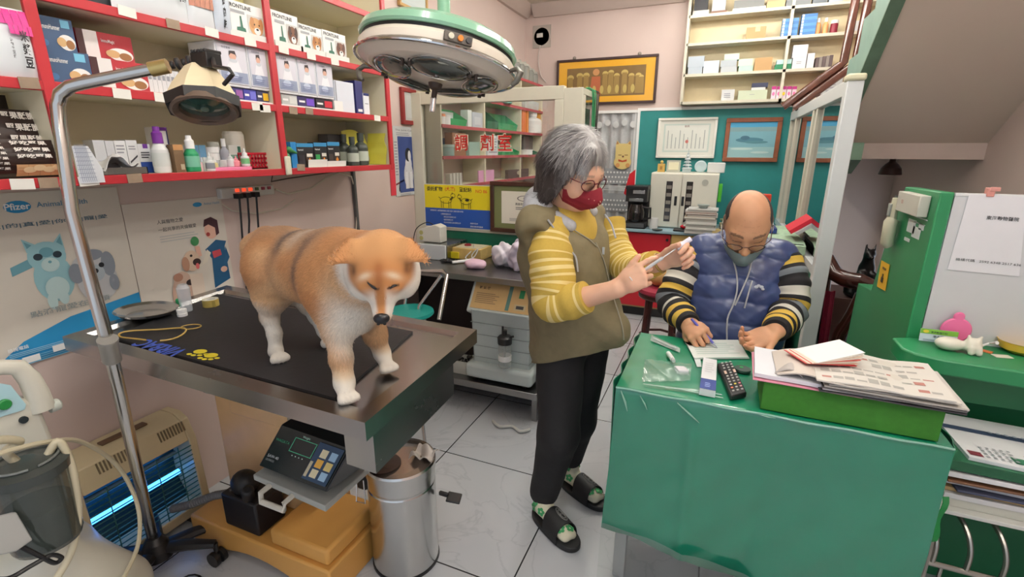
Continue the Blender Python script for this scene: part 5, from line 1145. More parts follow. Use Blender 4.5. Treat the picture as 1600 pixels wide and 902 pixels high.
# oxygen concentrator
OX=C(196,206,204,rough=.35,noise=.03);OXT=C(206,172,118,rough=.4,noise=.05)
ox=thing('oxygen_concentrator','pale grey-green oxygen concentrator with tan control panel under the counter','machine',(-1.02,2.42,.191))
prof=[(-.155,.10),(-.165,.55),(.165,.55),(.155,.10)]
xc=-1.02;m=MB()
m.prism([(2.27,.27),(2.245,.60),(2.23,.62),(2.56,.62),(2.56,.27)],'x',xc-.17,xc+.17,OX);obj('body',m,ox,bevel=.012,seg=3)
for i in range(4): obj('panel_line',MB().box(xc-.172,xc+.172,2.262-.006*i,2.30,.33+.07*i,.3325+.07*i,K(150,158,158)),ox,smooth=False)
obj('foot_tray',MB().box(xc-.20,xc+.20,2.22,2.58,.215,.30,OX),ox,bevel=.02,seg=3)
hd_=MB();pts=[V(xc-.20,2.24,.60),V(xc+.20,2.24,.60),V(xc+.19,2.33,.755),V(xc-.19,2.33,.755)]
hd_.slab(pts,-.06,OX);obj('head',hd_,ox,bevel=.012,seg=3)
nn=(pts[1]-pts[0]).cross(pts[2]-pts[0]).normalized();pan=[pts[0]*.0+(pts[0]*(1-u)+pts[1]*u)*(1-v)+(pts[3]*(1-u)+pts[2]*u)*v+nn*.001 for u,v in ((.05,.14),(.95,.14),(.95,.97),(.05,.97))]
cp_=MB().slab(pan,.002,OXT);O_=pan[0]+nn*.002
cp_.decor(O_,pan[1]-pan[0],pan[3]-pan[0],[('t','氧 氣 機',.08,.74,.018,K(90,70,50),'l',.01),('l',.06,.2,.45,.62,6,K(150,124,90)),('r',.58,.05,.64,.95,K(90,130,120)),('r',.76,.55,.84,.85,K(30,130,80)),('r',.72,.1,.9,.32,K(196,180,140)),('r',.75,.15,.87,.27,K(60,60,60))])
obj('control_panel',cp_,ox,smooth=False,label='tan panel with green switch')
hb2=V(xc+.055,2.20,.50);obj('humidifier_bottle',MB().lathe([(.03,-.17),(.035,-.165),(.035,-.03),(.03,-.02)],hb2,C(190,196,194,rough=.1,alpha=.4,noise=0),n=20).lathe([(.036,-.13),(.036,-.10)],hb2,WHITE,n=20),ox)
obj('bottle_cap',MB().lathe([(.038,-.035),(.040,0),(.03,.01),(.012,.015),(.012,.04)],hb2,BL,n=18).cyl(hb2+V(-.012,0,.01),hb2+V(-.012,0,.06),.006,BL,n=8).cyl(hb2+V(.02,0,.0),hb2+V(.05,0,.012),.006,BL,n=8),ox)
for sx in (-.15,.15):
 for sy in (2.26,2.52): obj('castor',MB().cyl((xc+sx-.01,sy,.2045),(xc+sx+.01,sy,.2045),.0135,BL,n=12),ox)
tag(obj('leaning_board',MB().box(-.765,-.745,2.30,2.55,.0,.36,K(222,226,226)),bevel=.012),'white board leaning at the right end of the counter behind the woman','board')
bb=P(700,590,y=2.3);sb=thing('supply_box','pale box of dark clips on the low counter shelf left of the oxygen machine','box',(-1.30,2.34,.19))
obj('box',MB().box(-1.36,-1.235,2.28,2.285,.191,.27,K(196,198,190)).box(-1.36,-1.235,2.38,2.385,.191,.27,K(196,198,190)).box(-1.36,-1.355,2.285,2.38,.191,.27,K(196,198,190)).box(-1.24,-1.235,2.285,2.38,.191,.27,K(196,198,190)).box(-1.355,-1.24,2.285,2.38,.191,.20,K(196,198,190)),sb,smooth=False)
cl_=MB();rr_=random.Random(4)
for i in range(14): a=V(rr_.uniform(-1.34,-1.25),rr_.uniform(2.29,2.37),rr_.uniform(.24,.28));cl_.cyl(a,a+V(rr_.uniform(-.03,.03),rr_.uniform(-.01,.01),rr_.uniform(0,.03)),.007,BL,n=6)
o=obj('clips',cl_,sb);o['kind']='stuff'
tag(obj('bag_on_floor',MB().tube(smoothpts([V(-1.02,2.16,.010),V(-.96,2.12,.012),V(-.9,2.15,.011),V(-.84,2.12,.012),V(-.80,2.16,.010)],5),.008,K(206,206,200),n=8)),'pale strap lying on the floor beneath the counter shelf','strap')
# things on the counter
mb=MB().box(-1.70,-1.50,2.54,2.80,CT+.0005,CT+.09,steel(150,152,150,.25,name='box_steel'));mb.box(-1.72,-1.50,2.52,2.53,CT+.0005,CT+.095,K(214,220,222));mb.box(-1.70,-1.50,2.53,2.54,CT+.001,CT+.085,K(90,92,92))
tag(obj('steriliser',mb,bevel=.003),'low stainless steriliser box with a white front at the left of the counter','steriliser')
wo=thing('outlet_box','white box with round sockets standing on the steriliser','socket box',(-1.66,2.64,CT+.09));mb=MB().prism([(-1.74,CT+.0915),(-1.58,CT+.0915),(-1.58,CT+.19),(-1.62,CT+.205),(-1.74,CT+.17)],'y',2.60,2.68,K(220,218,208));obj('case',mb,wo,bevel=.004)
for z in (.115,.15): obj('socket',MB().cyl((-1.72,2.598,CT+z),(-1.72,2.606,CT+z),.014,K(190,186,120),n=14),wo)
obj('lead',MB().tube(smoothpts([V(-1.64,2.64,CT+.19),V(-1.70,2.64,CT+.21),V(-1.78,2.63,CT+.16),V(-1.79,2.60,CT+.05)],5),.003,BLACK,n=6),wo)
tb=thing('tester_box','wooden cased tester with red knob, yellow end and coiled grey lead on the counter','box',(-1.40,2.66,CT));WD=C(206,176,110,rough=.45,noise=.15,scale=20)
obj('case',MB().box(-1.50,-1.30,2.60,2.76,CT+.0005,CT+.07,WD),tb,bevel=.003);obj('top_plate',MB().box(-1.485,-1.315,2.615,2.745,CT+.07,CT+.074,K(206,200,170)),tb,smooth=False)
obj('knob',MB().lathe([(.022,0),(.022,.008),(.012,.012)],(-1.43,2.68,CT+.0742),K(130,24,36),n=16),tb,label='dark red knob');obj('yellow_end',MB().box(-1.505,-1.45,2.585,2.60,CT+.006,CT+.045,K(226,206,40)),tb,smooth=False)
obj('lead',MB().tube(smoothpts([V(-1.40,2.70,CT+.078),V(-1.36,2.62,CT+.07),V(-1.39,2.57,CT+.02),V(-1.34,2.56,CT+.015),V(-1.35,2.58,CT+.04),V(-1.32,2.60,CT+.075),V(-1.33,2.57,CT+.03),V(-1.37,2.54,CT+.012)],5),.004,K(190,190,186),n=6),tb)
tag(obj('probe',MB().cyl((-1.42,2.46,CT+.011),(-1.33,2.55,CT+.014),.009,WHITE,r1=.011,n=10)),'white probe lying in front of the wooden tester','probe')
tag(obj('black_leads',MB().tube([V(-1.50+.03*math.cos(t*.9)+.002*t,2.50+.03*math.sin(t*.9),CT+.008+.002*(t % 3)) for t in range(30)],.005,BLACK,n=6)),'tangle of black leads in front of the yellow end','leads')
def crumple(name,lab,cat,c,r,m,seed=1):
 q,Q2=sdf_solid([('e',tuple(c),r,None,.02)],.006);q=q+(vnormals(q,Q2)*(wob(q+seed,22)*.18*min(r))[:,None]);q[:,2]=np.maximum(q[:,2],CT+.0015)
 o=vmesh(name,[(q,Q2,None,0)],[m]);o.data.polygons.foreach_set('use_smooth',[False]*len(o.data.polygons));return tag(o,lab,cat)
crumple('pink_cloth','crumpled pale pink cloth near the counter edge','cloth',V(-1.25,2.43,CT+.022),(.065,.05,.03),K(230,196,214),3)
crumple('plastic_bag','white plastic bag with violet print, left of the pair behind the woman','bag',V(-1.12,2.55,CT+.06),(.07,.08,.075),K(226,220,228),7)
crumple('plastic_bag','white plastic bag with violet print, right of the pair behind the woman','bag',V(-.98,2.50,CT+.085),(.08,.08,.10),K(222,212,230),11)
dh=thing('blue_packet_dish','grey dish holding a crumpled blue packet behind the pink cloth','dish',(-1.20,2.72,CT));obj('dish',MB().lathe([(.05,.0005),(.075,.028),(.08,.03),(.072,.026),(.048,.004)],(-1.20,2.72,CT),K(170,172,168),n=24),dh)
crumple('blue_packet','crumpled blue foil packet lying in the grey dish','packet',V(-1.20,2.72,CT+.045),(.06,.045,.026),K(50,110,176),5)
# folding stool with teal seat
st_=thing('folding_stool','folding stool with teal round seat and chrome legs between table and counter','stool',(-1.42,2.12,0))
scn=P(640,492,y=2.02);obj('seat',MB().lathe([(.12,0),(.128,.008),(.125,.022),(.0,.028)],scn,K(30,150,140,rough=.4),n=32),st_,label='teal round seat')
CT1=CHROME
g1,g2=P(700,428,y=2.12),P(684,520,y=2.0);g2=V(g2.x,g2.y,g2.z)
obj('back_frame',MB().tube([P(686,500,y=1.98),P(699,430,y=2.10),P(692,424,y=2.12),P(640,424,y=2.16),P(630,500,y=2.1)],.011,CT1,n=10),st_)
obj('leg',MB().tube([P(690,430,y=2.11),P(655,478,y=2.06),P(650,600,y=1.95)],.009,CT1,n=10),st_)
l1=P(697,620,z=.0);l2=P(661,700,z=.0)
obj('leg',MB().tube([scn+V(.05,.05,-.005),P(704,626,z=.012)],.009,CT1,n=10).lathe([(.012,0),(.012,.014)],P(704,627,z=.0),K(200,200,200),n=10),st_)
obj('leg',MB().tube([scn+V(.06,-.08,-.005),P(664,694,z=.012)],.010,CT1,n=10),st_)
obj('leg',MB().tube([scn+V(-.06,.05,-.005),scn+V(-.1,.16,-scn.z+.01)],.009,CT1,n=10),st_)
obj('leg',MB().tube([scn+V(-.08,-.06,-.005),scn+V(-.12,-.14,-scn.z+.01)],.009,CT1,n=10),st_)
obj('cross_bar',MB().tube([scn+V(.06,.04,-.2),scn+V(-.08,.04,-.2)],.006,CT1,n=8),st_)

# ---------------------------------------------------------------- back wall
YB=Y1-.002
mb=MB().box(P(833,40,y=YB).x,P(861,40,y=YB).x,YB-.006,YB,2.43,2.63,K(176,168,160));fc=V((P(833,40,y=YB).x+P(861,40,y=YB).x)/2,YB-.006,2.53)
fn=thing('wall_fan','small round black wall device on a grey plate high in the corner','fan',fc);obj('plate',mb,fn,smooth=False)
obj('housing',MB().lathe([(.078,0),(.08,-.02),(.07,-.045),(.05,-.05)],fc,BLACK,n=28,R=rotm(-math.pi/2,0,0) @ rotm(math.pi,0,0)),fn);obj('white_label',MB().box(fc.x-.03,fc.x+.03,fc.y-.054,fc.y-.050,fc.z-.018,fc.z+.018,K(206,206,200)),fn,smooth=False)
obj('cord',MB().tube(smoothpts([fc+V(-.01,-.006,-.08),fc+V(-.03,-.004,-.2),fc+V(-.0,-.004,-.35),fc+V(.06,-.004,-.42)],5),.004,K(200,192,186),n=6),fn)
GOLD=C(232,172,36,rough=.3,noise=.02,coat=1.0)
pups=[('r',0,0,1,1,GOLD),('r',.09,.14,.91,.84,C(120,92,46,rough=.3,noise=.1,coat=1.0))]
for i,(u,v,r) in enumerate([(.13,.62,.035),(.23,.66,.035),(.30,.66,.035),(.5,.68,.03),(.56,.7,.03),(.62,.62,.03),(.7,.68,.035),(.77,.6,.03),(.84,.6,.03),(.87,.56,.025)]):
 pups += [('e',u,v,r,r*1.9,K(196,172,100)),('p',[(u-.03,.18),(u+.03,.18),(u+.025,v),(u-.025,v)],K(150,122,66))]
pups += [('p',[(.34,.16),(.46,.16),(.45,.62),(.36,.62)],K(176,96,60)),('e',.405,.72,.035,.08,K(196,140,90))]
pups += [('e',.15+.08*i,.3,.02,.1,K(190,168,96)) for i in range(9)]
def hooks(t,x0,x1,z0,z1,fw):
 for u in (.18,.82): x=x0+(x1-x0)*u;obj('hook',MB().ball((x,YB-.02,z1+.012),.016,K(150,140,130)),t)
backpic('framed_photo','long dark framed photo of a row of puppies on a gold mount','picture',None,YB-.02,GOLD,pups,xz=(-1.60,-.64,1.885,2.30),frame=K(56,34,34),fw=.022,parts=hooks)
# niche shelving
NW=C(206,200,182,rough=.5,noise=.04);nx0,nx1=-.40,1.25;NF=YB-.16
ns=thing('wall_shelf_unit','cream open shelf unit built high on the back wall above the teal board','shelf',(.3,YB,1.86))
obj('back_panel',MB().box(nx0,nx1,YB-.01,YB,1.85,2.79,C(214,198,160,rough=.5,noise=.05)),ns,smooth=False)
NZ=[1.862,2.085,2.33,2.545,2.785]
for z in NZ: obj('shelf_board',MB().box(nx0,nx1,NF,YB-.01,z-.011,z+.011,NW),ns,smooth=False)
for x in (nx0,.375,1.24): obj('divider',MB().box(x-.011,x+.011,NF,YB-.01,1.851,2.785,NW),ns,smooth=False)
def bcarton(name,lab,cat,box,zb,m,Y=None,dep=.08,items=(),top=None,group=None):
 Y=NF+.02 if Y is None else Y
 ym=(box[1]+box[3])/2;x0,x1=P(box[0],ym,y=Y).x,P(box[2],ym,y=Y).x;z1=top if top else P((box[0]+box[2])/2,box[1],y=Y).z;z0=zb+.0005
 mb=MB().box(x0,x1,Y,Y+dep,z0,z1,m);mb.decor((x0,Y,z0),(x1-x0,0,0),(0,0,z1-z0),list(items));o=obj(name,mb,smooth=False);tag(o,lab,cat,group);return z1
B0,B1,B2,B3=[z+.0115 for z in NZ[:4]]
CARD=K(176,140,92);SIL=K(176,186,196,rough=.25)
bcarton('carton_box','brown cardboard carton with an open flap on the middle niche shelf','box',(1166,42,1196,66),B2,CARD,items=[('r',.45,.6,.7,1,K(206,190,140))])
zz=bcarton('silver_pack','lower silver pack at the left of the second niche shelf','packet',(1075,105,1097,118),B1,SIL)
bcarton('silver_pack','upper silver pack stacked at the left of the second niche shelf','packet',(1075,88,1100,105),zz,SIL)
bcarton('silver_pack','blue-white pack next to the silver pair','packet',(1099,95,1123,118),B1,K(196,208,222))
zz=bcarton('grey_pack','grey pack at the bottom of the pale pile','packet',(1126,104,1151,116),B1,K(180,186,190));zz=bcarton('grey_pack','grey pack lying second in the pale pile','packet',(1126,94,1151,104),zz,K(168,176,182));bcarton('mint_pack','mint pack topmost of the pale pile','packet',(1132,84,1155,93),zz,K(190,214,196))
zz=bcarton('mint_pack','mint green pack, lower of the pair beside the brown box','packet',(1154,103,1176,114),B1,K(176,214,194));bcarton('mint_pack','mint green pack, upper of the pair beside the brown box','packet',(1154,92,1176,103),zz,K(190,216,196))
bcarton('carton_box','brown cardboard carton at the end of the second niche shelf','box',(1179,90,1206,112),B1,CARD)
bcarton('paper_box','white upright box on the lowest niche shelf','box',(1127,140,1147,162),B0,K(206,208,208),items=[('l',.2,.2,.8,.7,3,LINK)])
zz=bcarton('paper_box','pale green flat carton on the lowest niche shelf','box',(1153,141,1198,161),B0,K(196,206,180),items=[('l',.4,.5,.6,.6,1,LINK)])
zz=bcarton('paper_box','thin white box on the pale green carton','box',(1174,137,1196,141),zz,K(220,220,216),top=zz+.02);bcarton('dark_box','dark blue box topmost on the pale green carton','box',(1175,130,1200,137),zz,K(50,54,80),top=zz+.035)
for c in range(2):
 z=B2
 for r in range(7 if c else 6):
  z=bcarton('blue_carton','blue flat carton, %s from the bottom of the %s stack' % (['lowest','second','third','fourth','fifth','sixth','top'][r],['left','right'][c]),'box',((1222,40,1247,44),(1251,40,1275,44))[c],z,[K(60,116,176),K(80,140,196)][r % 2],top=z+.0215,group='blue cartons stacked in the niche',items=[('r',.02,.1,.16,.9,K(196,210,224))])
def bbottle(name,lab,cx,pyt,w_,zb,body,cap,Y=None,kind='b',lab_m=None,h=None):
 Y=NF+.05 if Y is None else Y
 x0=P(cx-w_/2,pyt,y=Y).x;x1=P(cx+w_/2,pyt,y=Y).x;r=(x1-x0)/2;h=h or P(cx,pyt,y=Y).z-zb;c=(( x0+x1)/2,Y,zb+.0005)
 t=thing(name,lab,'bottle',c)
 if kind == 'jar': pr=[(r*.95,0),(r,.004),(r,h*.7),(r*.9,h*.76)];cp=[(r*1.03,h*.75),(r*1.03,h)]
 else: pr=[(r*.95,0),(r,.004),(r,h*.6),(r*.5,h*.76)];cp=[(r*.55,h*.75),(r*.5,h)]
 obj('body',MB().lathe(pr,c,body,n=16),t);obj('cap',MB().lathe(cp,c,cap,n=14),t)
 if lab_m: obj('paper_label',MB().lathe([(r*1.02,h*.1),(r*1.02,h*.5)],c,lab_m,n=16),t)
OR_=K(232,160,104)
bbottle('orange_bottle','orange bottle left of the pair in the right niche bay',1280,29,9,B2,OR_,WHITE);bbottle('orange_bottle','orange bottle right of the pair in the right niche bay',1292,28,9,B2,OR_,WHITE)
bbottle('red_jar','white topped jar with a dark red base by the handrail',1305,32,12,B2,K(130,30,50),WHITE,kind='jar')
bcarton('folded_cloth','dark green folded cloth at the left of the right niche bay','cloth',(1211,101,1236,110),B1,K(20,110,70),top=B1+.04);bcarton('folded_cloth','pale aqua cloth folded on the dark green one','cloth',(1214,89,1237,100),B1+.0405,K(176,206,204),top=B1+.075)
zz=bcarton('white_box','white box, lower of two in the right niche bay','box',(1238,90,1259,108),B1,K(214,216,218),items=[('l',.3,.4,.7,.7,2,LINK)]);bcarton('white_box','white box, upper of two in the right niche bay','box',(1239,70,1262,88),zz,K(216,216,222))
bcarton('white_box','tall narrow white box next to the two stacked white ones','box',(1261,83,1272,107),B1,K(220,218,220))
for k in range(5): bcarton('cassette',['first','second','third','fourth','fifth'][k]+' dark striped tape box leaning by the handrail','tape box',(1274+5.5*k,90-k,1279+5.5*k,105),B1,[K(90,76,76),K(140,130,124)][k % 2],group='dark tape boxes on the niche shelf')
for k in range(5): bcarton('snack_pack',['first','second','third','fourth','fifth'][k]+' white and pink packet in the lowest right niche bay','packet',(1205+8*k,135,1212+8*k,158),B0,K(226,206,216),items=[('r',0,.75,1,1,K(176,40,120)),('e',.5,.4,.3,.15,K(226,120,170) if k != 2 else K(226,200,40))],group='pink topped packets in the lowest niche bay',dep=.04)
bcarton('orange_pack','orange and white packet behind the handrail','packet',(1255,136,1272,156),B0,K(232,168,130));bcarton('book_box','grey-white printed carton right of the handrail','box',(1286,114,1316,146),B0,K(186,192,192),items=[('l',.2,.2,.8,.85,5,LINK)])
bcarton('dark_book','dark slim book beside the printed carton','book',(1277,118,1284,150),B0,K(70,40,40));bcarton('white_box','white box at the right end near the stair stringer','box',(1336,32,1350,58),B2,K(206,210,212))
z=B3
for k,(a,b,m_,h,l) in enumerate([(1083,1108,K(196,196,190),.035,'white tray box at the lower left of the top niche shelf'),(1111,1136,K(116,84,66),.02,'brown flat box on the top niche shelf'),(1145,1196,K(214,216,212),.022,'wide white tray on the top niche shelf'),(1197,1225,K(196,164,116),.05,'tan carton on the top niche shelf'),(1227,1265,K(120,124,126),.055,'grey clear box on the top niche shelf'),(1268,1290,K(100,106,112),.06,'dark grey case on the top niche shelf'),(1293,1315,K(170,182,196),.05,'pale blue box on the top niche shelf')]):
 zt_=bcarton('flat_box',l,'box',(a,12,b,20),B3,m_,top=B3+h)
 if k < 4: bcarton('flat_box',l.replace(' on the top',' stacked above on the top').replace('lower left','upper left').split(' box')[0]+' lid, top niche shelf %s' % ['far left','second','centre','fourth'][k],'box',(a+2,4,b-2,10),zt_,[K(40,40,44),K(186,188,192),K(120,122,120),K(180,150,110)][k],top=zt_+[.09,.09,.06,.04][k])

# teal board with strips
TEAL=C(34,128,126,rough=.55,noise=.05)
tbd=thing('teal_board','teal painted board with white edging behind the back counter','board',(-.14,YB-.03,.8))
obj('panel',MB().box(-.765,.49,YB-.03,YB,.2,1.815,TEAL),tbd,smooth=False);obj('white_edge',MB().box(-.79,.49,YB-.036,YB,1.815,1.84,WHITE).box(-.79,-.765,YB-.036,YB,.2,1.815,WHITE),tbd,smooth=False)
crt=[('r',0,0,1,1,K(226,226,216)),('r',.07,.1,.93,.9,K(200,214,206)),('r',.1,.14,.9,.86,K(228,230,222)),('t','執照',.5,.8,.02,K(120,60,60),'c',0)]+[('r',.15+.075*i,.2,.165+.075*i,.72-.1*(i % 3),K(170,176,172)) for i in range(10)]+[('e',.52,.4,.03,.05,K(200,120,110))]
backpic('framed_licence','white framed pale licence hanging on the teal board','picture',(1027,184,1119,247),YB-.05,K(228,228,220),crt,frame=K(232,230,222),fw=.022)
BRF=C(132,74,44,rough=.4,noise=.2,scale=14)
sea=[('r',0,0,1,1,K(120,170,182)),('r',0,.86,1,1,K(76,164,206)),('r',0,.74,1,.86,K(126,160,164)),('r',0,.0,1,.3,K(150,190,192)),('e',.45,.5,.3,.07,K(70,120,136)),('e',.35,.56,.1,.06,K(60,100,120)),('e',.6,.44,.25,.04,K(80,130,140)),('e',.3,.25,.25,.03,K(190,214,210)),('e',.7,.15,.2,.03,K(186,210,206))]
backpic('seascape_painting','seascape in a reddish wooden frame on the teal board','picture',(1132,184,1219,253),YB-.05,K(120,170,182),sea,frame=BRF,fw=.036)
# curtained doorway
cd_=thing('lace_curtain','grey white lace curtain with a yellow cat motif in the doorway','curtain',(-.98,YB-.03,.3))
LACE=C(186,188,190,rough=.8,noise=.1,scale=60);LACE2=C(150,154,158,rough=.8,noise=.1)
obj('drape',MB().sheet(lambda u,v: V(-1.19+.40*u,YB-.035+.012*math.sin(u*26),.3+1.5*v),60,4,LACE,th=.002),cd_)
dr=[];rr_=random.Random(3)
for j in range(5):
 for i in range(12): dr.append(('e',.06+.08*i+(.04 if j % 2 else 0),.40+.028*j,.016,.005,K(224,226,226)))
for (a,b) in ((.55,.585),(.36,.385),(.2,.23)): dr += [('r',0,a+.01*k,1,a+.004+.01*k,K(214,216,216)) for k in range(3)]
dr=[('r',0,.56,1,.66,LACE2),('r',0,.38,1,.5,LACE2)]+[('e',.06+.08*i+(.04 if j % 2 else 0),(.575 if j < 3 else .395)+.03*(j % 3),.022,.0065,K(224,226,226)) for j in range(6) for i in range(12)]+[('r',0,.52+.012*k,1,.526+.012*k,K(212,214,214)) for k in range(3)]
dr += [('e',.12+.2*i,.93+.012*(i % 2),.07,.02,K(206,208,208)) for i in range(5)]
CY=K(222,200,130)
dr += [('e',.73,.70,.21,.045,CY),('p',[(.55,.70),(.55,.815),(.91,.815),(.91,.70)],CY),('p',[(.55,.80),(.57,.835),(.66,.81)],CY),('p',[(.91,.80),(.89,.835),(.80,.81)],CY),('p',[(.56,.81),(.57,.83),(.62,.812)],K(176,120,70)),('p',[(.9,.81),(.89,.83),(.84,.812)],K(176,120,70)),
       ('r',.62,.742,.70,.746,K(110,70,40)),('r',.77,.742,.85,.746,K(110,70,40)),('e',.735,.735,.025,.006,K(110,70,50)),('p',[(.63,.705),(.73,.70),(.83,.705),(.83,.718),(.73,.71),(.63,.718)],K(190,80,40)),('e',.62,.68,.05,.014,K(206,150,90)),('e',.86,.68,.05,.014,K(206,150,90))]
pm=MB().decor((-1.19,YB-.049,.3),(.40,0,0),(0,0,1.5),dr);obj('lace_pattern',pm,cd_,smooth=False,label='woven bands, dots and a yellow cat')
obj('curtain_rail',MB().box(-1.21,-.79,YB-.06,YB-.03,1.80,1.825,WHITE),cd_,smooth=False)
obj('side_strip',MB().box(-.815,-.795,YB-.05,YB-.03,.3,1.8,K(206,208,208)),cd_,smooth=False)
# back counter
bcn=thing('back_counter','back counter with pale blue top, red door and yellow wood drawers','counter',(-.2,4.6,0))
obj('counter_top',MB().box(-.79,.47,4.28,YB-.04,.775,.80,K(150,180,192,rough=.35)),bcn,bevel=.004)
obj('carcass',MB().box(-.75,.44,4.34,YB-.06,.08,.775,K(190,164,110)),bcn,smooth=False);obj('plinth',MB().box(-.75,.44,4.36,YB-.06,0,.08,BLACK),bcn,smooth=False)
dr_=obj('door',MB().box(-.75,-.345,4.315,4.34,.10,.765,K(196,30,44,rough=.35)),bcn,bevel=.003,label='red door');obj('knob',MB().ball((-.37,4.305,.72),.012,BLACK,n=10,k=6),dr_)
for k in range(4): d_=obj('drawer',MB().box(-.335,-.16,4.315,4.34,.10+.168*k,.262+.168*k,K(216,176,100)),bcn,bevel=.003);obj('knob',MB().ball((-.25,4.305,.18+.168*k),.010,BLACK,n=10,k=6),d_)
obj('door',MB().box(-.15,.43,4.315,4.34,.10,.765,K(200,170,116)),bcn,bevel=.003)
CB=.8005
# coffee maker
cm_=thing('coffee_maker','black and chrome drip coffee maker with glass pot on the back counter','coffee maker',(-.66,4.38,CB));kx0,kx1,ky=-.745,-.565,4.31
obj('base',MB().box(kx0,kx1,ky,ky+.2,CB,CB+.055,BLACK).box(kx0+.01,kx1-.01,ky-.003,ky,CB+.012,CB+.045,K(110,112,114,metal=.7,rough=.3)),cm_,bevel=.006)
obj('rear_tank',MB().box(kx0,kx1,ky+.12,ky+.2,CB+.055,CB+.36,BLACK),cm_,bevel=.005)
obj('brew_head',MB().box(kx0,kx1,ky+.0,ky+.12,CB+.23,CB+.335,BLACK).box(kx0-.004,kx1+.004,ky-.006,ky+.2,CB+.335,CB+.365,BLACK).box(kx0+.06,kx1-.02,ky-.004,ky,CB+.30,CB+.33,K(190,192,194,metal=.8,rough=.25)).box(kx0+.03,kx1-.03,ky-.004,ky,CB+.235,CB+.26,K(170,172,174,metal=.8,rough=.25)),cm_,bevel=.003)
obj('glass_pot',MB().lathe([(.055,0),(.068,.02),(.07,.08),(.055,.13),(.05,.15)],((kx0+kx1)/2,ky+.055,CB+.058),C(40,36,36,rough=.06,alpha=.75,noise=0,coat=.5),n=24),cm_)
obj('pot_handle',MB().tube([(kx1-.03,ky+.01,CB+.19),(kx1+.035,ky-.01,CB+.185),(kx1+.04,ky-.01,CB+.10),(kx1-.02,ky+.01,CB+.085)],.010,BLACK,n=8),cm_)
tag(obj('red_card',MB().slab([P(975,302,y=4.45),P(990,318,y=4.45),P(993,265,y=4.45),P(984,272,y=4.45)],.012,K(206,24,40)),smooth=False),'red pointed card standing behind the coffee maker','card')
tag(obj('drinking_glass',MB().lathe([(.018,0),(.02,.12),(.018,.12),(.016,.01)],(-.56,4.62,CB+.33-.33),C(200,214,216,rough=.05,alpha=.35,noise=0),n=16)),'slim clear glass on the back counter beside the white cabinet','glass')
tag(obj('white_mug',MB().lathe([(.032,0),(.036,.004),(.038,.095),(.034,.095),(.032,.01)],(-.50,4.36,CB),WHITE,n=20)),'white cup between the coffee maker and white cabinet','cup')
tag(obj('dark_coaster',MB().lathe([(.045,0),(.045,.008),(.0,.009)],(-.46,4.31,CB),K(50,60,60),n=20)),'dark flat coaster in front of the white cup','coaster')
tag(obj('black_pouch',MB().box(-.33,-.12,4.29,4.40,CB,CB+.018,BLACK),bevel=.008),'black flat pouch under the red computer mouse','pouch')
tag(obj('red_mouse',MB().ball((-.22,4.35,CB+.036),(.06,.04,.022),K(214,30,54),n=16,k=10)),'red computer mouse on the black pouch','mouse')
# white cabinet with dark slots
wc_=thing('medicine_cabinet','cream white two-door cabinet with dark slot windows on the back counter','cabinet',(-.3,4.62,CB));WCM=C(222,220,206,rough=.35,noise=.02)
x0,x1,z1=-.565,-.015,1.275
obj('case',MB().box(x0,x1,4.47,4.82,CB,z1,WCM),wc_,bevel=.006)
xm=-.305
for k,(a,b,wx,hx_) in enumerate(((x0+.004,xm-.003,.62,.86),(xm+.003,x1-.004,.22,.06))):
 d_=obj('door',MB().box(a,b,4.452,4.47,CB+.012,z1-.008,WCM),wc_,bevel=.004);wxx=a+(b-a)*wx
 obj('slot_window',MB().box(wxx-.026,wxx+.026,4.4485,4.452,CB+.06,z1-.07,K(48,44,44,rough=.1)),d_,bevel=.002)
 for i in range(5): obj('shelf_item',MB().box(wxx-.02,wxx+.02,4.4465,4.4484,CB+.08+.065*i,CB+.11+.065*i,K(130,124,116)),d_,smooth=False)
 hh=a+(b-a)*hx_;obj('handle',MB().box(hh-.011,hh+.011,4.4485,4.452,1.0,1.08,BLACK),d_,bevel=.002)
obj('round_badge',MB().lathe([(.026,0),(.026,.003),(.02,.003),(.02,.0005)],(-.12,4.452,1.2),K(180,180,170),n=24,R=rotm(math.pi/2,0,0)),wc_)
gtx=-.012;tag(obj('green_box',MB().box(gtx,gtx+.03,4.60,4.75,1.03,1.18,K(90,200,60)),bevel=.006),'bright green plastic case on the side of the white cabinet','case')
ZC_=z1+.0008
tag(obj('gold_trophy',MB().box(-.53,-.47,4.58,4.63,ZC_,ZC_+.07,K(206,170,90)).box(-.51,-.49,4.577,4.58,ZC_+.02,ZC_+.05,K(160,120,60)).ball((-.5,4.605,ZC_+.085),.014,K(216,186,100),n=10,k=6),smooth=False),'small gold block trophy at the left on the white cabinet','trophy')
tag(obj('plaque',MB().box(-.455,-.34,4.59,4.61,ZC_,ZC_+.10,K(190,190,176)).box(-.44,-.355,4.587,4.59,ZC_+.02,ZC_+.085,K(236,232,200)),bevel=.002),'glass plaque with cream plate on the white cabinet','plaque')
CRY=C(210,224,226,rough=.08,alpha=.7,noise=0,coat=.6)
pg=MB().box(-.32,-.25,4.57,4.64,ZC_,ZC_+.03,CRY)
for k in range(5): pg.lathe([(.045-.006*k,0),(.036-.006*k,.014)],(-.285,4.605,ZC_+.03+.026*k),CRY,n=14);pg.cyl((-.285,4.605,ZC_+.04+.026*k),(-.285,4.605,ZC_+.058+.026*k),.018-.002*k,CRY,n=10)
pg.cyl((-.285,4.605,ZC_+.155),(-.285,4.605,ZC_+.20),.005,CRY,r1=.001,n=8);tag(obj('crystal_pagoda',pg),'crystal pagoda ornament in the middle of the white cabinet','ornament')
tag(obj('plate_ornament',MB().lathe([(.046,0),(.05,.006),(.04,.01),(.0,.008)],(-.175,4.61,ZC_+.052),K(190,210,214),n=24,R=rotm(math.pi/2,0,0))),'round pale plate standing on the white cabinet','plate')
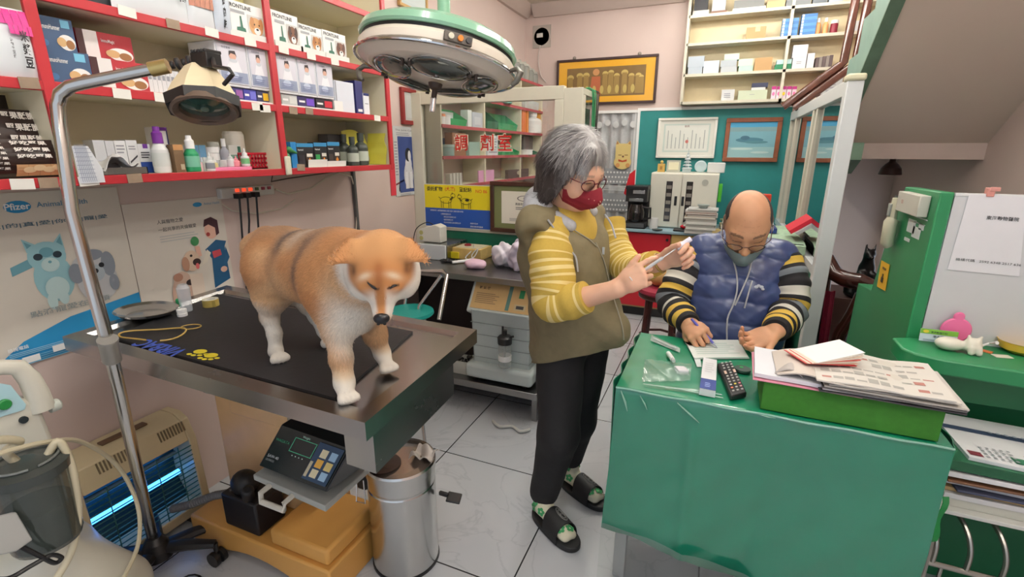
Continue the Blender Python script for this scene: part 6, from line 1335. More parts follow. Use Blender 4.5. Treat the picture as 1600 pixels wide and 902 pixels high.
tag(obj('white_case',MB().box(-.12,.02,4.58,4.66,ZC_,ZC_+.085,K(216,218,216)),bevel=.008),'white oblong case at the right on the cabinet','case')
# books and papers right of the cabinet
bs=[(.036,K(150,150,146)),(.022,K(206,206,200)),(.02,K(190,188,180)),(.026,K(214,212,206)),(.02,K(176,176,170)),(.016,K(206,190,170)),(.02,K(214,214,210)),(.014,K(150,110,90)),(.018,K(206,206,204)),(.012,K(190,192,190))]
z=CB;nm=['bottom','second','third','fourth','fifth','sixth','seventh','eighth','ninth','top']
for k,(h,m_) in enumerate(bs):
 o_=.012*math.sin(k*2.3);tag(obj('book',MB().box(-.235+o_,-.0+o_*.6,4.21+.01*math.cos(k*3),4.40,z,z+h-.0006,m_).box(-.232+o_,-.003+o_*.6,4.209+.01*math.cos(k*3),4.395,z+.003,z+h-.004,K(226,224,216)),smooth=False),'pale %s book of the pile beside the seated man, %s' % (['grey','white','cream'][k % 3],nm[k]+' of the pile'),'book','books piled on the back counter');z += h
tag(obj('small_dish',MB().lathe([(.03,0),(.035,.012),(.05,.028),(.045,.028),(.03,.01)],(-.11,4.30,z+.0005),K(150,160,156),n=20)),'small grey dish on top of the pile of books','dish')
z=CB
for k in range(5): tag(obj('magazine',MB().box(.02+.012*math.sin(k*5),.20,4.22,4.42,z,z+.0155,[K(206,200,180),K(120,150,130),K(190,196,186),K(90,92,90),K(206,196,160)][k],R=rotm(rz=.06*math.sin(k*2))),smooth=False),['cream','sage green','pale grey','dark grey','tan'][k]+' magazine in the low pile behind the seated man','magazine','magazines in the low pile');z += .0165
tag(obj('green_bowl',MB().lathe([(.04,0),(.07,.03),(.075,.04),(.065,.035),(.035,.006)],(.10,4.31,z),K(120,140,110),n=24)),'sage green bowl on the low magazine pile','bowl')
tag(obj('phone_handset',MB().box(.18,.22,4.46,4.49,CB,CB+.16,K(206,210,206),R=rotm(rx=-.2)).box(.19,.21,4.452,4.46,CB+.09,CB+.14,K(60,80,70),R=rotm(rx=-.2)),bevel=.005),'grey cordless phone standing on the back counter','phone')
tag(obj('tan_box',MB().box(-.02,.05,4.20,4.27,CB,CB+.05,K(214,190,130)),smooth=False),'small tan carton in front of the low magazine pile','box')
# container stand at the curtain
jt=thing('side_table','low cream side table in front of the curtain','table',(-.95,4.5,0));obj('top',MB().box(-1.12,-.80,4.35,4.70,.70,.73,K(206,200,180)),jt,bevel=.003)
for x in (-1.1,-.84):
 for y in (4.38,4.66): obj('leg',MB().box(x,x+.025,y,y+.025,0,.70,K(190,184,168)),jt,smooth=False)
tag(obj('basket_tub',MB().lathe([(.085,0),(.10,.1),(.105,.105),(.09,.105),(.08,.01)],(-.90,4.46,.7305),K(196,178,120),n=24)),'straw coloured tub on the cream side table','tub')
tag(obj('white_tub',MB().lathe([(.07,0),(.075,.13),(.07,.14),(.0,.145)],(-.84,4.42,.731+.0),K(222,222,216),n=24) if False else MB().box(-1.10,-1.02,4.42,4.5,.7305,.86,K(216,216,210)),bevel=.004),'white box left of the straw tub on the side table','box')
# stool with striped cushion
sl_=V(-.285,3.30,0);sk=thing('wooden_stool','dark wooden stool with red striped cushion behind the woman','stool',sl_);WDR=C(64,24,22,rough=.35,noise=.2)
obj('seat',MB().lathe([(.15,.50),(.155,.51),(.155,.53)],sl_,WDR,n=24),sk)
cz=MB().lathe([(.15,.53),(.165,.545),(.16,.565),(.10,.575),(.0,.578)],sl_,K(150,36,60),n=28);obj('cushion',cz,sk,label='red cushion with pale stripes')
for k in range(7): obj('stripe',MB().box(sl_.x-.13+.04*k-.006,sl_.x-.13+.04*k+.006,3.2,3.4,.568,.5785,K(216,160,170)),sk,smooth=False) if 0 else None
for k in range(4): a_=.78+k*1.571;obj('leg',MB().cyl(sl_+V(.11*math.cos(a_),.11*math.sin(a_),.50),sl_+V(.14*math.cos(a_),.14*math.sin(a_),0),.018,WDR,n=8),sk)
obj('rung',MB().tube([sl_+V(.125*math.cos(t*.785+.78),.125*math.sin(t*.785+.78),.22) for t in range(8)],.009,WDR,n=6,closed=True),sk)
tag(obj('wooden_ball',MB().ball(sl_+V(-.03,0,.578+.064),(.07,.07,.064),C(200,156,96,rough=.5,noise=.1),n=20,k=12)),'tan round tin on the striped stool cushion','tin')

# ---------------------------------------------------------------- glazed partition on the right
PA=C(222,226,226,rough=.35,noise=.02);PXX=.5;pt_=thing('glazed_partition','white framed glass partition right of the seated man','partition',(PXX,3.8,0))
obj('post',MB().box(PXX-.03,PXX+.035,2.72,2.79,0,1.755,PA),pt_,bevel=.004,label='white end post');obj('post_cap',MB().box(PXX-.034,PXX+.04,2.71,2.80,1.755,1.785,K(226,222,190)),pt_,bevel=.010,seg=3,label='cream cap')
obj('top_rail',MB().box(PXX-.02,PXX+.02,2.79,4.88,1.70,1.77,PA),pt_,bevel=.003);obj('mid_rail',MB().box(PXX-.02,PXX+.02,2.79,4.88,.84,.89,PA),pt_,bevel=.003)
obj('lower_panel',MB().box(PXX-.012,PXX+.012,2.79,4.88,0.0,.84,DGRN),pt_,smooth=False,label='dark green lower panel')
for y,w_ in ((3.52,.05),(3.66,.045),(4.50,.05),(4.83,.05)): obj('mullion',MB().box(PXX-.018,PXX+.018,y,y+w_,.89,1.70,CRM),pt_,bevel=.003)
for a,b in ((2.79,3.52),(3.705,4.50),(4.55,4.83)): obj('glass_pane',pane(a,b,.89,1.70,x=PXX),pt_,smooth=False)
# wood cabinet, lace covered stand, things on them
wd=thing('wooden_cabinet','pale wooden cabinet in front of the partition beside the man','cabinet',(.36,3.2,0));WP=C(186,164,138,rough=.5,noise=.1,scale=9)
obj('body',MB().box(.22,.44,3.0,3.5,0,.75,WP),wd,bevel=.003);obj('top',MB().box(.21,.455,2.98,3.52,.75,.79,C(206,186,158,rough=.45,noise=.08)),wd,bevel=.003);obj('door_gap',MB().box(.23,.43,2.996,3.0,.03,.035,BLACK).box(.23,.43,2.996,3.0,.72,.725,BLACK),wd,smooth=False)
js=thing('spice_jar','black printed jar with red lid on the wooden cabinet','jar',(.36,3.08,.7905));obj('body',MB().lathe([(.042,0),(.045,.005),(.045,.075),(.04,.08)],(.36,3.08,.7905),BLACK,n=20).box(.335,.385,3.032,3.0355,.81,.845,K(206,206,206)),js);obj('lid',MB().lathe([(.046,.08),(.046,.10),(.03,.105)],(.36,3.08,.7905),K(206,24,32),n=20),js)
lt_=thing('lace_covered_stand','dark stand with a green lace cover behind the seated man','stand',(.33,3.5,0))
obj('stand',MB().box(.16,.47,3.13,3.85,.92,.945,K(36,44,42)).box(.16,.18,3.6,3.85,.0,.92,K(36,44,42)).box(.45,.47,3.53,3.85,.0,.92,K(36,44,42)).box(.18,.45,3.83,3.85,.0,.92,K(30,36,34)),lt_,smooth=False)
def lace(u,v):
 x=.14+.34*u;
 if v < .45: return V(x,3.11,.945-.045*(1-v/.45)+.012*abs(math.sin(u*18))*(1-v/.45)*-1)
 return V(x,3.11+.74*(v-.45)/.55,.951+.002*math.sin(u*9+v*7))
obj('lace_cover',MB().sheet(lace,40,10,C(176,206,176,rough=.8,noise=.25,scale=50),th=.003),lt_,label='pale green scalloped lace')
tag(obj('magazine',MB().obox(P(1236,366,y=3.2),V(.13,0,.10),V(0,.22,0),V(-.012,0,.018),K(214,40,60)).obox(P(1246,368,y=3.18),V(.11,0,.085),V(0,.2,0),V(-.010,0,.015),K(222,222,222)),smooth=False),'red and white booklets leaning on the lace covered stand','booklets')
tag(obj('dark_book',MB().obox(P(1262,372,y=3.2)+V(0,0,-.0),V(.07,.0,-.035),V(0,.2,0),V(.025,0,.05),K(90,74,66)),smooth=False),'brown covered book leaning against the partition on the lace','book')
tag(obj('blue_tray',MB().box(.20,.36,3.45,3.7,.953,.985,K(30,60,130)).box(.21,.34,3.46,3.69,.985,1.01,K(190,192,186)),bevel=.003),'blue tray with a grey box behind the man on the lace stand','tray')
tag(obj('red_file',MB().box(.22,.33,3.78,3.84,.953,1.17,K(206,60,30)),bevel=.004),'orange red upright file on the lace covered stand','file')
tag(obj('small_bottle',MB().lathe([(.012,0),(.012,.05),(.006,.06)],(.25,3.2,.953),K(226,60,70),n=12),),'small red and white tube on the lace covered stand','tube')
# ---------------------------------------------------------------- consulting desk with green cloth under clear plastic
DT=.75;dx0,dx1,dy0,dy1=-.225,.595,1.385,1.885
CG=C(18,130,94,rough=.30,noise=.03,scale=4,coat=.45);CF=C(26,122,94,rough=.16,noise=.14,scale=4,coat=1.0)
dk=thing('consulting_desk','pale metal desk under the green cloth','desk',(.18,1.63,0));PG=C(190,190,186,rough=.4,noise=.04)
obj('desk_top',MB().box(dx0+.01,dx1-.01,dy0+.01,dy1-.01,.715,.744,PG),dk,bevel=.003)
for x in (dx0+.02,dx1-.06):
 for y in (dy0+.03,dy1-.07): obj('leg',MB().box(x,x+.04,y,y+.04,0,.715,PG),dk,bevel=.002)
obj('modesty_panel',MB().box(dx0+.06,dx1-.06,dy1-.06,dy1-.05,.25,.715,PG),dk,smooth=False)
def rip(u,v): return .013*math.sin(u*7+.6)*v+.008*math.sin(u*15+2+v*2)*v+.006*math.sin(v*6+u*5)*v+.007*math.exp(-((u-.27-.03*v)/.02)**2)*min(1,v*4)-.006*math.exp(-((u-.60+.1*v)/.03)**2)*min(1,v*3)+.005*math.sin(u*31+v*9)*math.sin(v*11+u*6)*v
cl=thing('tablecloth','glossy green tablecloth draped over the consulting desk down the front','tablecloth',(.18,1.63,.75))
obj('top_cloth',MB().sheet(lambda u,v: V(dx0-.004+(dx1-dx0+.008)*u,dy0+(dy1-dy0)*v,DT+.0009*math.sin(u*40)*math.sin(v*23)+.0005),40,24,CG,th=.003),cl,label='green cloth on the desk top')
def front(u,v):
 zb_=.235-.10*max(0,u-.1)+.014*math.sin(u*9);
 y=dy0-.008-rip(u,v)-.012*v;x=dx0-.004+(dx1-dx0+.008)*u-.018*v*(1-u)*.6+.006*math.sin(v*5)*v
 if v < .04: return V(x,dy0-.008*math.sin(v/.04*1.57),DT+.001-.008*(1-math.cos(v/.04*1.57)))
 return V(x,y,DT-.007-(DT-zb_)*(v-.04)/.96)
obj('front_drape',MB().sheet(lambda u,v: front(u,1-v),110,60,CF,th=.002),cl,label='hanging front of the cloth under shiny plastic')
for s_,x in ((-1,dx0-.006),(1,dx1+.006)):
 obj('side_drape',MB().sheet((lambda u,v: V(x+s_*(.004+.012*v*math.sin(u*12)**2),dy0+(dy1-dy0)*(u if s_ > 0 else 1-u),DT-(DT-.27)*(1-v)-.002)),24,10,CG,th=.002),cl)
PLAS=glass('clear_plastic',tint=(246,250,248),a=.14,rough=.10)
pl=MB().sheet(lambda u,v: V(dx0-.02+(dx1-dx0+.05)*u,dy0-.030-rip(u,.9)-.010*math.sin(u*5)-.02*(1-v),.035+.03*math.sin(u*6)+(.22-.09*u)*v),50,20,PLAS)
tag(obj('plastic_sheet',pl),'clear plastic sheet hanging below the green cloth in front of the desk','sheet')
edge=[front(i/40,.03)+V(0,-.003,.004+.0015*math.sin(i*.7)) for i in range(41)]
pe=MB().tube(edge,.0032,C(150,206,186,rough=.15,alpha=.65,noise=0,coat=1),n=6)
for (u0,v0,u1,v1,w_) in ((.02,.04,.05,.16,.006),(.09,.05,.12,.13,.004),(.22,.05,.30,.14,.006),(.47,.02,.53,.03,.004)):
 a,b=front(u0,v0),front(u1,v1);pe.tube([a+V(0,-.003,0),(a+b)/2+V(.004,-.007,0),b+V(0,-.003,0)],[w_*.4,w_,w_*.3],C(150,206,186,rough=.15,alpha=.65,noise=0,coat=1),n=8,flat=.4)
tag(obj('plastic_edge',pe),'pale folded plastic edge along the front of the desk top','edge')
# ---- things on the desk
DZ=DT+.0035
def dp_(px,py,z=0): return P(px,py,z=DZ+z)
def flatquad(name,lab,cat,pts,th,m,items=(),smooth=False,z=0.0,**k):
 pts=[dp_(*p,z) for p in pts];mb=MB();n=len(pts)
 mb.add(pts+[p+V(0,0,th) for p in pts],[tuple(range(n-1,-1,-1)),tuple(range(n,2*n))]+[(i,(i+1) % n,n+(i+1) % n,n+i) for i in range(n)],m)
 if items: mb.decor(pts[0]+V(0,0,th),pts[1]-pts[0],pts[3]-pts[0],items)
 o=obj(name,mb,smooth=smooth,**k);return tag(o,lab,cat)
for k in range(3): flatquad('writing_pad',['bottom sheet of the white form pad the man writes on','middle sheet of the white form pad','top sheet of the form pad with faint lines'][k],'paper',[(1086-k,562-k),(1171-k,561-k),(1153,532),(1068+k,532)],.0022,[K(196,200,198),K(214,220,218),K(226,232,228)][k],[('l',.1,.15,.9,.8,6,K(196,214,206))] if k == 2 else (),z=.0024*k)
rl_a,rl_b=dp_(1161,533,.014),dp_(1187,556,.014);tag(obj('rolled_page',MB().cyl(rl_a,rl_b,.0125,K(206,216,170),n=16)),'rolled back yellow-green pages at the edge of the form pad','paper')
bx=flatquad('medicine_carton','upright white and navy medicine carton lying on the desk by the remote','box',[(1092,617),(1117,622),(1119,572),(1098,568)],.022,K(228,230,232),[('r',0,0,1,.30,K(34,58,132)),('l',.3,.06,.7,.2,3,K(150,170,220)),('l',.2,.5,.8,.85,5,K(210,212,214))])
ra,rb,rc,rd=dp_(1141,627),dp_(1166,622),dp_(1143,573),dp_(1120,575)
rm=thing('remote_control','black remote control with many coloured keys on the green desk','remote',(ra+rc)/2)
mb=MB();n=4;pts=[ra,rb,rc,rd];mb.add(pts+[p+V(0,0,.018) for p in pts],[(3,2,1,0),(4,5,6,7)]+[(i,(i+1) % 4,4+(i+1) % 4,4+i) for i in range(4)],BLACK);obj('case',mb,rm,bevel=.004)
ke=[]
for j in range(11):
 for i in range(3):
  mcol=K(190,190,186) if j > 3 else [K(226,120,90),K(190,190,190),K(226,170,176)][i] if j == 1 else [K(200,200,200),K(226,206,80),K(220,140,150)][i] if j == 2 else K(170,170,168)
  if j in (6,7) and i != 1:
   if j == 6: ke.append(('r',.12+.30*i,.56,.28+.30*i,.66,K(226,196,176)))
   continue
  ke.append(('r',.16+.28*i,.08+.08*j,.30+.28*i,.12+.08*j,mcol))
km=MB().decor(ra+V(0,0,.0185),rb-ra,rd-ra,ke,d0=.0012);obj('keys',km,rm,smooth=False)
rr0=dp_(1160,580);tag(obj('grey_disc',MB().lathe([(.024,0),(.026,.004),(.025,.010),(.0,.011)],rr0,K(66,84,78),n=24).lathe([(.006,.011),(.006,.012)],rr0+V(-.004,.004,0),K(60,170,90),n=10)),'round dark grey disc with a green mark beside the remote','disc')
flatquad('paper_tag','small white paper strip between form pad and medicine carton','paper',[(1089,574),(1096,574),(1094,560),(1084,560)],.0015,K(214,222,220))
SYW=C(206,220,214,rough=.2,alpha=.55,noise=.1,coat=.6)
a,b,c,d=dp_(1016,533),dp_(1062,552),dp_(1063,545),dp_(1018,524)
mb=MB().sheet(lambda u,v: (a*(1-u)+b*u)*(1-v)+(d*(1-u)+c*u)*v+V(0,0,.002+.008*math.sin(3.1*v)*(.6+.4*math.sin(9*u))),16,6,SYW);mb.tube([a*.8+d*.2+V(.01,0,.006),b*.6+c*.4+V(-.01,0,.006)],.006,C(226,230,230,rough=.2,alpha=.6,noise=0),n=8)
tag(obj('syringe_wrapper',mb),'torn clear syringe wrapper near the far edge of the desk','wrapper')
va,vb=dp_(1044,552,.009),dp_(1051,562,.009);tag(obj('white_cap_vial',MB().cyl(va,vb,.008,WHITE,n=14).cyl(vb,vb+(vb-va)*.25,.006,K(206,206,206),n=12)),'small white cap lying in front of the torn wrapper','cap')
a,b,c,d=dp_(1003,598),dp_(1078,596),dp_(1081,570),dp_(1008,562)
mb=MB().sheet(lambda u,v: (a*(1-u)+b*u)*(1-v)+(d*(1-u)+c*u)*v+V(0,0,.001+.010*abs(math.sin(5*u+3*v))*math.sin(3.14*v)+.003*math.sin(15*u+9*v)**2),26,12,C(190,220,208,rough=.08,alpha=.32,noise=0,coat=1.0));tag(obj('plastic_bag',mb),'clear crumpled plastic bag lying on the desk','bag')
p=dp_(1064,583);tag(obj('white_packet',MB().box(p.x-.018,p.x+.018,p.y-.016,p.y+.022,DZ+.001,DZ+.016,K(226,224,230),R=rotm(0,.1,.5)),bevel=.003),'small white packet inside the clear plastic bag','packet')
for k,(q0,q1) in enumerate([((1005,600),(1130,622)),((1040,606),(1128,617))]):
 A_,B_=dp_(*q0,.003),dp_(*q1,.003);tag(obj('plastic_strip',MB().tube([A_,(A_+B_)/2+V(0,.006,.002),B_],[.003,.005,.003],C(190,226,212,rough=.08,alpha=.5,noise=0,coat=1),n=8,flat=.4)),['longer clear crease of plastic along the front of the desk','shorter clear crease of plastic behind the longer one'][k],'plastic')
# green felt box and the paper pile
GBX=C(52,118,34,rough=.85,noise=.12,scale=70)
gx0,gx1,gy0,gy1=.172,.572,1.395,1.56;gz=.838
tag(obj('felt_box',MB().box(gx0,gx1,gy0,gy1,DZ,gz,GBX,R=rotm(rz=-.015)),bevel=.002),'long moss green felt-covered box at the front of the desk','box')
z=gz+.0012
def leafpile(name,lab,cat,x0,x1,y0,y1,z0,th,m,rz=0,wav=.002,items=None,seed=0,edge=None):
 c=V((x0+x1)/2,(y0+y1)/2,0);R=rotm(rz=rz)
 def f(u,v):
  p=V(x0+(x1-x0)*u,y0+(y1-y0)*v,0)-c;p=R @ p+c;return V(p.x,p.y,z0+th+wav*abs(math.sin(u*5+seed))*(1+v)+wav*.6*math.sin(v*7+seed)**2)
 mb=MB().sheet(f,14,8,m);mb2=MB()
 mb=MB().sheet(f,14,8,m,th=th*.92)
 if items:
  for it in items:
   if it[0] == 'r':
    n_=3
    mb.add([f(it[1],it[2])+V(0,0,.0006),f(it[3],it[2])+V(0,0,.0006),f(it[3],it[4])+V(0,0,.0006),f(it[1],it[4])+V(0,0,.0006)],[(0,1,2,3)],it[5])
 return tag(obj(name,mb),lab,cat)
leafpile('pink_folder','pink cardboard folder under the papers on the green box','folder',.145,.40,1.39,1.60,z,.003,K(226,150,170),rz=-.03,wav=.0005)
leafpile('exercise_book','open white exercise book on the pink folder','notebook',.15,.33,1.40,1.61,z+.0045,.012,K(226,228,234),rz=-.05,wav=.001,seed=2)
leafpile('white_paper','large white curling sheet behind the newspaper pile','paper',.20,.46,1.60,1.78,DZ+.001,.004,K(224,226,230),rz=.12,wav=.010,seed=1)
NP=[K(206,200,190),K(190,186,178),K(214,210,202),K(176,172,166),K(206,202,196),K(212,208,200)]
zz=z+.0045;rr_=random.Random(9)
for k in range(7):
 it=[]
 if k == 6:
  for i in range(10):
   for j in range(5):
    if rr_.random() < .8: it.append(('r',.05+.09*i,.1+.17*j,.12+.09*i+rr_.random()*.01,.13+.17*j+rr_.random()*.08,K(168,166,160) if rr_.random() < .8 else K(176,120,110)))
 leafpile('newspaper',['dark lowest','second','third','fourth','fifth','sixth','printed topmost'][k]+' newspaper of the pile on the moss green box','newspaper',.30+.004*k-(.03 if k > 4 else 0),.604+.006*math.sin(k*3)-(.02 if k > 3 else 0),1.375+.006*math.sin(k*2),1.60-.01*(k % 3),zz,.0042,[K(70,68,70),K(190,188,190),K(90,88,88),NP[1],NP[3],NP[0],NP[5]][k],rz=-.02+.035*math.sin(k*1.9),wav=.0014 if k < 5 else .004,items=it,seed=k)
 zz += .0048
# booklets fanned open
ft=thing('open_booklet','thick folded booklet with fanned cream and red pages on the newspapers','booklet',(.33,1.52,zz))
for k in range(8):
 a_=.04+.06*k;base=V(.27+.004*k,1.45,zz+.010+.001*k)
 mcol=[K(200,60,60),K(226,190,170),K(236,226,210),K(214,110,100),K(236,228,214),K(230,210,190),K(236,230,220),K(236,236,232)][k]
 obj('page',MB().obox(base,V(.125*math.cos(a_*.8),.03+.004*k,.125*math.sin(a_*.8)*.6),V(-.045,.085,0),V(0,0,.0016),mcol),ft,smooth=False)
tag(obj('folded_paper',MB().sheet(lambda u,v: V(.20+.13*u,1.41+.17*v-.02*u,z+.022+.02*math.sin(3.14*u)*(.7+.3*v)+.006*u),12,6,K(206,196,186),th=.004)),'loose folded cream paper curling between exercise book and newspapers','paper')
tag(obj('folded_paper',MB().sheet(lambda u,v: V(.195+.07*u+.05*v,1.42+.17*v,z+.020+.018*math.sin(3.14*u)),10,6,K(186,180,176),th=.003)),'grey edged paper roll leaning left of the cream folded paper','paper')

# ---------------------------------------------------------------- green booth with frosted board
BG=C(38,128,80,rough=.42,noise=.05,scale=4);BG2=C(30,112,70,rough=.42,noise=.05)
bo=thing('reception_booth','green painted counter hutch with frosted board on the right','counter',(.95,2.1,0))
side=[(1.88,1.335),(2.20,1.33),(2.235,1.29),(2.34,.905),(2.54,.885),(2.54,0),(1.88,0)]
obj('side_panel',MB().prism(side,'x',.617,.652,BG),bo,bevel=.004,label='tall green end panel with sloping back')
obj('step_ledge',MB().box(.652,X1-.01,2.345,2.54,.86,.885,BG),bo,bevel=.003)
obj('ledge',MB().prism([(.62,1.88),(.575,1.86),(.575,1.76),(.60,1.725),(.66,1.70),(.80,1.69),(X1-.01,1.66),(X1-.01,2.0),(.62,2.0)],'z',.815,.865,BG),bo,bevel=.006)
obj('lower_body',MB().box(.62,X1-.01,1.86,2.5,0,.814,BG2),bo,bevel=.003);obj('band',MB().box(.612,X1-.01,1.80,1.86,.70,.814,BG2),bo,bevel=.003)
obj('frosted_board',MB().box(.655,X1-.01,1.885,1.892,.866,1.325,C(206,208,210,rough=.35,noise=.02)),bo,smooth=False,label='frosted white board')
obj('board_rim',MB().box(.655,X1-.01,1.883,1.895,1.325,1.333,K(226,228,228)),bo,smooth=False)
BY=1.8835
q=[P(1514,304,y=BY),P(1605,308,y=BY),P(1592,432,y=BY),P(1480,421,y=BY)]
nt_=MB().slab([q[3]-V(0,.0015,0),q[2]-V(0,.0015,0),q[1]-V(0,.0015,0),q[0]-V(0,.0015,0)],-.001,K(226,226,230));UU=(q[2]-q[3]).normalized()
p=P(1540,343,y=BY)-V(0,.003,0);nt_.text('東海動物醫院',p,UU,EZ,.012,K(40,40,44),bold=.01);p=P(1492,407,y=BY)-V(0,.003,0);nt_.text('機構代碼   2592 6348 2517 636',p,UU,EZ,.009,K(60,60,64),width=.155)
tag(obj('notice_sheet',nt_,smooth=False),'white printed notice taped on the frosted board','notice')
p=P(1547,300,y=1.885);tag(obj('peg',MB().box(p.x-.008,p.x+.010,1.878,1.90,p.z-.014,p.z+.012,K(206,140,130)).box(p.x-.004,p.x+.020,1.876,1.882,p.z+.002,p.z+.014,K(214,150,140)),bevel=.002),'pink clip on the top edge of the frosted board','clip')
BX=.6165
# cordless phone on bracket, wall box, stickers, yellow label on the side panel
def onside(px,py,dx=0): p=P(px,py,x=BX-dx);return p
ph_=thing('cordless_phone','cream cordless phone in a holder on the green end panel','phone',onside(1400,345));PHM=C(206,202,176,rough=.4,noise=.03)
t0,t1=onside(1408,310,.012),onside(1391,384,.012);ob=(t1-t0)
obj('handset',MB().tube([t0+V(-.012,0,0),t0+ob*.3+V(-.014,0,0),t0+ob*.6+V(-.012,0,0)],[.018,.020,.020],PHM,n=12,flat=.7),ph_,bevel=0);obj('window',MB().box(BX-.042,BX-.036,t0.y-.012,t0.y+.014,t0.z-.065,t0.z-.02,K(150,154,146)),ph_,bevel=.002)
obj('holder',MB().tube([t0+ob*.42+V(-.008,0,0),t0+ob*.5+V(-.014,0,0),t1+V(-.012,0,.01),t1+V(-.004,0,-.004)],[.024,.028,.026,.018],PHM,n=12,flat=.8),ph_)
a=onside(1421,299);b=onside(1457,306);c=onside(1448,340)
tag(obj('wall_box',MB().box(BX-.03,BX,min(a.y,b.y),max(a.y,b.y),c.z,a.z,K(196,194,182)).text('CE',V(BX-.031,max(a.y,b.y)-.05,c.z+.03),(0,-1,0),EZ,.012,K(190,80,60)),bevel=.003),'pale grey square box at the top of the green end panel','box')
for k,(x0_,y0_,x1_,y1_) in enumerate([(1421,341,1428,366),(1430,339,1450,344),(1429,347,1446,352),(1428,353,1436,375),(1437,349,1443,361),(1414,370,1421,379)]):
 a,b=onside(x0_,y0_),onside(x1_,y1_);tag(obj('sticker',MB().box(BX-.0012,BX-.0002,min(a.y,b.y),max(a.y,b.y),min(a.z,b.z),max(a.z,b.z),K(206,214,212)),smooth=False),['tall white sticker strip under the grey box','top horizontal white sticker','second horizontal white sticker','long hanging white sticker','small white sticker at the right','small square white sticker at the bottom'][k],'sticker','white stickers on the green end panel')
yl=[onside(1371,448),onside(1384,455),onside(1391,414),onside(1378,407)];ym=MB().slab([v-V(.001,0,0) for v in yl],.001,K(226,176,30));ctr=sum(yl,V(0,0,0))/4;ym.decor(yl[1]+V(-.0025,0,.0),yl[0]-yl[1],yl[2]-yl[1],[]) ;ym.box(BX-.004,BX-.0032,ctr.y-.014,ctr.y+.012,ctr.z-.026,ctr.z-.006,K(60,50,30)).box(BX-.004,BX-.0032,ctr.y-.006,ctr.y+.004,ctr.z-.006,ctr.z+.008,K(60,50,30)).box(BX-.004,BX-.0032,ctr.y-.02,ctr.y+.02,ctr.z+.024,ctr.z+.032,K(120,90,30))
tag(obj('yellow_label',ym,smooth=False),'yellow warning label on the green end panel','label')
# things on the ledge
LZ=.8655
pk=thing('pink_holder','pink round card holder standing on the green ledge','holder',(.70,1.86,LZ));PK=C(240,120,170,rough=.4,noise=.03)
pkc=P(1497,505,y=1.865);obj('body',MB().lathe([(.036,0),(.040,.004),(.036,.008),(.0,.010)],(pkc.x,1.872,LZ+.046),PK,n=28,R=rotm(math.pi/2,0,0)).lathe([(.012,0),(.015,.004),(.012,.008)],(pkc.x,1.872,LZ+.090),PK,n=16,R=rotm(math.pi/2,0,0)),pk);obj('foot',MB().box(pkc.x-.03,pkc.x+.03,1.85,1.88,LZ,LZ+.01,PK),pk)
ct_=MB();a=P(1442,518,y=1.82);b=P(1502,524,y=1.82);hh=.036
ct_.obox(V(a.x,1.835,LZ+.008),V(b.x-a.x,0,0),V(0,.006,hh+.004),V(0,-.001,0),K(206,222,232));ct_.decor((a.x,1.8335,LZ+.008),(b.x-a.x,0,0),(0,.006,hh+.004),[('r',0,.62,1,1,K(120,180,60)),('t','東海動物醫院',.28,.68,.007,K(30,70,40),'l',.02),('e',.15,.8,.08,.12,K(220,206,60)),('t','李永通',.35,.32,.009,K(70,80,90),'l',.02),('l',.1,.06,.9,.22,2,K(150,164,176))])
tag(obj('name_card',ct_,smooth=False),'green and pale blue business card leaning on the pink holder','card')
tag(vmesh('white_figurine',[(*sdf_solid([('e',(.70,1.80,LZ+.020),(.036,.026,.0205),None,.01),('e',(.752,1.79,LZ+.025),(.022,.020,.024),None,.012),('c',(.742,1.79,LZ+.04),(.738,1.79,LZ+.056),.008,.003,.006),('c',(.762,1.79,LZ+.04),(.768,1.79,LZ+.056),.008,.003,.006),('c',(.745,1.775,LZ+.02),(.745,1.772,LZ+.008),.009,.008,.006),('c',(.762,1.775,LZ+.02),(.764,1.772,LZ+.008),.009,.008,.006)],.003),None,0)],[C(226,222,206,rough=.3,noise=.02)]),'cream curled cat figurine on the green ledge','figurine')
bw=P(1590,552,z=LZ);tag(obj('yellow_bowl',MB().lathe([(.030,0),(.050,.012),(.056,.034),(.058,.036),(.054,.034),(.046,.014),(.02,.006)],bw+V(.01,.012,0),C(232,190,70,rough=.35,noise=.04),n=28)),'yellow bowl with white rim at the right end of the green ledge','bowl')
tag(obj('white_spoon',MB().tube([P(1527,543,z=LZ+.008),P(1545,537,z=LZ+.016),P(1558,536,z=LZ+.028)],[.004,.003,.006],WHITE,n=8)),'white spoon handle reaching into the yellow bowl','spoon')
a=P(1537,548,z=LZ+.001);tag(obj('orange_slip',MB().box(a.x-.03,a.x+.02,a.y-.01,a.y+.012,LZ,LZ+.002,K(206,110,60),R=rotm(rz=-.6)),smooth=False),'orange printed slip lying before the yellow bowl','paper');a=P(1566,557,z=LZ+.001);tag(obj('white_slip',MB().box(a.x-.022,a.x+.022,a.y-.012,a.y+.012,LZ,LZ+.002,K(220,216,200),R=rotm(rz=.2)),smooth=False),'small white card lying on the ledge front of the bowl','card')
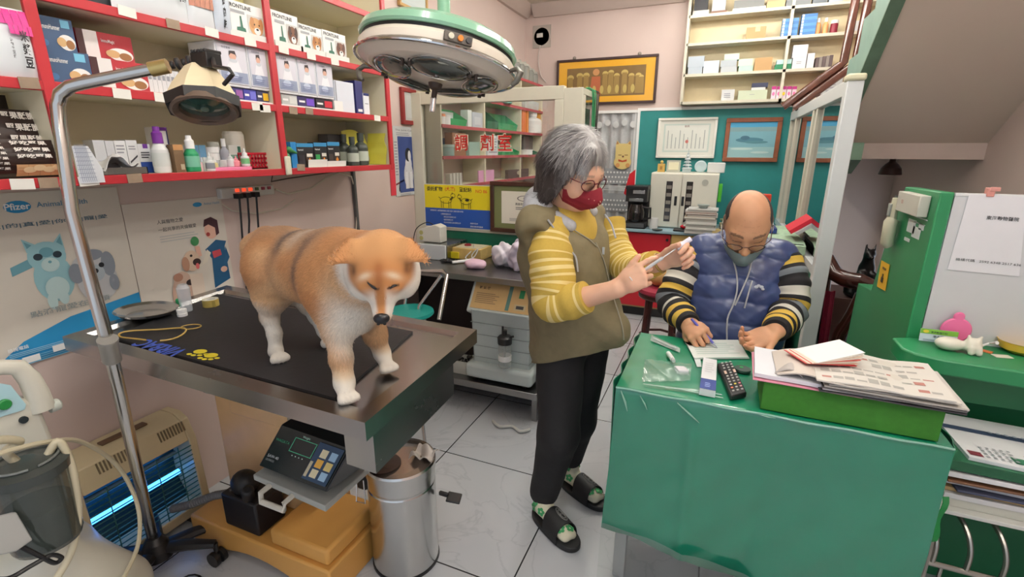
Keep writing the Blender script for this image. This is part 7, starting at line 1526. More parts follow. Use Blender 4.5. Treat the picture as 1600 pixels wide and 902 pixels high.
# ---- piles right of the desk on a cage
cg=thing('wire_cage','bent steel wire rack at the lower right corner','rack',(.9,1.5,0));CGM=steel(170,168,160,.3,name='wire_steel')
CTZ=.50
obj('rack_top',MB().box(.63,1.25,1.50,1.78,CTZ-.012,CTZ,K(206,206,200)),cg,bevel=.002)
for k in range(8):
 x=.665+.075*k;obj('rod',MB().tube(smoothpts([V(x-.035,1.60,CTZ-.014),V(x-.01,1.52,CTZ-.05),V(x,1.485,CTZ-.10),V(x,1.48,CTZ-.16)],5),.0065,CGM,n=8),cg)
for k in range(8): x=.69+.075*k;obj('rod',MB().tube([V(x,1.485,.325),V(x,1.485,.01)],.005,CGM,n=8),cg)
obj('cross_bar',MB().cyl((.63,1.48,.335),(1.25,1.48,.335),.008,CGM,n=8),cg)
obj('corner_hoop',MB().tube(smoothpts([V(.615,1.62,.0),V(.612,1.55,.30),V(.62,1.50,.42),V(.64,1.485,.44),V(.65,1.48,.38),V(.65,1.48,.0)],6),.009,CGM,n=8),cg)
for x,y in ((.64,1.76),(1.24,1.76),(1.24,1.5)): obj('corner_post',MB().box(x-.008,x+.008,y-.008,y+.008,0,CTZ-.012,CGM),cg,smooth=False)
z=CTZ+.0006
PS=[(K(196,196,184),.026,.62,'thick cream book, lowest on the wire rack'),(K(206,206,206),.016,.64,'white book second on the wire rack'),(K(190,160,110),.012,.63,'tan folder third on the wire rack'),(K(60,66,90),.007,.66,'dark blue thin file in the rack pile'),(K(216,218,222),.020,.64,'white binder above the dark blue file'),(K(120,84,60),.007,.635,'brown thin file in the rack pile'),(K(206,160,70),.010,.63,'yellow ochre folder in the upper rack pile'),(K(226,226,226),.014,.61,'white paper pad above the ochre folder'),(K(116,78,50),.006,.615,'brown cover beneath the green book'),(K(30,90,60),.030,.63,'thick dark green book under the top album')]
for k,(m_,h,x0_,l) in enumerate(PS):
 if k == 7: x0_=.625
 mb=MB().box(x0_+.025,1.05+.02*math.sin(k*2),1.525+.015*math.sin(k*3.3),1.77,z,z+h-.0006,m_,R=rotm(rz=.03*math.sin(k*2.7)),c=V(.85,1.64,z));o=obj('stacked_book',mb,bevel=.001);tag(o,l,'book','books and files piled on the wire rack');z += h
al=MB();A_,B_,C__,D_=V(.700,1.53,z),V(1.06,1.50,z),V(1.08,1.77,z),V(.69,1.79,z)
al.add([A_,B_,C__,D_]+[p+V(0,0,.010) for p in (A_,B_,C__,D_)],[(3,2,1,0),(4,5,6,7)]+[(i,(i+1) % 4,4+(i+1) % 4,4+i) for i in range(4)],K(224,226,228));al.decor(A_+V(0,0,.010),B_-A_,D_-A_,[('r',0,.60,1,.70,K(60,74,100)),('r',.02,.05,.10,.14,K(120,50,60)),('r',.28,.06,.36,.18,K(60,120,90)),('r',.38,.14,.48,.26,K(206,50,80))]+[('r',.12+.04*i,.06+.06*j,.14+.04*i,.09+.06*j,K(150,156,160)) for i in range(5) for j in range(4)]+[('e',.30+.05*i,.65,.015,.02,K(150,160,176)) for i in range(8)],d0=.0008)
tag(obj('printed_album',al,smooth=False),'white printed album with a dark band lying on top of the rack pile','album')
tag(obj('cable_box',MB().box(.90,1.0,1.50,1.522,CTZ+.05,CTZ+.078,K(84,82,92)),bevel=.003),'dark grey buckle strap end poking from the rack pile','strap')
tag(obj('green_cloth_corner',MB().sheet(lambda u,v: V(.612+.025*u+.004*math.sin(9*v),1.40+.03*u,.60-.14*v-.015*u),5,8,K(20,140,70),th=.002)),'bright green cloth corner hanging between desk and rack','cloth')

# ---------------------------------------------------------------- under the stairs
DW=C(62,28,22,rough=.18,noise=.3,scale=12,coat=.8)
ac=thing('wooden_armchair','dark polished wooden armchair with curled armrest behind the green booth','chair',(.85,2.95,0))
A=lambda px,py,y=2.85: P(px,py,y=y)
obj('armrest',MB().tube([A(1293,402,3.0),A(1304,428,2.95),A(1322,437,2.9),A(1345,441,2.85),A(1358,446,2.85),A(1363,452,2.85)],[.030,.040,.042,.042,.036,.018],DW,n=14),ac)
obj('arm_support',MB().tube([A(1350,462),A(1335,490),A(1314,520),A(1300,560),V(.62,2.85,0)],[.04,.036,.03,.034,.03],DW,n=10),ac)
obj('front_leg',MB().tube([A(1345,462),A(1342,500),A(1332,560),V(.76,2.85,0)],[.03,.026,.03,.022],DW,n=10),ac)
obj('rear_post',MB().tube([A(1293,402,3.0),A(1288,450,3.0),A(1284,560,3.05),V(.64,3.2,0)],[.03,.028,.028,.022],DW,n=10),ac)
obj('seat',MB().box(.62,1.12,2.88,3.35,.38,.43,DW),ac,bevel=.01);obj('rear_leg',MB().box(1.08,1.12,3.30,3.34,0,.9,DW),ac,smooth=False)
tag(obj('crimson_cloth',MB().sheet(lambda u,v: P(1290-16*v+16*u,455+110*v,y=2.95)+V(0,.01*math.sin(9*u),0),6,10,C(130,20,50,rough=.8,noise=.2),th=.004)),'crimson cloth hanging beside the dark wooden chair','cloth')
# black dog statue on the step ledge? it stands on a low cabinet further back
stand=MB().box(.72,1.10,3.45,3.80,0,.58,C(70,46,40,rough=.5,noise=.1));tag(obj('low_cupboard',stand,bevel=.004),'dark low cupboard under the stairs carrying the black dog statue','cupboard')
dsx,dsy,dsz=.875,3.50,.58;bk_=[('c',(dsx,dsy,dsz+.05),(dsx,dsy-.01,dsz+.19),.062,.040,.04),('c',(dsx,dsy-.01,dsz+.19),(dsx-.005,dsy-.03,dsz+.26),.036,.028,.02),('e',(dsx-.005,dsy-.04,dsz+.285),(.030,.036,.028),None,.015),('c',(dsx-.005,dsy-.06,dsz+.28),(dsx-.006,dsy-.095,dsz+.27),.018,.013,.012),
      ('c',(dsx-.022,dsy-.03,dsz+.30),(dsx-.028,dsy-.03,dsz+.345),.010,.003,.008),('c',(dsx+.014,dsy-.03,dsz+.30),(dsx+.020,dsy-.03,dsz+.345),.010,.003,.008),('c',(dsx-.03,dsy-.05,dsz+.16),(dsx-.03,dsy-.055,dsz+.02),.02,.016,.015),('c',(dsx+.03,dsy-.05,dsz+.16),(dsx+.03,dsy-.055,dsz+.02),.02,.016,.015),('e',(dsx,dsy+.0,dsz+.03),(.09,.08,.035),None,.02),('c',(dsx-.07,dsy,dsz+.03),(dsx-.085,dsy-.02,dsz+.12),.02,.03,.02)]
dv,dq=sdf_solid(bk_,.007);tag(vmesh('dog_statue',[(dv,dq,None,0)],[C(18,16,18,rough=.3,noise=.1)]),'black seated dog statue with pricked ears under the stairs','statue')
lc_=P(1395,250,y=3.85);lc_.z=1.413;dl=thing('dome_lamp','dark dome ceiling lamp under the stair landing','lamp',lc_)
obj('shade',MB().lathe([(.060,-.10),(.062,-.094),(.054,-.06),(.035,-.035),(.018,-.02),(.015,0)],lc_,C(60,36,30,rough=.3,noise=.1),n=28),dl)
# ---------------------------------------------------------------- the dog
def build_dog():
 A=lambda px,py,y: tuple(P(px,py,y=y))
 Z0=ZM+.0008
 fh=V(.50,-.866,0).normalized();pit=math.radians(50)
 f=(fh*math.cos(pit)+V(0,0,-math.sin(pit))).normalized();s=fh.cross(V(0,0,1)).normalized();u=s.cross(f).normalized();u=u if u.z > 0 else -u
 s=-s if s.dot(Rv) < 0 else s       # s points to the right of the picture
 R=np.array([[f[i],s[i],u[i]] for i in range(3)]);HC=P(598,421,y=.80);K_=.89
 def h(a,b,c): q=HC+(f*a+s*b+u*c)*K_;return (q.x,q.y,q.z)
 def e(a,b,c,r,k=.02): return ('e',h(a,b,c),tuple(v*K_ for v in r),R,k)
 def cc(p,q,r0,r1,k=.012): return ('c',h(*p),h(*q),r0*K_,r1*K_,k)
 pr=[  # trunk
  ('e',A(446,412,.965),(.098,.088,.094),None,.05),('c',A(440,412,.965),A(492,418,.93),.088,.086,.05),('c',A(492,418,.93),A(528,428,.895),.086,.090,.05),
  ('e',A(536,450,.885),(.078,.078,.098),None,.04),('e',A(556,478,.875),(.052,.062,.070),None,.04),
  ('c',A(528,412,.90),tuple(HC-f*.03-u*.01),.084,.058,.05),('c',A(546,446,.885),h(-.02,0,-.03),.072,.050,.045),
  # tail lying against the rump
  ('c',A(417,374,.985),A(404,388,.99),.036,.040,.03),('c',A(404,388,.99),A(402,420,.975),.038,.026,.03),
  # near hind leg
  ('c',A(428,428,.925),A(424,462,.915),.070,.046,.03),('c',A(424,462,.915),A(421,492,.915),.040,.026,.02),('c',A(421,492,.915),A(429,522,.908),.0225,.0185,.012),('c',A(429,522,.908),A(431,549,.905),.0185,.0185,.01),
  ('c',A(431,549,.905),tuple(P(436,556,z=Z0+.013)),.0195,.014,.01),
  # far hind leg, stepping forward
  ('c',A(462,440,1.01),A(482,470,1.02),.058,.036,.03),('c',A(482,470,1.02),A(492,492,1.03),.030,.021,.015),('c',A(492,492,1.03),A(505,518,1.035),.019,.017,.012),('c',A(505,518,1.035),tuple(P(512,533,z=Z0+.013)),.017,.013,.01),
  # near fore leg
  ('c',A(516,460,.85),A(527,512,.83),.056,.035,.03),('c',A(527,512,.83),A(533,560,.812),.031,.0255,.02),('c',A(533,560,.812),A(538,598,.80),.0245,.0235,.012),('c',A(538,598,.80),tuple(P(541,617,z=Z0+.015)),.0235,.019,.01),
  # far fore leg
  ('c',A(574,486,.93),A(586,522,.95),.044,.030,.025),('c',A(586,522,.95),A(597,552,.965),.027,.022,.015),('c',A(597,552,.965),tuple(P(604,570,z=Z0+.015)),.021,.018,.01),
  # head
  e(-.010,0,0,(.074,.072,.064),.03),e(.012,.046,-.028,(.048,.036,.042),.025),e(.012,-.046,-.028,(.048,.036,.042),.025),e(.035,0,.012,(.040,.050,.036),.02),
  cc((.045,0,-.012),(.108,0,-.018),.036,.021,.018),cc((.06,0,-.034),(.104,0,-.036),.022,.014,.012),cc((.03,0,.022),(.07,0,.006),.026,.016,.02),e(.118,0,-.008,(.010,.014,.010),.006),
 ]
 for b in (-1,1):
  pr += [('c',h(-.022,b*.056,.050),h(.006,b*.100,.052),.032*K_,.009*K_,.008,tuple(u),.42),cc((-.035,b*.048,.034),(-.010,b*.060,.046),.018,.012,.012)]
  pr += [e(.052,b*.030,.022,(.014,.018,.008),.01)]
 # toes
 for cx,cy,zz,dr in ((544,621,.014,(.85,-.5)),(607,574,.014,(.85,-.5)),(437,559,.012,(.85,-.5)),(514,535,.012,(.85,-.4))):
  c=P(cx,cy,z=Z0+zz);d=V(dr[0],dr[1],0).normalized();n=V(-d.y,d.x,0)
  for k in (-1.5,-.5,.5,1.5): q=c+n*k*.0105+d*(.010-.003*abs(k));pr.append(('c',tuple(c+n*k*.008-d*.006),tuple(q-V(0,0,.002)),.011,.0105,.0035))
 carve=[]
 for cx,cy,zz,dr in ((544,621,.014,(.85,-.5)),(607,574,.014,(.85,-.5)),(437,559,.012,(.85,-.5)),(514,535,.012,(.85,-.4))):
  c=P(cx,cy,z=Z0+zz);d=V(dr[0],dr[1],0).normalized();n=V(-d.y,d.x,0)
  for k in (-1,0,1): carve.append(('c',tuple(c+n*k*.0095+d*.008+V(0,0,.011)),tuple(c+n*k*.0115+d*.024-V(0,0,.008)),.0016,.0026,.003))
 carve += [('c',h(.064,b*.018,.022),h(.046,b*.044,.026),.0022,.0022,.002) for b in (-1,1)]
 Vv,Q=sdf_solid(pr,.0042,carve);Vv[:,2]=np.maximum(Vv[:,2],Z0);Vv=relax(Vv,Q,1);N=vnormals(Vv,Q)
 OR,OL,OD,CRM_,WH,DK,BRN=LC(194,140,92),LC(208,166,122),LC(172,114,70),LC(216,200,174),LC(222,216,204),LC(84,70,66),LC(120,74,44)
 hc=np.array(HC);Rm=R
 def loc(p): return (p-hc) @ Rm/K_
 proj=lambda p: (800+F_PX*((p-np.array([0,0,CAM_Z])) @ np.array(Rv))/((p-np.array([0,0,CAM_Z])) @ np.array(Fv)))
 ax0=np.array(P(430,400,y=.97));ax1=np.array(P(530,420,y=.90));axd=(ax1-ax0)/np.linalg.norm(ax1-ax0);L_=np.linalg.norm(ax1-ax0)
 side=np.array([-axd[1],axd[0],0]);side /= np.linalg.norm(side)
 def mixc(a,b,t): return a*(1-t[:,None])+b*t[:,None]
 def col(p):
  t=(p-ax0) @ axd/L_;z=p[:,2];n_=wob(p,26)*.5;c=np.broadcast_to(OR,p.shape).copy()
  c=mixc(c,OL,sstep(.2,.9,.5+.5*wob(p,9)))
  c=mixc(c,OD,sstep(.3,1,wob(p,6,6))*.45)
  back=sstep(1.205,1.262,z+.006*n_)*sstep(-.35,0,t)*sstep(1.25,1.0,t)
  c=mixc(c,LC(150,122,98),back*.75)
  band=np.exp(-((t-.52-.10*(1.24-z)/.05*.3+.03*n_)/.085)**2)*sstep(1.185,1.225,z);c=mixc(c,DK,band*.85)
  band2=np.exp(-((t-.93+.10*(1.2-z)/.1+.02*n_)/.055)**2)*sstep(1.10,1.17,z)*sstep(1.28,1.25,z);c=mixc(c,LC(112,88,76),band2*.75)
  c=mixc(c,LC(204,188,172),np.exp(-((t-.70+.02*n_)/.07)**2)*sstep(1.21,1.25,z)*.55)
  c=mixc(c,CRM_,sstep(1.075,1.03,z+.012*n_)*sstep(1.0,.3,np.abs(t-.5))*.35)                     # belly
  # legs
  near_h=sstep(-.1,-.3,t-.45)*sstep(1.10,1.06,z+.006*n_);inner=sstep(-.02,.03,(p-ax0) @ side+.02*n_)
  c=mixc(c,LC(222,206,186),near_h*np.maximum(sstep(1.0,.965,z),sstep(-.0,.03,(p-ax0) @ axd+.0)*sstep(1.08,1.04,z)))
  c=mixc(c,WH,sstep(.0,.5,sstep(1.02,.96,z))*sstep(.4,.2,t))
  c=mixc(c,OL,sstep(1.10,1.02,z)*sstep(.6,.8,t)*.6)
  c=mixc(c,CRM_,sstep(.985,.93,z)*sstep(.5,.7,t));c=mixc(c,WH,sstep(.945,.925,z)*sstep(.5,.7,t)*.7)
  # chest
  l=loc(p);fr_=(p-np.array(P(552,500,y=.84)))
  c=mixc(c,WH,np.exp(-(np.linalg.norm(fr_*np.array([1.0,1.0,.62]),axis=1)/.062)**4))
  # head
  d=np.linalg.norm(l*np.array([1,1,1.1]),axis=1);hd_=sstep(.135,.105,d)
  hcx=np.broadcast_to(LC(184,128,80),p.shape).copy()
  hcx=mixc(hcx,LC(186,138,92),sstep(.01,.05,l[:,2])*sstep(.03,-.02,l[:,0]))
  ch=sstep(.022,-.004,l[:,2]-.35*np.maximum(0,.03-l[:,0])+.004*n_)*sstep(.020,.036,np.abs(l[:,1])+.25*np.maximum(0,l[:,0]-.05))*sstep(-.045,-.01,l[:,0]+.2*(.03-l[:,2]))
  hcx=mixc(hcx,WH,ch*.95)
  hcx=mixc(hcx,WH,sstep(-.014,-.026,l[:,2]))
  mz=sstep(.06,.085,l[:,0]);hcx=mixc(hcx,WH,mz*sstep(.006,.014,np.abs(l[:,1])+.004*n_)*.9)
  hcx=mixc(hcx,BRN,np.exp(-(l[:,1]/.011)**2)*sstep(.0,.03,l[:,0])*sstep(.115,.06,l[:,0])*.60)
  hcx=mixc(hcx,LC(150,90,48),np.exp(-(l[:,1]/.018)**2)*np.exp(-((l[:,0]-.035)/.022)**2)*.5)
  for b in (-1,1):
   hcx=mixc(hcx,CRM_,np.exp(-(((l[:,1]-b*.032)/.016)**2+((l[:,0]-.040)/.007)**2))*sstep(.01,.02,l[:,2])*.8)
  c=mixc(c,hcx,hd_)
  c=mixc(c,WH,sstep(Z0+.055,Z0+.03,z))
  for b in (-1,1): hcx=mixc(hcx,LC(88,56,38),np.exp(-(np.linalg.norm(l-np.array([.020,b*.060,.034]),axis=1)/.011)**2)*.8);c=mixc(c,hcx,hd_*(np.abs(l[:,1]-b*.06) < .03))
  # ears : darker edge and brown inner
  er=sstep(.058,.068,np.abs(l[:,1]))*sstep(.026,.034,l[:,2])*hd_;c=mixc(c,LC(196,140,92),er*.8)
  # paws darker gaps left to the shape
  return np.clip(c,0,1)
 C0=col(Vv)
 l=loc(Vv);nose=(l[:,0] > .120) & (l[:,2] > -.020) & (np.abs(l[:,1]) < .012)
 C0[nose]=LC(26,24,26)
 cam_=np.array([0,0,CAM_Z]);dep=(Vv-cam_) @ np.array(Fv);sx_=800+F_PX*((Vv-cam_) @ np.array(Rv))/dep;sy_=451-F_PX*((Vv-cam_) @ np.array(Uv))/dep
 def surf(px,py):
  dd=(sx_-px)**2+(sy_-py)**2;c_=np.where(dd < 20)[0];k=c_[np.argmin(dep[c_])];return V(*Vv[k]),V(*N[k])
 EY_=[]
 for q3 in (((575,446),(581,450),(589,454)),((624,445),(618,449),(611,453))):
  q_=[surf(*v) for v in q3];EY_.append([a+n_*.0015 for a,n_ in q_])
  for a,_ in q_: C0[np.linalg.norm(Vv-np.array(a),axis=1) < .004]=LC(90,62,44)
 nzp,nzn=surf(602,490)
 mouth=(np.abs(l[:,2]+.034-.004) < .0022) & (l[:,0] > .055) & (np.abs(l[:,1]) < .03) & (np.linalg.norm(l,axis=1) < .14);C0[mouth]=LC(70,50,44)
 t_=np.array(HC)
 def flow(p):
  l_=loc(p);body=np.broadcast_to(-axd*.8+np.array([0,0,-.55]),p.shape).copy();low=sstep(1.08,1.0,p[:,2]);body=body*(1-low[:,None])+np.array([0,0,-1.0])*low[:,None]
  hd_=sstep(.14,.09,np.linalg.norm(l_,axis=1));out=(Rm @ np.stack([-.9+0*l_[:,0],l_[:,1]*9,l_[:,2]*5+.05])).T
  return body*(1-hd_[:,None])+out*hd_[:,None]
 def ln(p):
  d=np.linalg.norm(loc(p),axis=1);L=.017-.011*sstep(.13,.07,d);return L*(1-.55*sstep(1.0,.94,p[:,2]))
 def msk(p):
  if EY_:
   de=np.min([np.linalg.norm(p-np.array(a),axis=1) for q_ in EY_ for a in q_],axis=0)
  l_=loc(p);return np.where(de < .008,0.0,1.0)*np.where((l_[:,0] > .09) & (np.linalg.norm(l_,axis=1) < .16),.05,1.0)*np.where(p[:,2] < Z0+.030,.12,1)*np.where((np.abs(l_[:,0]-.055) < .02) & (np.abs(np.abs(l_[:,1])-.03) < .022) & (l_[:,2] > .005),.03,1.0)
 bv,bq,bt,bc_=blades(Vv,Q,N,col,85000,ln,.00065,flow,seed=3,lift=.22,jitter=.22,mask=msk)
 FUR=vcol_mat('dog_fur',rough=.8,spec=.15,sheen=.15);NOSE=C(20,18,20,rough=.35)
 t=thing('shiba_dog','orange and cream dog standing on the examination table looking down','dog',(-.93,.93,Z0))
 o=vmesh('body',[(Vv,Q,C0,0)],[FUR],t)
 # long hair as one coat
 me=bpy.data.meshes.new('fur');inv=np.array(root_matrix(t).inverted());vv=bv @ inv[:3,:3].T+inv[:3,3]
 nq,ntr=len(bq),len(bt)
 me.vertices.add(len(vv));me.vertices.foreach_set('co',vv.ravel())
 loops=np.concatenate([bq.ravel(),bt.ravel()]);me.loops.add(len(loops));me.loops.foreach_set('vertex_index',loops.astype(np.int32))
 me.polygons.add(nq+ntr);st=np.concatenate([np.arange(nq)*4,nq*4+np.arange(ntr)*3]);me.polygons.foreach_set('loop_start',st.astype(np.int32))
 me.update();at=me.color_attributes.new('Col','FLOAT_COLOR','POINT');at.data.foreach_set('color',np.concatenate([bc_,np.ones((len(bc_),1))],1).astype(np.float32).ravel());me.materials.append(FUR)
 o2=bpy.data.objects.new('fur_coat',me);COL.objects.link(o2);o2.parent=t;o2['kind']='stuff'
 nz_=MB();Rr=Matrix([list(r) for r in R.tolist()]);nz_.ball(h(.120,0,-.007),(.013*K_,.0185*K_,.0135*K_),C(24,22,25,rough=.3,noise=.05),n=20,k=12,R=Rr)
 for b in (-1,1): nz_.ball(h(.132,b*.007,-.010),(.003,.0035,.0022),C(6,6,6,rough=.5,noise=0),n=10,k=6,R=Rr)
 obj('nose',nz_,t)
 for q_ in EY_: obj('eyelid',MB().tube(smoothpts(q_,4),[.0010,.0016,.0022,.0026,.0028,.0026,.0022,.0016,.0010],C(22,16,14,rough=.35,noise=0),n=8),t,label='dark nearly closed eye slit')
build_dog()
# ---------------------------------------------------------------- people
def T3(v): return (v[0],v[1],v[2])
def hand(w,d,nrm,thumb,curls,sp=.0,S=1.0,tc=(.3,.3),spread=.05,tdir=(.62,.72,-.28)):
 """w wrist, d towards the knuckles, nrm out of the back of the hand, thumb +1/-1 side; curls: per finger (a1,a2,a3) bend; returns limbs and finger tip points"""
 d=d.normalized();nrm=(nrm-d*nrm.dot(d)).normalized();y=nrm.cross(d)*thumb
 def pt(a,b,c): return w+(d*a+y*b+nrm*c)*S
 pr=[('c',T3(pt(.0,.008,0)),T3(pt(.045,.012,0)),.021*S,.022*S,.012*S,T3(nrm),.62),('c',T3(pt(.0,-.008,0)),T3(pt(.045,-.014,0)),.020*S,.021*S,.012*S,T3(nrm),.62),
          ('c',T3(pt(.04,.014,0)),T3(pt(.082,.028,-.001)),.020*S,.0125*S,.010*S,T3(nrm),.8),('c',T3(pt(.04,.004,0)),T3(pt(.085,.008,.002)),.020*S,.0125*S,.010*S,T3(nrm),.8),
          ('c',T3(pt(.04,-.006,0)),T3(pt(.082,-.012,.001)),.020*S,.012*S,.010*S,T3(nrm),.8),('c',T3(pt(.04,-.016,0)),T3(pt(.074,-.030,-.002)),.019*S,.011*S,.010*S,T3(nrm),.8)]
 tips=[]
 for i,(by,bx,L,r) in enumerate(((.028,.082,.072,.0092),(.008,.085,.079,.0094),(-.012,.082,.073,.0090),(-.030,.074,.058,.0080))):
  p=pt(bx,by,(-.001,.002,.001,-.002)[i]);a=0;dd=(d+y*spread*(1.5-i)).normalized();ax=None
  for k,fr_ in enumerate((.46,.30,.24)):
   a += curls[i][k];dirv=dd*math.cos(a)-nrm*math.sin(a);q=p+dirv*L*fr_*S;pr.append(('c',T3(p),T3(q),r*S*(1,.92,.86)[k],r*S*(.93,.87,.76)[k],.0028));p=q
  tips.append(p)
 td=(d*tdir[0]+y*tdir[1]+nrm*tdir[2]).normalized();p=pt(.022,.020,-.006)
 pr.append(('c',T3(pt(.008,.012,-.004)),T3(p+td*.022*S),.0165*S,.0135*S,.008));p=p+td*.022*S
 for k,L in enumerate((.034,.028)):
  dirv=(td*math.cos(tc[k])+(d*.8-nrm*.45-y*.25).normalized()*math.sin(tc[k])).normalized();q=p+dirv*L*S;pr.append(('c',T3(p),T3(q),(.0115,.0105)[k]*S,(.0105,.0082)[k]*S,.003));p=q;td=dirv
 return pr,tips+[p]
def part(name,prims,h,mat,parent,col=None,carve=(),it=1,disp=None,label=None,raw=False):
 v,q=sdf_solid(prims,h,carve);v=relax(v,q,it) if it else v
 if disp is not None: v=v+vnormals(v,q)*disp(v)[:,None]
 if raw: return v,q
 return vmesh(name,[(v,q,col(v) if col is not None else None,0)],[mat],parent,label)
def bands(name,pts,rr,mat_of,parent,n=36,step=.004,wr=.0025,seed=0,label=None):
 """sleeve: tube with its own stripes, mat_of(length along) gives the material, with soft folds"""
 P_=smoothpts([V(*p) for p in pts],14);R_=[];m=len(pts)-1
 for i in range(len(P_)):
  t=i/(len(P_)-1)*m;k=min(m-1,int(t));R_.append(rr[k]*(1-(t-k))+rr[k+1]*(t-k))
 L=[0]
 for a,b in zip(P_,P_[1:]): L.append(L[-1]+(b-a).length)
 N=int(L[-1]/step);C_=[];RR=[];j=0;LL=[]
 for i in range(N+1):
  l=L[-1]*i/N
  while j < len(L)-2 and L[j+1] < l: j += 1
  f_=(l-L[j])/max(1e-9,L[j+1]-L[j]);C_.append(P_[j]*(1-f_)+P_[j+1]*f_);RR.append((R_[j]*(1-f_)+R_[j+1]*f_));LL.append(l)
 mb=MB();tmp=MB().tube(C_,RR,WHITE,n=n,caps=True);vs=np.array(tmp.v);ce=np.repeat(np.array([list(c) for c in C_]),n,0)
 dv=vs-ce;dn=dv/np.linalg.norm(dv,axis=1)[:,None];ll=np.repeat(np.array(LL),n)
 w_=wob(vs+seed,11)*wr*1.5+np.sin(ll*120+3*wob(vs,7,3))*wr*.8;w_ *= np.clip((L[-1]-ll)/.03,0,1);vs=vs+dn*w_[:,None]
 mb.v=[tuple(v) for v in vs]
 for k,f_ in enumerate(tmp.f):
  i=min(N-1,k//n) if len(f_) == 4 else (0 if k == len(tmp.f)-2 else N-1);mb.f.append(f_);mb.fm.append(mb.mi(mat_of(LL[i],L[-1])))
 return obj(name,mb,parent,label=label)
SK_W,SK_M=LC(222,176,148),LC(202,152,118)
SKIN=vcol_mat('skin',rough=.5,spec=.35,bump=.12,scale=260,sss=.08)
def skincol(base,spots,red=()):
 def f(p):
  c=np.broadcast_to(base,p.shape).copy()*(1+.05*wob(p,30)[:,None])
  for s_ in red: t=np.exp(-(np.linalg.norm(p-np.array(s_),axis=1)/.011)**2)[:,None];c=c*(1-t*.35)+c*np.array([1.05,.72,.66])*t*.35
  return np.clip(c,0,1)
 return f
def head_prims(c,f,s,u,K=1.0):
 """adult head: c centre of the skull, f facing, s to its left, u up"""
 R=np.array([[f[i],s[i],u[i]] for i in range(3)])
 def h(a,b,d): q=c+(f*a+s*b+u*d)*K;return (q.x,q.y,q.z)
 def e(a,b,d,r,k=.015): return ('e',h(a,b,d),tuple(v*K for v in r),R,k)
 pr=[e(-.012,0,.022,(.094,.073,.088),.02),e(.020,0,-.020,(.070,.064,.078),.03),e(.030,0,-.070,(.052,.050,.042),.03),e(.062,0,-.092,(.024,.026,.020),.02),e(.066,0,.018,(.024,.052,.020),.02),
          e(.058,.033,-.034,(.026,.024,.026),.02),e(.058,-.033,-.034,(.026,.024,.026),.02),('c',h(.082,0,.005),h(.104,0,-.036),.0085*K,.0135*K,.012),e(.096,.011,-.040,(.010,.008,.008),.006),e(.096,-.011,-.040,(.010,.008,.008),.006),
          e(.082,0,-.063,(.012,.024,.006),.006),e(.080,0,-.073,(.012,.021,.006),.006)]
 for b in (-1,1): pr += [('c',h(-.008,b*.074,.016),h(-.002,b*.072,-.022),.014*K,.009*K,.006,tuple(s),.45),e(.072,b*.032,.000,(.014,.016,.011),.006)]
 carve=[('c',h(.004,b*.086,.010),h(.004,b*.084,-.010),.008*K,.006*K,.004) for b in (-1,1)]
 return pr,carve,h,R
FR_=C(90,24,34,rough=.25,noise=0);LENS=glass('spectacle_lens',tint=(250,250,250),a=.03)
def spectacles(parent,h,frame,K=1.0,w=.021,hh=.015,x=.100,z=-.004):
 g=thing if 0 else None;fm=MB();lm=[]
 for b in (-1,1):
  pts=[V(*h(x-.010*abs(math.cos(a))*(1 if b*math.cos(a) > 0 else 0),b*.034+w*math.cos(a)*(1-.12*math.sin(a)**4),z+hh*(math.sin(a)*(1-.2*math.cos(a)**4)))) for a in [2*math.pi*i/20 for i in range(20)]]
  fm.tube(pts,.0016,frame,n=6,closed=True);lm.append(MB().add(pts,[tuple(range(20))],LENS))
  fm.tube([V(*h(x-.012,b*.056,z+.006)),V(*h(x-.035,b*.074,z+.008)),V(*h(.0,b*.080,z+.010)),V(*h(-.016,b*.080,z-.012))],.0016,frame,n=6)
 fm.tube([V(*h(x,-.012,z+.004)),V(*h(x+.003,0,z+.007)),V(*h(x,.012,z+.004))],.0016,frame,n=6)
 o=obj('spectacles',fm,parent)
 for l_ in lm: obj('lens',l_,o,smooth=False)
def mask(parent,h,m,bulge=.014,top=-.022,lab='face mask',strapm=None,K=1.0):
 def f(u_,v_):   # u across, v down
  a=(u_-.5)*2*1.22;vv=v_;rad=.069+.004*math.sin(3.14*vv)
  x=.008+rad*math.cos(a)+(.030+bulge*math.sin(3.14*min(1,vv*.9+.1)))*math.exp(-(a/.55)**2)-.012*vv*vv*math.exp(-(a/.7)**2);y=rad*1.02*math.sin(a)*(1-.22*vv)
  z=top+.012*math.exp(-(a/.22)**2)-(.078+.010*math.exp(-(a/.6)**2))*vv*(1-.45*abs(a)/1.22)-.030*abs(a)/1.22+.002*math.sin(vv*22)*math.exp(-(a/.9)**4)
  return V(*h(x,y,z))
 o=obj('face_mask',MB().sheet(f,28,16,m,th=.0012),parent,label=lab)
 st_=MB();sm_m=strapm or m
 for u_,b in ((0,-1),(1,1)):
  for v_ in (.05,.95): a=f(u_,v_);st_.tube([a,V(*h(.012,b*.082,(-.012 if v_ < .5 else -.04))),V(*h(-.016,b*.079,(.004 if v_ < .5 else -.022)))],.0012,sm_m,n=5)
 obj('ear_loop',st_,o)
 return f

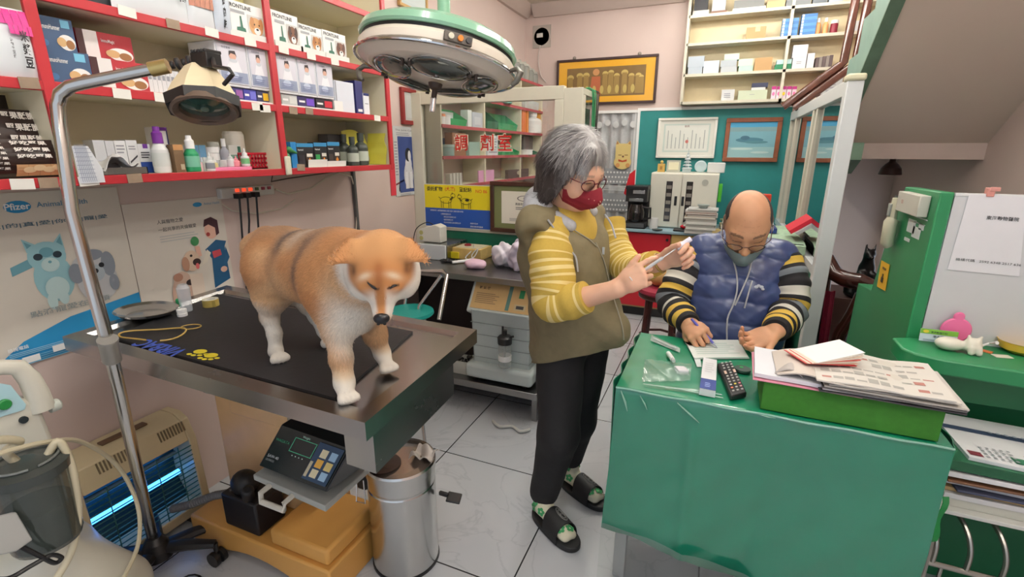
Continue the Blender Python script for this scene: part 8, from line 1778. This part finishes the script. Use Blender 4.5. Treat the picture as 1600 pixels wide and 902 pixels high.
# ---- the woman with the syringe
def woman():
 OLV=C(122,112,84,rough=.85,noise=.10,scale=40,bump=.4);YLW=C(196,166,74,rough=.85,noise=.05,bump=.15,scale=160);STR=C(226,206,140,rough=.85,noise=.04);BLK=C(20,19,22,rough=.8,noise=.2,scale=60,bump=.2);HOOD=C(176,178,182,rough=.9,noise=.08,scale=120,bump=.3)
 F=V(.90,-.44,0).normalized();Rt=V(F.y,-F.x,0)      # Rt = her right side, towards the camera
 B=lambda px,py,y: P(px,py,y=y)
 base=V(-.46,1.68,0);t=thing('woman_person','person with grey bobbed hair, red mask, olive vest and yellow striped sleeves preparing a syringe','person',base)
 hip=V(-.455,1.67,.80);sh=V(-.47,1.585,1.215)
 # trousers
 rh,lh=hip+Rt*.085,hip-Rt*.085
 rk,lk=B(872,678,1.555),B(905,655,1.76);ra,la=B(851,768,1.60),B(892,712,1.795)
 pr=[('e',T3(hip+V(0,0,.03)),(.13,.13,.12),None,.05),('c',T3(rh+V(.015,.02,-.02)),T3(rk),.094,.076,.04),('c',T3(rk),T3(ra),.078,.058,.03),('c',T3(lh+V(0,0,-.02)),T3(lk),.095,.072,.03),('c',T3(lk),T3(la),.072,.052,.03)]
 part('trousers',pr,.010,BLK,t,disp=lambda v: wob(v,9)*.004,it=2)
 # skin: head, neck, forearms, hands in one mesh
 hc=B(898,266,1.52);hf=V(.84,-.40,-.40).normalized();hs=V(0,0,1).cross(hf).normalized();hs=(hs+V(0,0,.04)).normalized();hu=hf.cross(hs).normalized()
 KH=.98;pr,cv,h,R=head_prims(hc,hf,hs,hu,KH)
 pr.append(('c',h(-.03,0,-.05),T3(sh+V(.01,0,.03)),.056,.060,.03))
 v1,q1=part('x',pr,.004,None,None,carve=cv,raw=True)
 c1=skincol(SK_W,())(v1);lh_=(v1-np.array(hc)) @ R/KH
 lid=np.zeros(len(v1),bool)
 for b in (-1,1):
  ey=(np.abs(lh_[:,2]+.002-.012*((lh_[:,1]-b*.032)/.014)**2*.3) < .0016) & (np.abs(lh_[:,1]-b*.032) < .014) & (lh_[:,0] > .05);c1[ey]=LC(60,40,36)
  br=(np.abs(lh_[:,2]-.022) < .0035) & (np.abs(lh_[:,1]-b*.033) < .018) & (lh_[:,0] > .05);c1[br]=c1[br]*.5+LC(90,80,76)*.5
 # right (near) arm
 rs=B(858,362,1.47);re=B(866,478,1.395);rw=B(968,449,1.37);lw=B(1036,409,1.475)
 rd=(B(1012,424,1.37)-rw);up=V(0,0,1)
 hp1,tip1=hand(rw,rd,V(-.05,-.90,.30),1,[(.35,.5,.3),(1.0,1.25,.7),(1.15,1.3,.7),(1.25,1.3,.7)],S=.92,tc=(.2,.1),tdir=(.80,.50,.05))
 arm1=[('c',T3(re),T3(rw-rd.normalized()*.012),.040,.0265,.015)]
 v2,q2=part('x',arm1+hp1,.0026,None,None,raw=True)
 ld=B(1066,396,1.46)-lw;hp2,tip2=hand(lw,ld,V(.15,.75,.35),-1,[(.75,1.1,.6),(.85,1.15,.6),(.95,1.2,.6),(1.05,1.2,.6)],S=.92,tc=(.35,.3),tdir=(.75,.5,-.35))
 le=B(968,425,1.66);ls=B(950,350,1.74)
 v3,q3=part('x',[('c',T3(le),T3(lw-ld.normalized()*.012),.038,.0255,.015)]+hp2,.0026,None,None,raw=True)
 vmesh('body',[(v1,q1,c1,0),(v2,q2,skincol(SK_W,(),tip1)(v2),0),(v3,q3,skincol(SK_W,(),tip2)(v3),0)],[SKIN],t)
 # sleeves
 def sl(l,L):
  if L-l < .004: return STR
  if L-l < .016: return YLW
  if L-l < .021: return STR
  if L-l < .085: return YLW
  k=(L-l-.085)
  return STR if (k < .19 and (k % .0235) < .0085) else (STR if .225 < k < .232 or .245 < k < .252 else YLW)
 cu=re+(rw-re)*.52
 bands('sleeve',[rs+V(.01,.04,.02),rs+(re-rs)*.30,rs+(re-rs)*.7,re+V(-.010,.0,.012),re+(cu-re)*.4,cu],[.050,.070,.071,.062,.056,.049],sl,t,seed=1,label='mustard sleeve with thin cream stripes')
 bands('sleeve',[ls,ls+(le-ls)*.6,le+(lw-le)*.3,lw-(lw-le)*.16],[.062,.062,.050,.040],sl,t,seed=2,label='mustard sleeve with thin cream stripes')
 # shirt seen in the neck opening
 ch=sh+F*.075;part('shirt',[('e',T3(sh+V(0,0,-.02)),(.10,.11,.11),None,.04),('c',T3(sh+F*.045+V(0,0,-.02)),T3(sh+F*.060+V(0,0,-.14)),.062,.055,.04),('c',T3(sh+V(0,0,.03)),T3(sh+F*.02+V(0,0,.075)),.066,.058,.02)],.008,YLW,t,label='mustard shirt')
 # vest
 wst=V(-.465,1.64,.95);hem=hip+V(-.005,.0,-.055)
 fl=lambda k: k
 pr=[('c',T3(sh+Rt*.118+V(-.012,0,.004)),T3(sh-Rt*.115+V(-.01,0,.005)),.074,.070,.05),('e',T3(sh+V(-.03,.01,-.12)),(.128,.15,.14),None,.05),('c',T3(sh-F*.02+V(0,0,-.10)),T3(wst),.135,.140,.05),('c',T3(wst),T3(hem),.142,.165,.05),
          ('c',T3(sh+F*.050+Rt*.055+V(0,0,-.07)),T3(hem+F*.075+Rt*.04),.078,.090,.04),('c',T3(sh+F*.045-Rt*.055+V(0,0,-.07)),T3(hem+F*.08-Rt*.05),.078,.090,.04),('c',T3(hem+F*.07+V(0,0,.12)),T3(B(958,515,1.57)),.10,.062,.09)]
 cut=[('c',T3(sh+F*.160+V(0,0,.07)),T3(sh+F*.165+V(0,0,-.10)),.056,.012,.012),('c',T3(rs+Rt*.085+V(.01,-.0,-.035)),T3(rs+Rt*.085+V(0,0,-.09)),.058,.05,.012),('e',T3(sh+V(0,0,.14)),(.10,.10,.07),None,.01)]
 nlo=V(hem.x,hem.y,hem.z-.13);hz=hem.z-.105
 v,q=sdf_solid(pr,.007,cut);v=relax(v,q,1);n_=vnormals(v,q);hz=.660+np.clip((v-np.array(hip)) @ np.array(F)+.13,0,.4)*.42+.004*wob(v,8)
 low=v[:,2] < hz;v[:,2]=np.where(low,hz,v[:,2]);v=v+n_*((wob(v,6)*.007+wob(v,15,9)*.0028)*(~low))[:,None]
 vest=vmesh('vest',[(v,q,None,0)],[OLV],t,label='olive green hooded vest')
 def vs_(px,py):      # point on the vest surface under a pixel
  c_=np.array([0,0,CAM_Z]);dp=(v-c_) @ np.array(Fv);X=800+F_PX*((v-c_) @ np.array(Rv))/dp;Y=451-F_PX*((v-c_) @ np.array(Uv))/dp
  m=(X-px)**2+(Y-py)**2;k=np.where(m < max(60,m.min()*1.5))[0];k=k[np.argmin(dp[k])];return V(*v[k])+(V(0,0,CAM_Z)-V(*v[k])).normalized()*.006
 Z1=K(150,146,128,rough=.4);zp=MB().tube(smoothpts([vs_(938,378),vs_(950,412),vs_(962,450),vs_(972,500),vs_(980,535)],5),.0022,Z1,n=6);zp.tube([vs_(888,340),vs_(905,356),vs_(925,370),vs_(940,382)],.0022,Z1,n=6);a=vs_(950,390);zp.box(a.x-.004,a.x+.004,a.y-.004,a.y+.002,a.z-.016,a.z+.008,K(190,188,180,metal=.6,rough=.3));obj('zip',zp,vest)
 dr=HOOD;obj('drawstring',MB().tube(smoothpts([vs_(862,342),vs_(878,362),vs_(893,385),vs_(903,408),vs_(905,432)],5),.0032,dr,n=7),vest);obj('drawstring',MB().tube(smoothpts([B(945,335,1.50),B(955,350,1.51),B(962,372,1.49)],5),.003,dr,n=7),vest)
 # hood lying on the shoulders
 nk=sh+V(-.012,0,.082)
 pr=[('c',T3(nk-F*.075+Rt*.02+V(0,0,-.015)),T3(nk-F*.015+Rt*.095+V(0,0,-.035)),.042,.036,.03),('c',T3(nk-F*.015+Rt*.095+V(0,0,-.035)),T3(nk+F*.095+Rt*.062+V(0,0,-.075)),.036,.018,.02),('c',T3(nk-F*.075-Rt*.02+V(0,0,-.01)),T3(nk-F*.01-Rt*.09+V(0,0,-.02)),.038,.030,.03),('c',T3(nk-F*.01-Rt*.09+V(0,0,-.02)),T3(nk+F*.09-Rt*.05+V(0,0,-.04)),.030,.016,.02),('e',T3(nk-F*.088+V(0,0,-.035)),(.062,.095,.062),None,.03),('c',T3(nk-F*.07+Rt*.04+V(0,0,-.01)),T3(nk+Rt*.10-F*.02+V(0,0,-.03)),.05,.045,.03)]
 hv=part('hood',pr,.006,HOOD,vest,disp=lambda v: wob(v,12)*.004,label='grey jersey hood')
 # mask, glasses
 MR=C(132,20,36,rough=.75,noise=.12,scale=50);fm_=mask(t,h,MR,bulge=.030,top=-.014,lab='dark red cloth mask with pale dots');dots=MB();rr_=random.Random(2)
 for i in range(26): a=fm_(rr_.uniform(.2,.8),rr_.uniform(.25,.8));b=(a-hc).normalized();dots.ball(a+b*.001,.0016,K(226,190,160),n=6,k=4)
 ob_=obj('mask_dots',dots,t);ob_['kind']='stuff'
 spectacles(t,h,FR_,w=.025,hh=.019)
 # hair: a bob, long strands over a shell
 def hl(a,b,c): return h(a,b,c)
 pr=[('e',hl(-.024,0,.040),(.104*KH,.090*KH,.094*KH),R,.02),('c',hl(-.03,-.070,.02),hl(-.020,-.078,-.080),.040,.026,.03,T3(hs),.7),('c',hl(-.03,.070,.02),hl(-.020,.078,-.080),.040,.026,.03,T3(hs),.7),('c',hl(-.085,-.035,.0),hl(-.075,-.04,-.105),.040,.026,.03),('c',hl(-.085,.035,.0),hl(-.075,.04,-.105),.040,.026,.03),('c',hl(.020,-.076,.03),hl(.014,-.080,-.045),.026,.015,.02,T3(hs),.6),('c',hl(.020,.076,.03),hl(.014,.080,-.045),.026,.015,.02,T3(hs),.6),('c',hl(.055,-.03,.085),hl(.075,-.052,.040),.024,.010,.015)]
 vh,qh=sdf_solid(pr,.005);vh=relax(vh,qh,2);nh=vnormals(vh,qh)
 def hcol(p):
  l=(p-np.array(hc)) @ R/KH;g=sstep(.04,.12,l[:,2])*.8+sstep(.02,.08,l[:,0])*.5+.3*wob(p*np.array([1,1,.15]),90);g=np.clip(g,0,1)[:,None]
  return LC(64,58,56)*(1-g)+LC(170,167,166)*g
 def hflow(p):
  l=(p-np.array(hc)) @ R/KH;top=sstep(.06,.12,l[:,2]);loc=np.stack([-.25*np.ones(len(p))*(l[:,0] < .0)+.6*top*(l[:,0] > .02),np.sign(l[:,1]+1e-6)*top*1.2,-np.ones(len(p))*(1-.6*top)],1);return loc @ R.T
 bv,bq,bt,bc=blades(vh,qh,nh,hcol,15000,.075,.0006,hflow,seed=8,lift=.04,jitter=.05)
 # curl the strand tips back onto the shell is left to their shallow lift
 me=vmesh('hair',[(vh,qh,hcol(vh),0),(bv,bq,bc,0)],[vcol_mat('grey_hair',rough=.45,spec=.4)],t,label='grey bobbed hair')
 # socks and slippers
 SO=C(222,216,190,rough=.9,noise=.04,bump=.2,scale=150);GRS=K(70,160,100,rough=.9)
 for nm,a_,heel,toe in (('near',ra,P(836,789,z=.03),P(891,846,z=.02)),('far',la,P(877,741,z=.03),P(934,783,z=.02))):
  d=(toe-heel);d.z=0;d=d.normalized();n=V(-d.y,d.x,0);hl_=V(heel.x,heel.y,0)+d*.012;L=.235
  q=lambda a,b,z: T3(hl_+d*a+n*b+V(0,0,z))
  so=part('sock',[('c',T3(a_+V(0,0,.03)),q(.045,0,.075),.036,.036,.02),('c',q(.03,0,.058),q(.12,0,.052),.034,.032,.02),('c',q(.12,0,.050),q(.19,-.004,.040),.034,.030,.02,(0,0,1),.7),('c',q(.18,.018,.037),q(.205,.018,.035),.018,.014,.012),('c',q(.18,-.018,.037),q(.20,-.018,.035),.018,.014,.012)],.005,SO,t,label='cream sock with green flowers')
  vv=np.array([tuple(root_matrix(t) @ w_.co) for w_ in so.data.vertices]);nn=np.array([tuple(w_.normal) for w_ in so.data.vertices]);fm=MB()
  for (aa,bb,zz) in ((.03,-.06,.10),(.06,-.05,.12),(.02,-.06,.06),(.07,.06,.11),(.075,-.05,.075),(.185,-.03,.09),(.20,.02,.09),(.045,-.06,.14)):
   tg=np.array(q(aa,bb,zz));k=np.argmin(np.linalg.norm(vv-tg,axis=1));c0,n0=V(*vv[k]),V(*nn[k]);uu=n0.orthogonal().normalized();ww=n0.cross(uu)
   for m_ in range(5): a5=m_*1.257;cen=c0+n0*.0016+(uu*math.cos(a5)+ww*math.sin(a5))*.0105;fm.add([cen+(uu*math.cos(g*.9)+ww*math.sin(g*.9))*.0075 for g in range(7)],[tuple(range(7))],GRS)
  obj('flowers',fm,so,smooth=False)['kind']='stuff'
  RB=C(24,25,27,rough=.55,noise=.05);wdt=lambda s_: .040+.012*math.sin(min(1,s_*1.05)*3.0)*.6+.006*s_
  ol=[q(.265*s_-.012,wdt(s_)*math.sqrt(max(0,1-abs(2*s_-1)**4.5)),0) for s_ in [.5-.5*math.cos(i*math.pi/20) for i in range(21)]]+[q(.265*s_-.012,-wdt(s_)*math.sqrt(max(0,1-abs(2*s_-1)**4.5)),0) for s_ in [.5+.5*math.cos(i*math.pi/20) for i in range(1,20)]]
  slp=thing('slipper','black open-toed slide slipper with round grey emblem on the woman\'s %s foot' % nm,'slipper',V(hl_.x,hl_.y,0),'black slide slippers')
  mb=MB();nl=len(ol);mb.add([V(*p)+V(0,0,.001) for p in ol]+[V(*p)+V(0,0,.024) for p in ol],[tuple(range(nl)),tuple(range(2*nl-1,nl-1,-1))]+[((i+1) % nl,i,nl+i,nl+(i+1) % nl) for i in range(nl)],RB);obj('sole',mb,slp,bevel=.004)
  def stp(u_,v_): a=math.pi*(u_);r_=.052;return V(*q(.105+.085*v_-.01*math.sin(a),r_*math.cos(a)*(1+.04*v_),.012+(.083-.020*v_)*math.sin(a)**.8))
  st_=MB().sheet(stp,20,6,RB,th=.004);obj('strap',st_,slp)
  em=MB();EM=K(150,150,146)
  for r0 in (.3,.2): em.tube([stp(.40+.09*r0*3.2*math.cos(g*.314),.5+r0*1.2*math.sin(g*.314))+V(0,0,.0015)+(-n if stp(.3,.5).y < hl_.y else n)*.0 for g in range(20)],.0011,EM,n=5,closed=True)
  c0=stp(.40,.5)+V(0,0,.002);em.text('KO',c0-d*.006+n*.006,-n,d,.011,EM,bold=.02);obj('emblem',em,slp)
 # syringe, held by both hands
 s0,s1=B(1019,414,1.385),B(1068,381,1.425);dd=(s1-s0).normalized()
 sy=thing('syringe','small clear syringe with white needle cap held between the woman\'s hands','syringe',s0)
 obj('barrel',MB().cyl(s0-dd*.035,s0+dd*.035,.0048,C(206,214,220,rough=.1,alpha=.6,noise=0),n=14).cyl(s0+dd*.012,s0+dd*.018,.0045,BLACK,n=12),sy);obj('plunger',MB().cyl(s0-dd*.07,s0-dd*.035,.003,WHITE,n=8).cyl(s0-dd*.072,s0-dd*.070,.008,WHITE,n=12),sy)
 obj('needle',MB().cyl(s0+dd*.035,s1-dd*.02,.0018,K(206,206,206,metal=.6,rough=.3),n=8),sy);obj('needle_cap',MB().cyl(s1-dd*.022,s1+dd*.024,.0085,C(226,226,240,rough=.3,noise=0),r1=.0072,n=16),sy)
 br=lw-ld.normalized()*.012;dw=ld.normalized();a1=dw.orthogonal().normalized();a2=dw.cross(a1);obj('watch',MB().tube([br+(a1*math.cos(g*.4)+a2*math.sin(g*.4))*.029 for g in range(16)],.004,K(170,140,80,metal=.7,rough=.3),n=6,closed=True),t,label='thin gold bracelet')
woman()

# ---- the seated man
def man():
 B=lambda px,py,y: P(px,py,y=y)
 NV=C(54,68,112,rough=.34,noise=.06,scale=20,bump=.15,coat=.15);t=thing('man_person','person with balding head and grey mask in a navy puffer vest writing at the desk','person',V(.10,2.15,0))
 F=V(.02,-1,0).normalized();S_=V(1,0,0)
 hc=B(1168,350,2.06);hf=V(.0,-.80,-.60).normalized();hs=V(1,.03,.02).normalized();hu=hs.cross(hf).normalized();hu=hu if hu.z > 0 else -hu
 pr,cv,h,R=head_prims(hc,hf,hs,hu,1.10);sh=V(.105,2.20,1.045);pr.append(('c',h(-.03,0,-.06),T3(sh+V(0,0,.02)),.062,.066,.03));v1,q1=part('x',pr,.004,None,None,carve=cv,raw=True)
 l=(v1-np.array(hc)) @ R/1.10;c1=skincol(SK_M,())(v1)
 hairm=(sstep(.058,.070,np.abs(l[:,1]))*sstep(.035,.01,l[:,0])*sstep(-.03,-.01,l[:,2])*sstep(.105,.085,l[:,2])+sstep(-.055,-.080,l[:,0])*sstep(-.06,-.04,l[:,2]));hairm=np.clip(hairm*(.8+.3*wob(v1,60)),0,1)[:,None]*.85;c1=c1*(1-hairm)+LC(58,52,52)*hairm
 for b in (-1,1):
  ey=(np.abs(l[:,2]+.001) < .0018) & (np.abs(l[:,1]-b*.032) < .014) & (l[:,0] > .05);c1[ey]=LC(56,38,34);br=(np.abs(l[:,2]-.022-.004*np.cos((l[:,1]-b*.034)/.012)) < .0042) & (np.abs(l[:,1]-b*.035) < .020) & (l[:,0] > .05);c1[br]=c1[br]*.3+LC(60,46,44)*.7
 fold=(np.abs(np.sin((l[:,2]-.04)*190)) < .16) & (l[:,0] > .06) & (np.abs(l[:,1]) < .045) & (l[:,2] > .035) & (l[:,2] < .075);c1[fold] *= .9
 # arms on the desk
 rsh,lsh=sh+V(-.175,.0,-.03),sh+V(.175,.0,-.03);re,le=B(1052,478,2.06),B(1232,490,2.08)
 re.z=max(re.z,.80);rw=B(1077,510,1.90);lw=B(1212,517,1.88);rw.z=max(rw.z,DZ+.05);lw.z=max(lw.z,DZ+.045)
 rd=P(1104,534,z=DZ+.045)-rw;hp1,tp1=hand(rw,rd,V(-.35,-.45,.85),-1,[(.85,.9,.35),(1.0,1.2,.6),(1.1,1.3,.7),(1.15,1.3,.7)],S=1.10,tc=(.35,.35),tdir=(.7,.6,-.3))
 v2,q2=part('x',[('c',T3(re),T3(rw),.04,.029,.015)]+hp1,.0028,None,None,raw=True)
 ld=P(1176,534,z=DZ+.04)-lw;hp2,tp2=hand(lw,ld,V(.25,.55,-.75),-1,[(.35,.5,.3),(.45,.6,.35),(.55,.65,.4),(.6,.7,.4)],S=1.10,tc=(.1,.1),tdir=(.75,.62,.1))
 v3,q3=part('x',[('c',T3(le),T3(lw),.04,.029,.015)]+hp2,.0028,None,None,raw=True)
 for vv in (v2,v3): vv[:,2]=np.maximum(vv[:,2],DZ+.009)
 vmesh('body',[(v1,q1,c1,0),(v2,q2,skincol(SK_M,(),tp1)(v2),0),(v3,q3,skincol(SK_M,(),tp2)(v3),0)],[SKIN],t)
 BK,WT,YW,GY=C(24,23,26,rough=.85,noise=.1),C(216,212,200,rough=.85,noise=.05),C(212,176,76,rough=.85,noise=.05),C(120,126,132,rough=.85,noise=.08)
 def sl(l_,L):
  k=(L-l_);k2=k % .168
  if k < .012: return BK
  return BK if k2 < .024 or .048 <= k2 < .066 or .094 <= k2 < .118 or .148 <= k2 < .168 else (GY if k2 < .048 and k > .1 else YW if k2 < .094 and k2 >= .066 else YW if k < .05 else WT if k2 < .148 else GY)
 bands('sleeve',[rsh+V(.02,.0,.02),rsh+(re-rsh)*.45+V(-.012,0,0),re+V(0,.01,.005),re+(rw-re)*.55,rw+(rw-re)*-.02],[.068,.074,.068,.056,.042],sl,t,seed=3,wr=.004,label='black, white, yellow and grey striped sleeve')
 bands('sleeve',[lsh+V(-.02,.0,.02),lsh+(le-lsh)*.45+V(.012,0,0),le+V(0,.01,.005),le+(lw-le)*.55,lw],[.068,.074,.068,.056,.042],sl,t,seed=4,wr=.004,label='black, white, yellow and grey striped sleeve')
 part('shirt',[('c',T3(sh+V(0,-.02,.03)),T3(sh+V(0,-.085,-.15)),.060,.060,.03)],.007,BK,t,label='black shirt at the neck')
 # legs under the desk
 hp=V(.10,2.22,.50);pr=[('e',(hp.x,hp.y,hp.z),(.18,.14,.11),None,.05)]
 for b in (-1,1): k_=V(.10+.10*b,1.86,.52);pr += [('c',T3(hp+V(.09*b,0,0)),T3(k_),.085,.068,.03),('c',T3(k_),(.10+.11*b,1.95,.09),.062,.045,.03)]
 part('trousers',pr,.011,C(34,36,44,rough=.8,noise=.1),t)
 for b in (-1,1): part('shoe',[('c',(.10+.11*b,1.97,.045),(.10+.11*b,1.80,.035),.042,.034,.02)],.008,BLACK,t)
 # vest
 wst=V(.10,2.13,.72);pr=[('c',T3(sh+V(-.13,0,-.02)),T3(sh+V(.13,0,-.02)),.082,.082,.05),('e',T3(sh+V(0,-.0,-.13)),(.205,.125,.16),None,.05),('c',T3(sh+V(-.06,-.02,-.18)),T3(wst+V(-.06,0,-.10)),.135,.145,.05),('c',T3(sh+V(.06,-.02,-.18)),T3(wst+V(.06,0,-.10)),.135,.145,.05),('c',T3(sh+V(-.045,.02,.02)),T3(sh+V(-.055,.005,.065)),.045,.026,.03),('c',T3(sh+V(.045,.02,.02)),T3(sh+V(.055,.005,.065)),.045,.026,.03)]
 cut=[('c',T3(sh+V(0,-.15,.14)),T3(sh+V(0,-.15,-.14)),.062,.012,.012),('e',T3(sh+V(0,-.03,.11)),(.062,.07,.09),None,.015)]
 v,q=sdf_solid(pr,.007,cut);v=relax(v,q,1);n_=vnormals(v,q)
 zz=v[:,2]+.35*np.abs(v[:,0]-.10)*.3;quilt=np.abs(np.sin(zz*math.pi/.088+.35*wob(v,3)))**.45*.010;v=v+n_*(quilt+wob(v,13)*.0035+wob(v,28,5)*.0018)[:,None]
 vest=vmesh('vest',[(v,q,None,0)],[NV],t,label='navy blue quilted vest')
 def vs_(px,py):
  c_=np.array([0,0,CAM_Z]);dp=(v-c_) @ np.array(Fv);X=800+F_PX*((v-c_) @ np.array(Rv))/dp;Y=451-F_PX*((v-c_) @ np.array(Uv))/dp
  m=(X-px)**2+(Y-py)**2;k=np.where(m < max(40,m.min()*1.5))[0];k=k[np.argmin(dp[k])];return V(*v[k])+V(-.002,-.005,.001)
 ZP=K(186,188,190,rough=.4);zp=MB()
 zp.tube(smoothpts([vs_(1138,393),vs_(1146,425),vs_(1147,455),vs_(1142,478),vs_(1136,505),vs_(1131,532)],4),.0032,ZP,n=6);zp.tube(smoothpts([vs_(1172,398),vs_(1165,425),vs_(1158,450),vs_(1144,474)],4),.0032,ZP,n=6);zp.tube([vs_(1173,435),vs_(1166,460),vs_(1160,484)],.0030,ZP,n=6);obj('zip',zp,vest,label='pale grey zips')
 a=vs_(1186,443);e_=MB()
 for (dx,dz,r_) in ((-.012,0,.008),(-.004,.006,.007),(.006,.002,.008),(.012,-.006,.006)): e_.ball(a+V(dx,-.001,dz),(r_,.002,r_*.8),K(206,210,220),n=10,k=6)
 obj('emblem',e_,vest,label='small pale emblem on the chest')
 MG=C(126,142,146,rough=.8,noise=.05);mask(t,h,MG,bulge=.010,top=-.040,lab='grey pleated mask worn below the nose',strapm=WHITE);spectacles(t,h,C(60,34,30,rough=.3,noise=0),w=.024,hh=.014,x=.105,z=-.012)
 # hair shell at back and sides
 pr=[('e',h(-.016,0,.018),(.106,.0835,.098),R,.01)];hcut=[('e',h(.050,0,.100),(.140,.064,.110),R,.01),('e',h(.115,0,-.02),(.115,.15,.14),R,.01),('e',h(0,0,-.12),(.16,.16,.075),R,.01)];vh,qh=sdf_solid(pr,.004,hcut);nh=vnormals(vh,qh)
 hcol=lambda p: np.broadcast_to(LC(54,50,50),p.shape)*(1+.3*wob(p,70)[:,None])
 bv,bq,bt,bc=blades(vh,qh,nh,hcol,6000,.012,.0005,lambda p: np.broadcast_to(np.array(-hu),p.shape),seed=4,lift=.12);vmesh('hair',[(vh,qh,hcol(vh),0),(bv,bq,bc,0)],[vcol_mat('dark_hair',rough=.6)],t,label='short dark hair at the back and sides')
 # pen
 tip=P(1121,544,z=DZ+.0085);top=P(1080,498,y=1.86);top=tip+(top-tip).normalized()*.14;dpn=(tip-top).normalized();pn=thing('ballpoint_pen','blue-violet ballpoint pen in the seated man\'s hand','pen',tip);obj('barrel',MB().cyl(top,tip-dpn*.022,.0048,K(96,96,190,rough=.3),n=12),pn);obj('tip',MB().cyl(tip-dpn*.022,tip,.0042,K(170,176,190,metal=.6,rough=.3),r1=.0008,n=12),pn)
 # chair behind him
 c=thing('desk_chair','dark swivel chair the man sits on','chair',V(.10,2.25,0));obj('seat',MB().box(-.13,.33,2.05,2.48,.37,.42,BLACK),c,bevel=.02,seg=3);obj('backrest',MB().box(-.12,.32,2.46,2.51,.52,.92,BLACK),c,bevel=.02,seg=3);obj('column',MB().cyl((.10,2.27,.04),(.10,2.27,.37),.03,BLACK).box(.07,.13,2.42,2.48,.38,.56,BLACK),c)
 for k in range(5): a_=k*1.257;obj('leg',MB().tube([(.10,2.27,.09),(.10+.27*math.cos(a_),2.27+.27*math.sin(a_),.035)],[.025,.018],BLACK,n=8).ball((.10+.27*math.cos(a_),2.27+.27*math.sin(a_),.026),.025,BLACK,n=10,k=6),c)
man()
